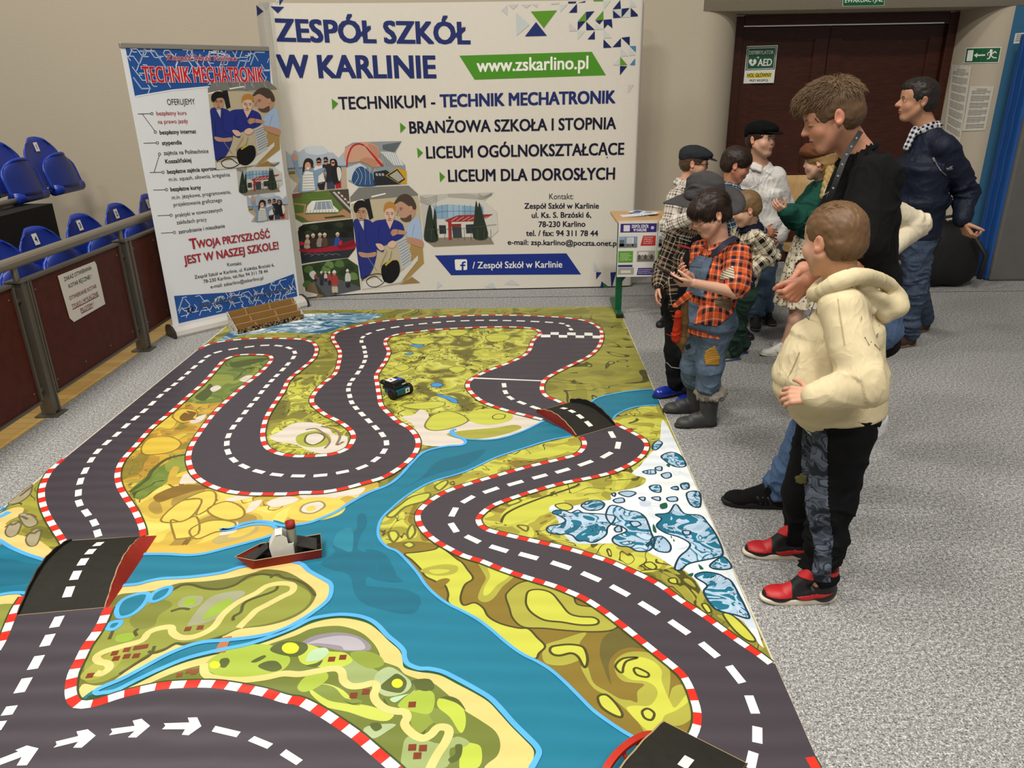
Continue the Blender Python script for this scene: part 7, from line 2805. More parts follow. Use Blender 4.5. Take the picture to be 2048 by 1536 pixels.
def body(parent, hd, jt, z, hands, skin='#c89478', lips='#a85a50', brow='#4a3626', eyes='open', vs=.0035, legs=None, stubble=None, calf=1.0):
    """one continuous skin surface; z: scale (standing height / 1.4)"""
    P = list(hd.prims(jt['neck']))
    sd = nrm(jt['SR'] - jt['SL'])
    nk, pv = jt['neck'], jt['pelvis']
    ch = lerp(nk, pv, .32)
    P += [rc(nk, ch, .05 * z, .085 * z, .03, w=.75, side=sd), rc(ch, pv, .085 * z, .08 * z, .04, w=.75, side=sd), rc(jt['SL'], jt['SR'], .028 * z, .028 * z, .05)]
    for k in 'LR':
        S, E_, W_ = jt['S' + k], jt['E' + k], jt['W' + k]
        P += [rc(S, E_, .037 * z, .031 * z, .02), rc(E_, W_, .031 * z, .0215 * z, .015)]
        H_, K_, A_ = jt['H' + k], jt['K' + k], jt['A' + k]
        P += [rc(H_, K_, .055 * z, .042 * z, .03), rc(K_, lerp(K_, A_, .35), .042 * z * calf, .043 * z * calf, .02), rc(lerp(K_, A_, .35), A_, .043 * z * calf, .029 * z * calf, .02), rc(A_, A_ + V3(0, 0, -.03), .029 * z * calf, .029 * z * calf, .02)]
    for h in hands:
        P += h
    V, Q = sdf_mesh(P, vs)
    Q = orient(V, Q, P)
    col = np.tile(np.array(lin(skin)[:3]), (len(V), 1))
    hd.tint(V, col, skin, lips, brow, eyes=eyes, stubble=stubble)
    # warmer finger joints
    for k in 'LR':
        d = np.linalg.norm(V - jt['W' + k], axis=1)
        m = np.clip((d < .2 * z) * (d / (.17 * z)), 0, 1)
        far = np.linalg.norm(V - jt['E' + k], axis=1) > np.linalg.norm(jt['W' + k] - jt['E' + k])
        m = (m * far * .3)[:, None]
        col[:] = col * (1 - m) + np.array(lin('#b8644e')[:3]) * m
    return np_mesh('body', parent, V, Q, skin_mat(), col)


def torso(jt, chest, waist, hips, depth=.68, hem=.04, fr=None, sh=.05, belly=None, k=.05):
    nk, pv = jt['neck'], jt['pelvis']
    sd = nrm(jt['SR'] - jt['SL'])
    up = nrm(nk - pv)
    fr = fr or Frame(pv, up, np.cross(sd, up), chest)
    ch = lerp(nk, pv, .36)
    wa = lerp(nk, pv, .72)
    P = [rc(ch, wa, chest, waist, k, fr, w=depth, side=sd), rc(wa, pv - up * hem, waist, hips, k, fr, w=depth * 1.05, side=sd),
         rc(lerp(jt['SL'], jt['SR'], .06), lerp(jt['SL'], jt['SR'], .94), sh * .95, sh * .95, .05, fr), rc(nk, ch, sh * 1.05, chest * .8, .06, fr, w=.75, side=sd)]
    for S in (jt['SL'], jt['SR']):
        P += [rc(nk - up * .03, lerp(nk, S, .9), sh * .85, sh * .8, .03, fr)]
    if belly is not None:
        P += [el(belly[0], belly[1], k=.10, fr=fr)]
    return P, fr


def sleeve(jt, k, r, upto=1.0, short=False):
    S, E_, W_ = jt['S' + k], jt['E' + k], jt['W' + k]
    if short:
        return [rc(S, lerp(S, E_, .78), r[0] * .92, r[1] * 1.1, .03)]
    return [rc(S, E_, r[0] * .92, r[1] * .95, .022), rc(E_, lerp(E_, W_, upto), r[1] * .95, r[2], .022)]


def trousers(jt, r, hips, depth=.8, to=1.0, z=1.0):
    sd = nrm(jt['HR'] - jt['HL'])
    up = V3(0, 0, 1)
    P = [rc(jt['pelvis'] + up * .07 * z, jt['pelvis'] - up * .03 * z, hips * .95, hips, .03, w=depth, side=sd), rc(jt['pelvis'] - up * .03 * z, jt['pelvis'] - up * .075 * z, hips, hips * .8, .04, w=depth, side=sd)]
    for k in 'LR':
        H_, K_, A_ = jt['H' + k], jt['K' + k], jt['A' + k]
        P += [rc(H_, K_, r[0], r[1], .05), rc(K_, lerp(K_, A_, to), r[1], r[2], .03)]
    return P


def collar(parent, jt, yaw, r, mat, tube=.014, drop=.03, name='collar', gap=.5):
    nk = jt['neck']
    P = []
    pts = []
    for a in np.linspace(gap, 2 * math.pi - gap, 9):
        d = V3(math.cos(yaw + a), math.sin(yaw + a), 0)
        fwd = math.cos(a)
        pts.append(nk + d * r * V3(1, 1, 1) + V3(0, 0, .018 - drop * max(0, fwd)))
    for a, b_ in zip(pts, pts[1:]):
        P.append(rc(a, b_, tube, tube, .01))
        P.append(rc(a + (a - nk) * .22 - V3(0, 0, .022), b_ + (b_ - nk) * .22 - V3(0, 0, .022), tube * .8, tube * .8, .02))
    return cloth(name, parent, P, mat, vs=.005, wr=.001)


def flat_cap(parent, hd, mat, seed=1):
    h, w, R = hd.hh, hd.w, hd.R
    P = [el(w(0, -.08, .27), V3(.40, .48, .27) * h, R, .03 * h), el(w(0, .22, .29), V3(.33, .30, .15) * h, R, .10 * h), el(w(0, -.26, .15), V3(.34, .28, .20) * h, R, .06 * h)]
    c = cloth('flat_cap', parent, P, mat, vs=.004, wr=.003, seed=seed)
    Rb = R @ np.array(((1, 0, 0), (0, math.cos(.22), math.sin(.22)), (0, -math.sin(.22), math.cos(.22))))
    P = [el(w(0, .44, .20), V3(.29, .25, .028) * h, Rb, .02 * h)]
    V, Q = sdf_mesh(P, .003)
    np_mesh('cap_peak', c, V, orient(V, Q, P), mat)
    return c


def report(n, jt):
    for k in 'LR':
        FIG.append((n, k, *(round(float(np.linalg.norm(jt[a + k] - jt[b_ + k])), 2) for a, b_ in (('S', 'E'), ('E', 'W'), ('H', 'K'), ('K', 'A'))), round(float(jt['neck'][2]), 2), round(float(jt['pelvis'][2]), 2)))


def base(jt):
    m = (jt['AL'] + jt['AR']) / 2
    return (m[0], m[1], 0)


def A_(x, y, z=.09):
    """ankle above a floor pixel"""
    p = fl(x, y)
    p[2] = z
    return p


RUB_W, RUB_K = flat('#cfc6b4', .7, grain=.1), flat('#151517', .7)

# ---- boy in the cream hoodie ------------------------------------------------
jt = dict(neck=J(1686, 562, 2.37), pelvis=J(1676, 818, 2.35), SL=J(1682, 618, 2.20), SR=J(1728, 600, 2.50), EL=J(1728, 768, 2.08), WL=J(1630, 792, 2.09), ER=J(1668, 745, 2.60), WR=J(1592, 765, 2.50),
          HL=J(1690, 862, 2.28), HR=J(1648, 855, 2.42), KL=J(1662, 1010, 2.22), KR=J(1608, 985, 2.44), AL=A_(1634, 1199), AR=A_(1592, 1112))
report('hoodie', jt)
pb = thing('person', 'boy in a cream hooded sweatshirt and black trousers, hand on hip, seen from behind', 'person', base(jt))
hd = Head(J(1666, 480, 2.37), .222, math.radians(118), .18, 0, .8, 1.12)
hL = hand(jt['WL'], (-.80, .45, -.15), (.1, .6, -.6), (-.2, .3, .9), .145, curl=(.5, .6, .5), tcurl=.3)
body(pb, hd, jt, 1.05, [hL], skin='#c99b80', vs=.0035, brow='#7a5a3c')
fwd_away = lambda L: np.stack([L[:, 0] * .8, .75 + 0 * L[:, 0], -.75 + .4 * (L[:, 2] > .35) - .6 * (L[:, 1] < -.1)], 1)
make_hair(pb, hd, dict(t=.018, nape=.35, flow=lambda L: np.stack([L[:, 0] * 1.2, .35 + .9 * (L[:, 2] - .1), -.9 + .9 * L[:, 2]], 1), len=.13, lift=.05, mess=.12, w=.011, liftf=lambda L: 1 + 3.5 * (L[:, 2] > .44), face=(0, .54, -.10), facer=(.36, .42, .42)), '#86694a', '#5a4028', n=2800, seed=5)
CREAM = fabric('cream_fleece', '#d8caa6', '#cbbb95', 12, bump=.15)
P, fr = torso(jt, .140, .152, .160, .90, .0, sh=.062, belly=(J(1622, 742, 2.32), V3(.10, .12, .13)))
P += sleeve(jt, 'L', (.074, .068, .044), .93) + sleeve(jt, 'R', (.074, .066, .043), .95)
P += [el(J(1580, 765, 2.33), V3(.035, .05, .06), k=.05, fr=fr)]
ho, V, Q, N = cloth('hoodie', pb, P, CREAM, vs=.0055, wr=.0014, seed=3, joints=[(*jt['EL'], .007), (*lerp(jt['SL'], jt['EL'], .2), .003), (*J(1660, 770, 2.2), .006), (*J(1740, 700, 2.3), .005)], keep=True, jw=.11, along=12, around=5)
rib = []
up = nrm(jt['neck'] - jt['pelvis'])
sd = nrm(jt['SR'] - jt['SL'])
rib = [rc(jt['pelvis'] + up * .005, jt['pelvis'] - up * .03, .158, .150, .02, w=.90, side=sd)]
cloth('waistband', ho, rib, CREAM, vs=.006, wr=.003, seed=9)
cw = lerp(jt['EL'], jt['WL'], .92)
cloth('cuff', ho, [rc(lerp(jt['EL'], jt['WL'], .84), lerp(jt['EL'], jt['WL'], 1.0), .044, .040, .01)], CREAM, vs=.0045, wr=.002, seed=8)
ring = smooth([J(1640, 588, 2.26), J(1672, 566, 2.20), J(1722, 552, 2.22), J(1772, 566, 2.34), J(1796, 600, 2.44), J(1768, 600, 2.56), J(1710, 560, 2.56), J(1660, 560, 2.5), J(1630, 585, 2.38)], True, 6)
P = []
for i in range(len(ring)):
    P.append(rc(ring[i], ring[(i + 1) % len(ring)], .018, .018, .02))
P += [rc(J(1716, 572, 2.25), J(1786, 612, 2.34), .019, .022, .014), rc(J(1786, 612, 2.34), J(1792, 622, 2.45), .024, .024, .02), rc(J(1728, 585, 2.28), J(1770, 636, 2.33), .017, .016, .012), el(J(1766, 606, 2.40), V3(.072, .095, .046), k=.03), rc(J(1700, 580, 2.27), J(1745, 622, 2.29), .011, .013, .012), rc(J(1690, 590, 2.27), J(1736, 640, 2.31), .008, .009, .01)]
cloth('hood', ho, P, CREAM, vs=.005, wr=.0018, seed=12, along=10, around=5)
m = px_mask(V, N, 'F:1578,768 1600,690 1622,650 1640,700 1600,800', True)
INKH = flat('#5a5548', .8)
sm = MB()
# printed back motif and letters, stitched outline of the pocket
def on_cloth(pts, wd, mm, mbx, lift=.003):
    Pp = pxs(pts)
    Pr = project(V)
    vis = ((V - CC) * N).sum(1) < 0
    Vv, Nv, Pv = V[vis], N[vis], Pr[vis]
    path = []
    for p in Pp:
        i = ((Pv - p) ** 2).sum(1).argmin()
        dpt = (Vv[i] - CC) @ CF
        d = ray(*p)
        q = CC + d * (dpt / (d @ CF)) + Nv[i] * lift
        path.append(q)
    mbx.tube(path, wd, mm, 5)
    return path
for s_ in ('F:1722,700 1737,690 1729,675 1742,668 1748,652 1754,668 1748,690 1758,700 1747,715 1732,712 1722,700', 'F:1719,725 1735,718 1749,722 1760,715 1762,730 1750,742 1737,738 1722,742', 'F:1742,657 1730,648 1738,644 1750,645 1757,652', 'F:1735,695 1741,684 1747,696'):
    on_cloth(s_, .0012, INKH, sm)
sm.build('back_print', ho)['label'] = 'dark outline drawing printed on the back'
lt = MB()
o0 = on_cloth('F:1722,640 1743,634', .0001, INKH, MB())
ax = nrm(o0[1] - o0[0])
upv = nrm(np.cross(nrm(CC - o0[0]), ax))
gv, gf = glyphs('pin')
lt.add([o0[0] + ax * v[0] * .022 + upv * v[1] * .022 + nrm(CC - o0[0]) * .006 for v in gv], gf, flat('#3b3f52', .8))
lt.build('back_lettering', ho)
st = MB()
on_cloth('F:1632,602 1618,640 1606,626', .0012, INKH, st)
on_cloth('F:1600,705 1585,740 1570,770', .0016, flat('#a89a78', .9), st)
on_cloth('F:1676,598 1682,640 1690,690', .0012, flat('#b3a580', .9), st)
st.build('stitching', ho)
WTE = fabric('white_cotton', '#d6d6d6', '#bfc0c4', 20)
cloth('undershirt', pb, [rc(jt['pelvis'] - up * .02 + V3(.024, .0, 0), jt['pelvis'] - up * .06 + V3(.024, .0, 0), .143, .142, .02, w=.9, side=sd)], WTE, vs=.006, wr=.005, seed=4)
BLKT = fabric('black_jersey', '#131315', '#0b0b0c', 14)
tp, V, Q, N = cloth('trousers', pb, trousers(jt, (.092, .072, .056), .136, .92, .89, .5), BLKT, vs=.0055, wr=.004, seed=21, joints=[(*jt['KL'], .007), (*jt['AL'], .012), (*lerp(jt['KL'], jt['AL'], .7), .009), (*jt['AR'], .01), (*jt['HL'], .008)], keep=True, jw=.12, along=20, around=6)
CAM = camo('grey_camouflage', ['#23262c', '#3a404a', '#4d5460', '#2c3038', '#565d6a'], 16)
patch('side_stripe', tp, V, Q, N, px_mask(V, N, 'F:1605,842 1656,846 1656,900 1658,1000 1668,1080 1662,1166 1622,1166 1628,1100 1612,1020 1602,930'), CAM, .002, 'grey camouflage stripe down the leg')
patch('badge', tp, V, Q, N, px_mask(V, N, 'F:1591,952 1604,945 1616,952 1616,970 1600,968 1590,966'), flat('#55512c', .7, grain=.5, gs=200), .004, 'small dark embroidered badge')
REDL, BLKL = flat('#b01c20', .45, grain=.1), flat('#161617', .45)
for k, d in (('L', (-1, -.02)), ('R', (-1, .06))):
    so, q, Vs, Qs = shoe(pb, jt['A' + k], d, .265, (BLKL, RUB_W), 'high', .92, vs=.0026)
    Ns = vnormals(Vs, Qs)
    loc = (Vs - q(0, 0, 0)) / .255
    sx = np.stack([q(1, 0, 0) - q(0, 0, 0), q(0, 1, 0) - q(0, 0, 0), q(0, 0, 1) - q(0, 0, 0)], 1)
    L_ = np.linalg.solve(sx, (Vs - q(0, 0, 0)).T).T
    patch('toe_panel', so, Vs, Qs, Ns, (L_[:, 0] > .62) & (L_[:, 2] > .12) & (L_[:, 0] < .95), REDL, .0015, 'red leather toe panel')
    patch('ankle_strap', so, Vs, Qs, Ns, (L_[:, 2] > .38) & (L_[:, 2] < .52) & (L_[:, 0] > .02), REDL, .005, 'red ankle strap')
    # curved side flash
    side_y = np.sign(L_[:, 1])
    xx, zz = L_[:, 0], L_[:, 2]
    u_ = (.52 - xx) / .44
    band = (zz > np.where(xx < .52, .085 + .14 * u_ ** 2, .085 + .9 * (xx - .52))) & (zz < .153 + .07 * u_) & (xx > .08) & (xx < .62) & (np.abs(L_[:, 1]) > .05)
    patch('side_flash', so, Vs, Qs, Ns, band, REDL, .002, 'red curved side flash')
    laces(so, q, .255, flat('#1a1a1b', .8), 4)

# ---- young man in the black T-shirt ----------------------------------------
jt = dict(neck=J(1714, 302, 2.84), pelvis=J(1732, 640, 2.86), SL=J(1754, 358, 2.68), SR=J(1708, 358, 3.02), EL=J(1712, 522, 2.58), WL=J(1616, 560, 2.48), ER=J(1660, 488, 2.80), WR=J(1606, 540, 2.60),
          HL=J(1735, 660, 2.78), HR=J(1715, 655, 2.96), KL=J(1628, 838, 2.74), KR=J(1700, 850, 2.98), AL=A_(1552, 1012, .10), AR=A_(1672, 990, .10))
report('young', jt)
pb = thing('person', 'tall young man in a black T-shirt with a lanyard, head bowed', 'person', base(jt))
hd = Head(J(1662, 232, 2.81), .226, math.radians(166), .40, .02, 1.12, .92)
hL = hand(jt['WL'], (-.62, .0, -.65), (-.35, .85, -.3), (-.5, .1, .8), .165, curl=(1.1, 1.2, .9), tcurl=.7, tout=.45)
hR = hand(jt['WR'], (-.45, -.2, -.85), (.2, -.8, -.3), (-.8, -.3, .5), .165, curl=(1.0, 1.2, .9), tcurl=.6, tout=.45)
body(pb, hd, jt, 1.25, [hL, hR], skin='#c58f74', brow='#5a4430', eyes='shut', vs=.0035)
make_hair(pb, hd, dict(t=.02, nape=.32, top=((0, .04, .34), (.30, .40, .22)), add=(((0, .25, .28), (.25, .20, .14)),), flow=lambda L: np.stack([L[:, 0] * .5, np.clip((L[:, 1] + .30) * 3, -.5, .9), -.35 - .9 * np.clip(-L[:, 1] * 4 - .6, 0, 1) - .5 * (L[:, 2] < .2)], 1), len=.15, lift=.26, mess=.30, w=.013, lenf=lambda L: .4 + .9 * (L[:, 2] > .25), liftf=lambda L: .15 + 1.2 * (L[:, 2] > .28), face=(0, .58, -.10), facer=(.42, .43, .36)), '#84694c', '#46321f', n=3200, seed=7)
BLKC = fabric('black_cotton', '#161617', '#0c0c0d', 9)
P, fr = torso(jt, .180, .160, .160, .68, .10, sh=.060)
P += sleeve(jt, 'L', (.088, .082, 0), short=True) + sleeve(jt, 'R', (.088, .082, 0), short=True)
ts, V, Q, N = cloth('t_shirt', pb, P, BLKC, vs=.007, wr=.004, seed=6, joints=[(*jt['SL'], .008), (*lerp(jt['neck'], jt['pelvis'], .7), .008)], keep=True, jw=.13, along=12)
rim = MB()
yaw = math.radians(166)
rp = [jt['neck'] + V3(.060 * math.cos(a), .064 * math.sin(a), -.012 - .035 * math.cos(a - yaw)) for a in np.linspace(0, 2 * math.pi, 25)[:-1]]
rim.tube(rp, .009, BLKC, 8, closed=True)
rim.build('neckband', ts, True)
ln = MB()
c1 = [J(1722, 262, 2.74), J(1706, 288, 2.70), J(1690, 315, 2.68), J(1676, 352, 2.66), J(1660, 392, 2.66), J(1646, 425, 2.68)]
c1 = smooth(c1, False, 5)
vs_, fs = [], []
for i, p in enumerate(c1):
    t = nrm(c1[min(i + 1, len(c1) - 1)] - c1[max(i - 1, 0)])
    vw = nrm(CC - p)
    s_ = nrm(np.cross(t, vw))
    for a, d_ in ((-1, 0), (1, 0), (1, -.002), (-1, -.002)):
        vs_.append(p + s_ * .009 * a + vw * d_)
for i in range(len(c1) - 1):
    for j in range(4):
        fs.append((4 * i + j, 4 * i + (j + 1) % 4, 4 * i + 4 + (j + 1) % 4, 4 * i + 4 + j))
LAN = flat('#101011', .6)
ln.add(vs_, fs, LAN)
gv, gf = glyphs('• • • • • • • •')
for i in range(6):
    p = c1[3 + 3 * i]
    ln.lathe(p + nrm(CC - p) * .002, [(.004, 0), (.0035, .0006)], flat('#8f8f8d', .6), 8, np.stack([V3(1, 0, 0), np.cross(nrm(CC - p), V3(1, 0, 0)), nrm(CC - p)], 1))
ln.tube([c1[-1], c1[-1] + V3(0, 0, -.05)], .006, flat('#b9b8b4', .3, .8), 6)
tag(ln.build('lanyard', origin=c1[0]), 'black lanyard strap round the neck of the young man in the T-shirt', 'lanyard')
pr_ = MB()
on_cloth('F:1655,372 1648,392 1660,384 1652,404', .0022, flat('#d9d9d6', .7), pr_)
pr_.build('chest_print', ts)
bl = MB()
ring = []
ax = nrm(jt['WR'] - jt['ER'])
s1 = nrm(np.cross(ax, (0, 0, 1)))
s2 = np.cross(ax, s1)
for k in range(16):
    a = 2 * math.pi * k / 16
    bl.lathe(lerp(jt['ER'], jt['WR'], .93) + (s1 * math.cos(a) + s2 * math.sin(a)) * .031, [(.002, -.006), (.0065, -.003), (.0065, .003), (.002, .006)], flat('#2a1c18', .4), 8)
tag(bl.build('bead_bracelet', origin=jt['WR']), 'dark bead bracelet on the wrist of the young man in black', 'bracelet')
DNM = denim('mid_denim', '#42608a', '#2a4062')
cloth('jeans', pb, trousers(jt, (.092, .072, .058), .15, .85, 1.0, 1.2), DNM, vs=.007, wr=.004, seed=31, joints=[(*jt['KL'], .008), (*jt['AL'], .012)], jw=.12)
SKB = fabric('black_mesh', '#1d1c1b', '#121111', 120)
for k, d in (('L', (-1, .12)), ('R', (-.95, .3))):
    so, q, Vs, Qs = shoe(pb, jt['A' + k], d, .30, (SKB, RUB_K), 'sneaker', .95)
    laces(so, q, .30, flat('#0f0f10', .8), 5)
    for i in range(3):
        for sg in (-1, 1):
            mb = MB()
            mb.tube([q(.34 + .07 * i, sg * .128, .09), q(.40 + .07 * i, sg * .105, .20)], .007, flat('#2c2b2a', .6), 6)
            mb.build('side_stripe', so, True)

# ---- man in the navy jacket -------------------------------------------------
jt = dict(neck=J(1852, 252, 4.88), pelvis=J(1832, 452, 4.90), SL=J(1888, 294, 4.74), SR=J(1846, 290, 5.08), EL=J(1934, 382, 4.80), WL=J(1924, 442, 4.72), ER=J(1815, 385, 5.18), WR=J(1800, 440, 5.10),
          HL=J(1838, 470, 4.82), HR=J(1830, 468, 5.00), KL=J(1826, 580, 4.86), KR=J(1832, 572, 5.10), AL=A_(1812, 692, .10), AR=A_(1842, 662, .10))
report('man', jt)
pb = thing('person', 'man in a navy bomber jacket and jeans walking in front of the door', 'person', base(jt))
hd = Head(J(1834, 200, 4.87), .242, math.radians(170), .02, .03, 1.25, .9)
hL = hand(jt['WL'], (.45, -.2, -.85), (.7, .2, .5), (.3, -.9, .1), .19, curl=(.7, .9, .5), tcurl=.4)
hR = hand(jt['WR'], (-.2, 0, -1), (.5, -.7, 0), (-.8, 0, 0), .19)
body(pb, hd, jt, 1.25, [hL, hR], skin='#b98a6c', brow='#2a2019', vs=.004, stubble='#8d715e')
make_hair(pb, hd, dict(t=.006, nape=.32, top=((0, .02, .33), (.29, .36, .19)), flow=lambda L: np.stack([L[:, 0] * .5, .6 + 0 * L[:, 0] - (L[:, 1] < -.1), -.5 - .5 * (L[:, 2] < .2)], 1), len=.07, lift=.10, mess=.12, w=.011, lenf=lambda L: .5 + .8 * (L[:, 2] > .3), liftf=lambda L: .3 + 1.5 * (L[:, 2] > .35), face=(0, .60, -.10), facer=(.36, .40, .40)), '#3a302a', '#171310', n=1600, seed=9)
NVY = fabric('navy_nylon', '#151d31', '#0d1322', 11, .6, spec=.25, bump=.1)
P, fr = torso(jt, .205, .20, .185, .74, .05, sh=.07)
P += sleeve(jt, 'L', (.082, .070, .050), .93) + sleeve(jt, 'R', (.082, .070, .050), .93)
jk, V, Q, N = cloth('bomber_jacket', pb, P, NVY, vs=.008, wr=.005, seed=14, joints=[(*jt['EL'], .014), (*lerp(jt['SL'], jt['EL'], .5), .008), (*lerp(jt['neck'], jt['pelvis'], .75), .010)], keep=True, jw=.14, along=15, around=8)
sd = nrm(jt['SR'] - jt['SL'])
up = nrm(jt['neck'] - jt['pelvis'])
cloth('waistband', jk, [rc(jt['pelvis'] + up * .0, jt['pelvis'] - up * .05, .168, .166, .02, w=.78, side=sd)], fabric('navy_rib', '#10141f'), vs=.007, wr=.002)
cloth('cuff', jk, [rc(lerp(jt['EL'], jt['WL'], .82), lerp(jt['EL'], jt['WL'], 1.0), .05, .04, .01)], fabric('navy_rib_b', '#10141f'), vs=.006, wr=.002)
zp = MB()
on_cloth('W:365,725 378,770 400,800 428,826', .0035, flat('#9a9a9a', .3, .8), zp, .004)
on_cloth('W:362,722 368,750', .006, flat('#c9c9c9', .3, .8), zp, .006)
zp.build('sleeve_zip', jk)
patch('sleeve_tag', jk, V, Q, N, px_mask(V, N, 'W:430,782 470,770 476,792 436,806'), flat('#6c6f75', .5, grain=.4, gs=240), .003, 'small grey printed tag')
CHK = plaid('navy_white_check', [(0, '#e6e6e6'), (.5, '#141a33')], .028)
collar(pb, jt, math.radians(170), .068, CHK, .011, .05)
cloth('shirt_front', pb, [rc(jt['neck'] + V3(-.07, -.015, -.02), lerp(jt['neck'], jt['pelvis'], .20) + V3(-.115, -.02, 0), .022, .020, .02)], CHK, vs=.006, wr=.002)
DN2 = denim('dark_denim', '#2b3d5a', '#182438')
cloth('jeans', pb, trousers(jt, (.098, .075, .064), .15, .85, 1.0, 1.2), DN2, vs=.008, wr=.006, seed=33, joints=[(*jt['KL'], .01), (*jt['AL'], .012), (*jt['HL'], .01)], jw=.15)
BRS = fabric('brown_suede', '#4a3a2e', '#382b22', 40)
for k, d in (('L', (-.95, -.3)), ('R', (-.9, -.45))):
    so, q, Vs, Qs = shoe(pb, jt['A' + k], d, .29, (BRS, flat('#6a5c4a', .7)), 'sneaker', .95, vs=.005)
    laces(so, q, .29, flat('#2a221c', .8), 3)

# ---- boy in the orange check shirt -----------------------------------------
jt = dict(neck=J(1438, 488, 3.650), pelvis=J(1420, 632, 3.640), SL=J(1478, 514, 3.540), SR=J(1404, 506, 3.770), EL=J(1470, 584, 3.450), WL=J(1388, 566, 3.410), ER=J(1408, 575, 3.730), WR=J(1372, 548, 3.590),
          HL=J(1436, 648, 3.60), HR=J(1402, 645, 3.700), KL=J(1418, 735, 3.61), KR=J(1388, 732, 3.77), AL=A_(1412, 852, .09), AR=A_(1386, 824, .09))
report('orange', jt)
pb = thing('person', 'boy in an orange check shirt and patched denim dungarees looking at a phone', 'person', base(jt))
hd = Head(J(1419, 428, 3.630), .210, math.radians(190), .42, -.02, .8, 1.0)
PH = J(1340, 549, 3.410)
hL = hand(jt['WL'], nrm(PH - jt['WL']) + V3(-.25, .1, -.28), (.05, .75, .6), (-.1, .3, .9), .135, curls=[(.35, .3, .2), (.6, .7, .5), (.7, .8, .6), (.8, .9, .6)], tcurl=.35, tout=.5)
hR = hand(jt['WR'], nrm(PH - jt['WR']) + V3(0, 0, .12), (.1, -.7, .5), (-.2, -.3, .9), .135, curl=(.4, .6, .4), tcurl=.3)
body(pb, hd, jt, .95, [hL, hR], skin='#d3a68c', lips='#b8675c', brow='#2f211a', eyes='shut', vs=.003, calf=.7)
make_hair(pb, hd, dict(t=.035, nape=.26, face=(0, .62, -.20), facer=(.40, .40, .40), add=(((0, .20, .24), (.31, .22, .18)), ((.26, .03, .04), (.10, .18, .20)), ((-.26, .03, .04), (.10, .18, .20))), flow=lambda L: np.stack([L[:, 0] * .6, .5 + .4 * (L[:, 1] > 0) - 1.1 * (L[:, 1] < -.2), -1.0 + .8 * (L[:, 2] > .4)], 1), len=.26, lift=.10, mess=.14, w=.016), '#3c2a20', '#1a110c', n=2600, seed=11)
ORG = plaid('orange_check', [(0, '#e2602c'), (.26, '#262c3c'), (.44, '#e2602c'), (.50, '#e4c3a8'), (.54, '#e2602c'), (.66, '#1f2430'), (.88, '#c24e2b'), (.95, '#e2b99c')], .078)
P, fr = torso(jt, .124, .120, .127, .74, .08, sh=.048)
P += sleeve(jt, 'L', (.066, .060, 0), short=True) + sleeve(jt, 'R', (.066, .060, 0), short=True)
sh, V, Q, N = cloth('check_shirt', pb, P, ORG, vs=.0045, wr=.004, seed=16, joints=[(*jt['SL'], .006), (*lerp(jt['SL'], jt['EL'], .6), .006), (*jt['pelvis'], .009)], keep=True, jw=.09, along=22, around=9)
patch('sleeve_patch', sh, V, Q, N, px_mask(V, N, 'T:1330,905 1470,822 1483,985 1440,975 1322,992'), corduroy('cream_stripe', '#c9bda4', '#6d6358', .011), .004, 'cream striped cloth patch')
patch('hip_patch', sh, V, Q, N, px_mask(V, N, 'T:1255,1175 1330,1170 1440,1190 1435,1350 1370,1375 1270,1290'), corduroy('taupe_stripe', '#8d7a64', '#4a3d30', .008), .004, 'taupe striped cloth patch')
collar(pb, jt, math.radians(190), .062, ORG, .013, .035)
DN3 = denim('washed_denim', '#54697f', '#2e3d4d')
bibc = torso(jt, .132, .130, .134, .77, .0, fr)[0][:2]
bb, V2, Q2, N2 = cloth('dungaree_bib', pb, [dict(p, ra=p['ra'], rb=p['rb']) for p in torso(jt, .1305, .1265, .1335, .765, .12, fr, sh=.05)[0]], DN3, vs=.0045, wr=.002, seed=17, keep=True)
keep = px_mask(V2, N2, 'T:1010,705 1245,745 1225,800 1160,1000 1140,1150 1160,1190 920,1130 950,940')
f = keep[Q2].all(1)
bpy.data.objects.remove(bb)
bb = patch('dungaree_bib', pb, V2, Q2, N2, keep, DN3, .006)
if bb is not None:
    patch('bib_pocket', bb, V2, Q2, N2, px_mask(V2, N2, 'T:1000,770 1150,795 1120,870 985,850', False), denim('dark_pocket_denim', '#36475a', '#232f3d'), .010)
mb = MB()
sp = []
for x, y, Y in ((1424, 512, 3.510), (1436, 500, 3.485), (1450, 488, 3.490), (1466, 478, 3.540), (1474, 476, 3.630), (1470, 490, 3.730)):
    sp.append(J(x, y, Y))
NAVS = flat('#1b2238', .7)
sp = smooth(sp, False, 4)
vs_, fs = [], []
for i, p in enumerate(sp):
    t = nrm(sp[min(i + 1, len(sp) - 1)] - sp[max(i - 1, 0)])
    n_ = nrm(p - lerp(jt['neck'], jt['pelvis'], .4))
    s_ = nrm(np.cross(t, n_))
    for a, d_ in ((-1, .004), (1, .004), (1, 0), (-1, 0)):
        vs_.append(p + s_ * .014 * a + n_ * d_)
for i in range(len(sp) - 1):
    for j in range(4):
        fs.append((4 * i + j, 4 * i + (j + 1) % 4, 4 * i + 4 + (j + 1) % 4, 4 * i + 4 + j))
mb.add(vs_, fs, NAVS)
mb.build('shoulder_strap', pb)
P = trousers(jt, (.078, .062, .058), .128, .85, .36, .95)
jn, V, Q, N = cloth('dungaree_legs', pb, P, DN3, vs=.0045, wr=.004, seed=18, joints=[(*jt['KL'], .008), (*lerp(jt['KL'], jt['AL'], .6), .012), (*jt['KR'], .007), (*lerp(jt['KR'], jt['AR'], .6), .012), (*jt['HL'], .006)], keep=True, jw=.09, along=24, around=7)
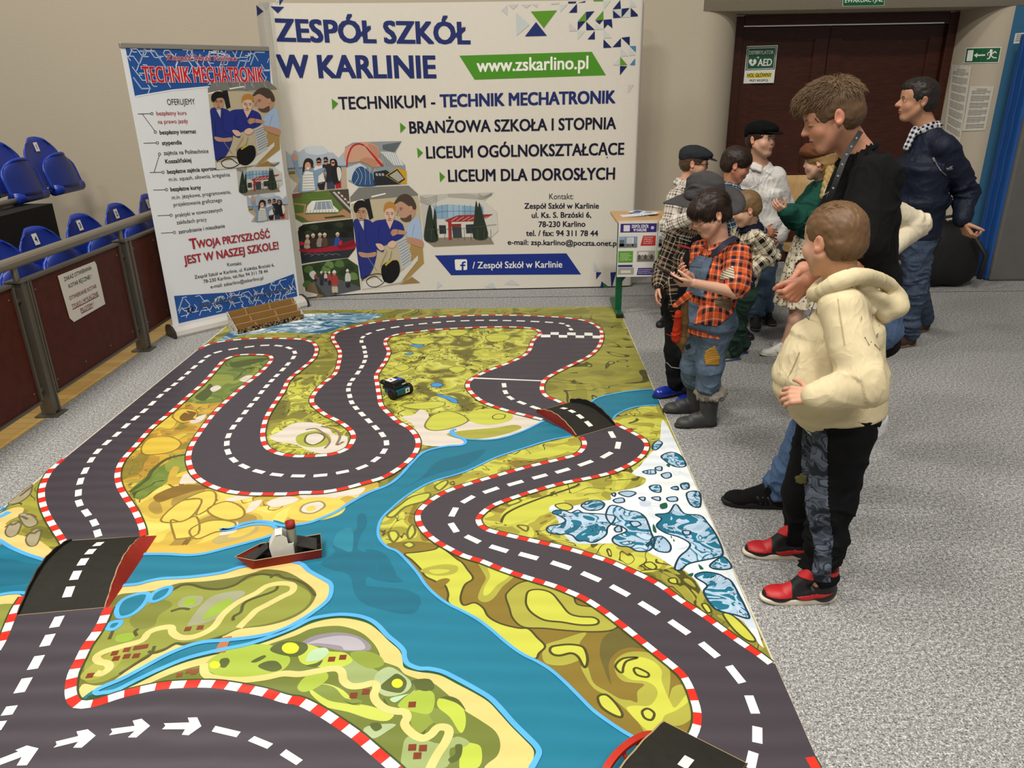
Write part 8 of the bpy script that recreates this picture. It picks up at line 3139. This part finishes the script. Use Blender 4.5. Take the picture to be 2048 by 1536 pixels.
patch('knee_patch', jn, V, Q, N, px_mask(V, N, 'F:1408,716 1412,700 1430,690 1440,715 1438,730 1412,730'), corduroy('mustard_cord', '#b98a3c', '#5a3d1a', .009), .005, 'mustard corduroy knee patch')
patch('thigh_patch', jn, V, Q, N, px_mask(V, N, 'F:1366,650 1372,645 1382,670 1374,682 1364,672'), fabric('tan_canvas', '#a08a66', '#806c4c', 60), .005, 'tan canvas thigh patch')
patch('torn_patch', jn, V, Q, N, px_mask(V, N, 'F:1370,690 1380,686 1382,696 1372,700'), flat('#17181b', .9), .003, 'dark torn hole')
patch('shirt_hem', jn, V, Q, N, px_mask(V, N, 'T:1150,1120 1290,1160 1450,1200 1440,1360 1395,1410 1290,1505 1035,1470 1090,1300'), ORG, .010, 'orange check shirt hem hanging out at the side')
PHM = flat('#101114', .2, 0, .5)
mb = MB()
a_ = nrm((-.75, -.25, .45))
n_ = nrm(np.cross(a_, nrm((.2, .9, -.1))))
Rp = np.stack([a_, np.cross(n_, a_), n_], 1)
mb.bbox(PH, (.13, .066, .009), PHM, .004, Rp)
ph = mb.build('phone', origin=PH)
tag(ph, 'dark phone held in both hands by the boy in dungarees', 'phone')
RBG = flat('#3b3b3a', .5, 0, .4, .06)
FUR = flat('#8d857a', .95, 0, .1, .45, 130)
for k, d in (('L', (-1, -.06)), ('R', (-1, .02))):
    so, q, Vs, Qs = shoe(pb, jt['A' + k], d, .215, (RBG, flat('#2c2c2b', .6)), 'boot', 1.0, name='boot')
    P = [rc(q(.2 + .0, 0, .88) + V3(.054 * math.cos(a), .052 * math.sin(a), .004 * math.sin(3 * a)), q(.2, 0, .88) + V3(.054 * math.cos(a + .5), .052 * math.sin(a + .5), .004 * math.sin(3 * a + 1.5)), .025, .025, .01) for a in np.arange(0, 6.28, .5)]
    cloth('fleece_cuff', so, P, FUR, vs=.0045, wr=.007, seed=5, along=60, around=60)
mb = MB()
rag = [J(1372, 600, 3.490), J(1366, 640, 3.520), J(1362, 680, 3.550), J(1366, 705, 3.570)]
P = [rc(rag[0], rag[1], .012, .022, .02), rc(rag[1], rag[2], .022, .026, .02), rc(rag[2], rag[3], .022, .006, .02)]
cloth('rag_strip', pb, P, fabric('tan_rag', '#8a6c42', '#63492a', 20), vs=.0045, wr=.005, seed=3)
P = [rc(J(1356, 626, 3.470), J(1352, 676, 3.510), .015, .024, .02)]
cloth('rag_strip', pb, P, fabric('red_rag', '#c43a1e', '#8c2414', 20), vs=.0045, wr=.004, seed=4)
P = [rc(J(1378, 590, 3.470), J(1350, 612, 3.470), .018, .010, .02)]
cloth('rag_strip', pb, P, ORG, vs=.0045, wr=.004, seed=5)

# ---- boy in the grey hat ----------------------------------------------------
jt = dict(neck=J(1396, 462, 4.06), pelvis=J(1374, 606, 4.05), SL=J(1436, 486, 3.96), SR=J(1352, 478, 4.14), EL=J(1432, 560, 3.92), WL=J(1410, 590, 3.80), ER=J(1327, 536, 4.13), WR=J(1318, 568, 4.02),
          HL=J(1396, 615, 3.98), HR=J(1356, 612, 4.10), KL=J(1385, 706, 3.98), KR=J(1353, 702, 4.08), AL=A_(1386, 804, .08), AR=A_(1352, 790, .08))
report('hat', jt)
pb = thing('person', 'boy in a wide grey hat and dark check shirt behind the orange shirt', 'person', base(jt))
hd = Head(J(1408, 418, 4.04), .205, math.radians(200), .35, .12, .8)
hR = hand(jt['WR'], (-.18, -.15, -1), (.8, -.2, 0), (-.3, -.9, -.1), .135, curl=(.35, .4, .3), tcurl=.3)
hL = hand(jt['WL'], (-.8, -.3, -.2), (0, .5, -.6), (-.2, -.3, .9), .13)
body(pb, hd, jt, .92, [hR, hL], skin='#cb9a80', vs=.0035)
make_hair(pb, hd, dict(t=.03, flow=lambda L: np.stack([L[:, 0], .3 + 0 * L[:, 0], -1 + 0 * L[:, 0]], 1), len=.12, lift=.1), '#5a4230', '#2e2017', n=500, seed=3)
FELT = fabric('grey_felt', '#4c4a4b', '#3a393a', 18)
HR_ = rot_head(math.radians(150), -.02, .22)
hc = J(1408, 394, 4.02)
P = [el(hc + V3(0, 0, .055), V3(.080, .10, .085), HR_, .02), el(hc + V3(0, 0, .02), V3(.088, .105, .05), HR_, .02), el(hc + V3(0, 0, .155), V3(.03, .09, .03), HR_, .03, op='s')]
hat = cloth('brimmed_hat', pb, P, FELT, vs=.005, wr=.004, seed=8)
mb = MB()


def brim(u, v):
    a = 2 * math.pi * u
    r = .080 + .110 * v
    wv = .030 * v * v * math.cos(2 * a + .6) - .020 * v
    return hc + HR_ @ V3(r * math.cos(a) * .95, r * math.sin(a) * 1.12, wv)


panel_surface(mb, brim, 40, 6, FELT, .006)
mb.build('hat_brim', hat, True)
DPL = plaid('black_beige_check', [(0, '#1a1817'), (.28, '#b8a184'), (.34, '#1f1d1c'), (.55, '#8f7c66'), (.72, '#1a1817'), (.86, '#d6c8b0'), (.9, '#1a1817')], .085)
P, fr = torso(jt, .130, .128, .132, .72, .03, sh=.05)
P += sleeve(jt, 'L', (.062, .052, .042), .95) + sleeve(jt, 'R', (.062, .052, .042), .97)
P += [rc(J(1345, 560, 4.02), J(1348, 612, 3.98), .03, .018, .03), rc(J(1345, 612, 3.98), J(1346, 640, 3.97), .016, .006, .02)]
sh, V, Q, N = cloth('check_shirt', pb, P, DPL, vs=.0055, wr=.005, seed=26, joints=[(*jt['ER'], .008), (*jt['pelvis'], .008)], keep=True)
BWK = fabric('black_workwear', '#1b1c1d', '#121314', 22)
bb = patch('work_bib', pb, V, Q, N, px_mask(V, N, 'F:1378,478 1400,470 1445,480 1440,560 1425,610 1350,606 1358,560 1366,520'), BWK, .007, 'black work bib')
zp = MB()
on_cloth('T:878,608 950,632 1000,652', .0055, flat('#b01f26', .5), zp, .012)
zp.build('red_zip', bb or pb)
zq = MB()
on_cloth('T:880,530 950,548 1010,570', .0025, flat('#8f9092', .5), zq, .011)
zq.build('reflective_piping', bb or pb)
jn, V, Q, N = cloth('work_trousers', pb, trousers(jt, (.076, .064, .056), .126, .85, .95, .92), BWK, vs=.0055, wr=.004, seed=28, joints=[(*jt['KR'], .006), (*jt['AR'], .010), (*jt['KL'], .006), (*jt['AL'], .01)], keep=True)
zq = MB()
on_cloth('F:1334,724 1344,734 1358,736 1372,730', .003, flat('#8f9092', .5), zq, .004)
on_cloth('F:1334,668 1344,672 1352,672', .003, flat('#7d2a26', .5), zq, .004)
zq.build('reflective_piping', jn)
BLR = flat('#1b2f9c', .18, 0, .6)
for k, d in (('L', (-.75, -.65)), ('R', (-.95, -.35))):
    so, q, Vs, Qs = shoe(pb, jt['A' + k], d, .20, (BLR, RUB_K), 'clog', 1.0, name='rubber_shoe')

# ---- small boy in green trousers -------------------------------------------
jt = dict(neck=J(1499, 455, 4.68), pelvis=J(1478, 578, 4.68), SL=J(1514, 476, 4.58), SR=J(1478, 472, 4.82), EL=J(1541, 510, 4.58), WL=J(1505, 540, 4.54), ER=J(1462, 515, 4.86), WR=J(1452, 548, 4.80),
          HL=J(1486, 592, 4.62), HR=J(1464, 590, 4.75), KL=J(1478, 650, 4.58), KR=J(1460, 650, 4.74), AL=A_(1468, 718, .07), AR=A_(1482, 706, .07))
jt['KL'] = lerp(jt['HL'], jt['AL'], .5) + V3(-.02, 0, 0)
jt['KR'] = lerp(jt['HR'], jt['AR'], .5) + V3(-.02, 0, 0)
report('green', jt)
pb = thing('person', 'small fair boy in a black and cream check jacket and green trousers, elbow out', 'person', base(jt))
hd = Head(J(1490, 418, 4.64), .200, math.radians(178), .35, 0, .7, 1.05)
hL = hand(jt['WL'], (-.7, .3, -.5), (-.1, .8, 0), (-.2, 0, .8), .115, curl=(.4, .5, .4))
hR = hand(jt['WR'], (-.2, 0, -1), (.5, -.7, 0), (-.8, 0, 0), .115)
body(pb, hd, jt, .80, [hL, hR], skin='#d0a488', brow='#9a7a52', eyes='shut', vs=.0035)
make_hair(pb, hd, dict(t=.03, nape=.32, flow=lambda L: np.stack([L[:, 0] * .7, .8 + 0 * L[:, 0] - 1.2 * (L[:, 1] < -.15), -.5 + 0 * L[:, 0]], 1), len=.13, lift=.12, mess=.15, w=.012), '#9a7d54', '#5a4226', n=1500, seed=15)
BCP = plaid('black_cream_check', [(0, '#161514'), (.32, '#d8cbb0'), (.62, '#161514'), (.68, '#d8cbb0'), (.90, '#161514'), (.95, '#d8cbb0')], .085)
P, fr = torso(jt, .118, .118, .122, .74, .04, sh=.046)
P += sleeve(jt, 'L', (.062, .056, .044), .97) + sleeve(jt, 'R', (.062, .056, .044), .97)
jk, V, Q, N = cloth('check_jacket', pb, P, BCP, vs=.0055, wr=.006, seed=36, joints=[(*jt['EL'], .010), (*jt['SL'], .006), (*jt['pelvis'], .008)], keep=True)
collar(pb, jt, math.radians(175), .058, fabric('navy_collar', '#1b2030'), .013, .02)
patch('badge', jk, V, Q, N, px_mask(V, N, 'T:1600,930 1690,880 1690,1040 1640,1080 1590,1010'), flat('#1c2340', .7), .008, 'navy badge patch with a white emblem')
em = MB()
on_cloth('T:1620,985 1650,940 1665,950 1640,985 1655,1000', .0025, flat('#e6e6ea', .7), em, .012)
em.build('emblem', jk)
GRT = fabric('green_twill', '#30463c', '#22342c', 12)
cloth('trousers', pb, trousers(jt, (.072, .060, .050), .115, .85, .95, .8), GRT, vs=.0055, wr=.005, seed=38, joints=[(*jt['KL'], .010), (*jt['AL'], .010), (*jt['KR'], .01), (*jt['AR'], .01)], along=28)
OLS = fabric('olive_suede', '#454a3a', '#33372b', 40)
for k, d in (('L', (-.95, -.3)), ('R', (-.95, -.28))):
    so, q, Vs, Qs = shoe(pb, jt['A' + k], d, .19, (OLS, flat('#c9c2b2', .6)), 'sneaker', 1.0)
    mb = MB()
    mb.tube([q(.05, -.12, .03), q(.5, -.15, .03), q(.9, -.10, .03)], .007, flat('#31507c', .6), 6)
    mb.build('blue_midsole', so, True)

# ---- boy in flat cap and glasses -------------------------------------------
jt = dict(neck=J(1372, 366, 5.42), pelvis=J(1352, 512, 5.44), SL=J(1392, 392, 5.58), SR=J(1352, 395, 5.30), EL=J(1400, 455, 5.56), WL=J(1420, 440, 5.40), ER=J(1338, 452, 5.26), WR=J(1378, 436, 5.14),
          HL=J(1362, 520, 5.50), HR=J(1344, 522, 5.38), KL=J(1352, 585, 5.50), KR=J(1338, 585, 5.38), AL=A_(1360, 640, .08), AR=A_(1334, 645, .08))
report('glasses', jt)
pb = thing('person', 'boy in a dark grey flat cap and glasses facing right', 'person', base(jt))
hd = Head(J(1390, 326, 5.40), .215, math.radians(-14), .12, 0, .75, 1.05)
hR = hand(jt['WR'], (.7, .5, -.1), (.3, .8, 0), (0, 0, 1), .13)
hL = hand(jt['WL'], (.3, -.8, 0), (-.3, -.5, 0), (0, 0, 1), .13)
body(pb, hd, jt, .98, [hR, hL], skin='#cf9f84', brow='#5a4430', vs=.004)
make_hair(pb, hd, dict(t=.022, nape=.32, flow=lambda L: np.stack([L[:, 0], .2 + 0 * L[:, 0], -1 + 0 * L[:, 0]], 1), len=.09, lift=.08), '#6a4f38', '#3a2a1e', n=500, seed=13)
flat_cap(pb, hd, fabric('charcoal_twill', '#2f3236', '#24272b', 18), 4)
gl = MB()
TOR = flat('#4a2c22', .35, 0, .5, .6, 120)
for sx in (-1, 1):
    pts = [hd.w(sx * .14 + .105 * math.cos(a), .395 - .05 * abs(sx * .14 + .105 * math.cos(a)), -.02 + .075 * math.sin(a)) for a in np.linspace(0, 6.28, 17)[:-1]]
    gl.tube(pts, .0028, TOR, 6, closed=True)
    gl.tube([hd.w(sx * .245, .38, .01), hd.w(sx * .33, .15, .02), hd.w(sx * .36, -.06, .03)], .0028, TOR, 6)
gl.tube([hd.w(-.04, .40, .0), hd.w(0, .42, .012), hd.w(.04, .40, .0)], .0025, TOR, 6)
gl.build('glasses', pb, True)
WPL = plaid('white_brown_check', [(0, '#dcd5c8'), (.34, '#4a3b36'), (.46, '#d6cdbf'), (.56, '#8d7d78'), (.68, '#ddd6c9'), (.82, '#2f2826'), (.90, '#cfc6b8')], .085)
P, fr = torso(jt, .135, .13, .13, .74, .06, sh=.05)
P += sleeve(jt, 'L', (.064, .056, .044), .97) + sleeve(jt, 'R', (.064, .056, .044), .97)
cloth('check_shirt', pb, P, WPL, vs=.006, wr=.005, seed=46, joints=[(*jt['ER'], .009), (*jt['pelvis'], .008)])
collar(pb, jt, math.radians(-14), .060, WPL, .014, .03)
cloth('trousers', pb, trousers(jt, (.074, .06, .052), .12, .85, .97, .95), BWK, vs=.007, wr=.004, seed=48)
for k, d in (('L', (-.4, -.9)), ('R', (-.55, -.85))):
    so, q, Vs, Qs = shoe(pb, jt['A' + k], d, .22, (BLKL, RUB_K), 'sneaker', 1.0, vs=.005)
    laces(so, q, .22, flat('#2a2a2a', .8), 3)

# ---- dark haired smiling boy ------------------------------------------------
jt = dict(neck=J(1462, 372, 5.14), pelvis=J(1468, 508, 5.18), SL=J(1486, 398, 5.28), SR=J(1458, 402, 5.04), EL=J(1510, 462, 5.28), WL=J(1520, 470, 5.10), ER=J(1478, 470, 5.00), WR=J(1526, 462, 5.02),
          HL=J(1478, 520, 5.24), HR=J(1460, 520, 5.12), KL=J(1478, 585, 5.24), KR=J(1462, 588, 5.10), AL=A_(1480, 668, .08), AR=A_(1466, 676, .08))
report('dark', jt)
pb = thing('person', 'smiling dark-haired boy in a blue check shirt looking down to the right', 'person', base(jt))
hd = Head(J(1474, 330, 5.12), .215, math.radians(-12), .32, 0, .75, 1.0)
hR = hand(jt['WR'], (.9, 0, -.15), (0, .8, -.3), (0, 0, 1), .13, curl=(.3, .4, .3))
hL = hand(jt['WL'], (.8, -.3, -.2), (0, .8, -.3), (0, 0, 1), .13)
body(pb, hd, jt, .95, [hR, hL], skin='#c3876c', brow='#2a1e17', eyes='shut', vs=.004)
make_hair(pb, hd, dict(t=.038, nape=.30, flow=lambda L: np.stack([L[:, 0] * .6, .7 + 0 * L[:, 0] - 1.2 * (L[:, 1] < -.15), -.5 + 0 * L[:, 0]], 1), len=.14, lift=.12, mess=.16, w=.013), '#3f2a1f', '#1c120d', n=1500, seed=19)
BPL = plaid('blue_check', [(0, '#22334c'), (.3, '#b8c4cc'), (.38, '#22334c'), (.55, '#3f5f5c'), (.72, '#1a2436'), (.88, '#9fb0bb')], .07)
P, fr = torso(jt, .13, .128, .13, .74, .05, sh=.05)
P += sleeve(jt, 'L', (.062, .052, .042), .9) + sleeve(jt, 'R', (.062, .052, .042), .9)
cloth('check_shirt', pb, P, BPL, vs=.006, wr=.005, seed=56)
collar(pb, jt, math.radians(-12), .058, BPL, .013, .03)
cloth('jeans', pb, trousers(jt, (.072, .06, .052), .12, .85, .97, .95), DN2, vs=.008, wr=.004, seed=58)
for k, d in (('L', (.3, -.95)), ('R', (.2, -.98))):
    shoe(pb, jt['A' + k], d, .21, (BLKL, RUB_K), 'sneaker', 1.0, vs=.006)

# ---- boy in the white shirt -------------------------------------------------
jt = dict(neck=J(1519, 330, 5.44), pelvis=J(1522, 486, 5.44), SL=J(1554, 354, 5.42), SR=J(1494, 358, 5.46), EL=J(1572, 420, 5.46), WL=J(1560, 474, 5.36), ER=J(1480, 425, 5.48), WR=J(1492, 474, 5.38),
          HL=J(1536, 500, 5.42), HR=J(1508, 500, 5.44), KL=J(1528, 575, 5.40), KR=J(1508, 578, 5.42), AL=A_(1528, 640, .09), AR=A_(1510, 650, .09))
report('white', jt)
pb = thing('person', 'boy in a black flat cap and white shirt standing by the door', 'person', base(jt))
hd = Head(J(1523, 278, 5.40), .225, math.radians(-52), -.02, 0, .75, 1.05)
hL = hand(jt['WL'], (-.3, -.2, -.9), (-.8, .3, 0), (0, -1, 0), .14, curl=(.4, .5, .4))
hR = hand(jt['WR'], (.2, -.3, -.9), (.8, .3, 0), (0, -1, 0), .14)
body(pb, hd, jt, 1.05, [hL, hR], skin='#d2a489', brow='#3a2a20', vs=.004)
make_hair(pb, hd, dict(t=.018, nape=.32, flow=lambda L: np.stack([L[:, 0], .2 + 0 * L[:, 0], -1 + 0 * L[:, 0]], 1), len=.08, lift=.08), '#4a3626', '#241811', n=500, seed=23)
flat_cap(pb, hd, fabric('black_wool', '#0e0f10', '#08090a', 22), 6)
WSH = fabric('white_poplin', '#dedad4', '#ccc8c4', 16)
P, fr = torso(jt, .145, .145, .150, .70, .03, sh=.054)
P += sleeve(jt, 'L', (.068, .060, .046), .93) + sleeve(jt, 'R', (.068, .060, .046), .93)
sh, V, Q, N = cloth('white_shirt', pb, P, WSH, vs=.006, wr=.006, seed=66, joints=[(*jt['EL'], .010), (*lerp(jt['EL'], jt['WL'], .5), .008), (*jt['pelvis'], .010), (*lerp(jt['neck'], jt['pelvis'], .6), .006)], keep=True, along=18)
collar(pb, jt, math.radians(-70), .064, WSH, .013, .03)
bt_ = MB()
on_cloth('F:1514,345 1516,380 1517,420 1517,462', .0015, flat('#b9b5b0', .8), bt_)
bt_.build('button_placket', sh)
for y in (350, 368, 386, 408):
    b1 = MB()
    p_ = on_cloth('F:1516,%d 1516,%d' % (y, y + 1), .003, flat('#8f8d8a', .5), b1, .003)
    b1.build('button', sh)
cloth('cuff', sh, [rc(lerp(jt['EL'], jt['WL'], .80), lerp(jt['EL'], jt['WL'], .98), .047, .05, .01)], WSH, vs=.005, wr=.002)
DN4 = denim('grey_denim', '#59738f', '#3b5068')
cloth('jeans', pb, trousers(jt, (.082, .066, .060), .135, .85, .9, 1.0), DN4, vs=.007, wr=.006, seed=68, joints=[(*jt['KR'], .008), (*jt['AR'], .012), (*jt['KL'], .008)])
GSN = fabric('grey_mesh', '#3d3c3c', '#2a2929', 60)
for k, d in (('L', (.1, -1)), ('R', (-.25, -1))):
    so, q, Vs, Qs = shoe(pb, jt['A' + k], d, .24, (GSN, flat('#5a5856', .7)), 'high', 1.0, vs=.005)
    laces(so, q, .24, flat('#17171a', .8), 5)

# ---- girl in the green sweater ---------------------------------------------
jt = dict(neck=J(1650, 362, 4.82), pelvis=J(1622, 492, 4.82), SL=J(1656, 382, 4.70), SR=J(1636, 380, 4.96), EL=J(1600, 436, 4.66), WL=J(1572, 422, 4.58), ER=J(1590, 440, 4.98), WR=J(1568, 420, 4.80),
          HL=J(1626, 510, 4.76), HR=J(1612, 508, 4.88), KL=J(1600, 610, 4.74), KR=J(1592, 600, 4.86), AL=A_(1568, 708, .08), AR=A_(1590, 690, .08))
report('girl', jt)
pb = thing('person', 'girl with a blonde plait in a brown beret, green sweater and flowered skirt', 'person', base(jt))
hd = Head(J(1638, 322, 4.80), .212, math.radians(150), .15, 0, .75)
hL = hand(jt['WL'], (-.7, -.1, .3), (.1, .6, .5), (-.3, .2, .9), .125, curl=(.5, .6, .4))
hR = hand(jt['WR'], (-.7, -.5, .3), (.1, -.6, .5), (-.3, .2, .9), .125, curl=(.5, .6, .4))
body(pb, hd, jt, .95, [hL, hR], skin='#d6aa90', brow='#a58a60', vs=.004)
make_hair(pb, hd, dict(t=.05, nape=.22, add=(((.25, -.10, -.05), (.12, .20, .24)), ((-.25, -.10, -.05), (.12, .20, .24))), flow=lambda L: np.stack([L[:, 0] * .3, -.3 + 0 * L[:, 0], -1 + 0 * L[:, 0]], 1), len=.22, lift=.06, w=.014), '#c2a06a', '#80623a', n=900, seed=29)
P = [el(hd.w(0, -.06, .36), V3(.46, .50, .20) * hd.hh, hd.R, .03), el(hd.w(0, -.05, .22), V3(.40, .46, .16) * hd.hh, hd.R, .03), el(hd.w(0, .12, .30), V3(.42, .35, .14) * hd.hh, hd.R, .05)]
cloth('beret', pb, P, fabric('rust_felt', '#6e4630', '#553322', 16), vs=.005, wr=.004, seed=7)
P = []
br0 = smooth([J(1660, 335, 4.72), J(1657, 352, 4.66), J(1652, 372, 4.63), J(1648, 392, 4.62)], False, 5)
for i, p in enumerate(br0):
    for sg in (-1, 1):
        a = i * 1.05
        P.append(el(p + V3(sg * .013 * math.cos(a), sg * .009 * math.sin(a), 0), V3(.014, .014, .02), k=.004))
V_, Q_ = sdf_mesh(P, .003)
np_mesh('plait', pb, V_, orient(V_, Q_, P), hair_mat('#cdb078', '#94763f'))
GRS = fabric('bottle_green_velour', '#1f5044', '#123a30', 10)
P, fr = torso(jt, .128, .125, .128, .74, .02, sh=.05)
P += sleeve(jt, 'L', (.072, .066, .044), .95) + sleeve(jt, 'R', (.072, .066, .044), .95)
cloth('sweater', pb, P, GRS, vs=.006, wr=.006, seed=76, joints=[(*jt['EL'], .009), (*jt['pelvis'], .006)])
sd = nrm(jt['SR'] - jt['SL'])
sk0, sk1 = jt['pelvis'] + V3(0, 0, .04), J(1592, 608, 4.82)
P = [rc(sk0, sk1, .122, .155, .03, w=.9, side=sd)]


def pleat(V, N):
    d = V - sk1
    a = np.arctan2(d[:, 1], d[:, 0])
    t = np.clip((sk0[2] - V[:, 2]) / (sk0[2] - sk1[2]), 0, 1.1)
    V = V + N * (.012 * t * np.sin(a * 11))[:, None]
    V[:, 2] = np.maximum(V[:, 2], sk1[2] + .004 * np.sin(a * 11))
    return V


cloth('skirt', pb, P, floral('ditsy_floral'), vs=.006, wr=.003, seed=77, extra=pleat)
WHL = flat('#dcd8d0', .5)
for k, d in (('L', (-.97, -.2)), ('R', (-.95, -.25))):
    so, q, Vs, Qs = shoe(pb, jt['A' + k], d, .225, (WHL, flat('#d3cdbf', .6)), 'sneaker', .95, vs=.005)
    laces(so, q, .225, flat('#e6e2da', .8), 4)
    for i in range(3):
        mb = MB()
        mb.tube([q(.36 + .08 * i, -.128, .08), q(.43 + .08 * i, -.10, .20)], .005, flat('#b3aca0', .7), 6)
        mb.build('side_stripe', so, True)
mb = MB()
c0 = J(1574, 411, 4.60)
mb.bbox(c0, (.055, .03, .012), flat('#d9692c', .6), .004, rotz(.5))
tag(mb.build('orange_toy', origin=c0), 'small orange item held in the hands of the girl in the beret', 'toy')

# ---- child behind the young man --------------------------------------------
jt = dict(neck=J(1738, 392, 3.36), pelvis=J(1722, 560, 3.38), SL=J(1772, 414, 3.34), SR=J(1708, 414, 3.42), EL=J(1836, 448, 3.38), WL=J(1778, 500, 3.30), ER=J(1690, 470, 3.50), WR=J(1705, 530, 3.40),
          HL=J(1730, 575, 3.34), HR=J(1708, 572, 3.42), KL=J(1712, 720, 3.36), KR=J(1696, 715, 3.44), AL=A_(1690, 872, .08), AR=A_(1680, 862, .08))
report('hidden', jt)
pb = thing('person', 'child in a cream shirt, only a bent elbow showing behind the black T-shirt', 'person', base(jt))
hd = Head(J(1730, 358, 3.36), .185, math.radians(160), .2, 0, .75)
hL = hand(jt['WL'], (-.8, .1, -.3), (0, .8, 0), (0, 0, 1), .125)
hR = hand(jt['WR'], (-.3, .2, -.9), (0, -.8, 0), (-1, 0, 0), .125)
body(pb, hd, jt, .95, [hL, hR], vs=.005)
make_hair(pb, hd, dict(t=.035, len=.12, lift=.1), '#6a4f38', '#3a2a1e', n=400, seed=31)
P, fr = torso(jt, .105, .105, .11, .74, .0, sh=.042)
P += sleeve(jt, 'L', (.05, .052, .042), .97) + sleeve(jt, 'R', (.054, .054, .042), .97)
cloth('cream_shirt', pb, P, fabric('cream_cotton', '#d5cbb4', '#c3b79c', 16), vs=.006, wr=.003, seed=86, joints=[(*jt['EL'], .006)])
cloth('jeans', pb, trousers(jt, (.07, .058, .05), .115, .85, .97, .95), DN4, vs=.009, wr=.004, seed=88)
for k, d in (('L', (-1, .1)), ('R', (-1, .1))):
    shoe(pb, jt['A' + k], d, .21, (BLKL, RUB_K), 'sneaker', 1.0, vs=.006)
if False:
    for f_ in FIG:
        print('FIG', f_)
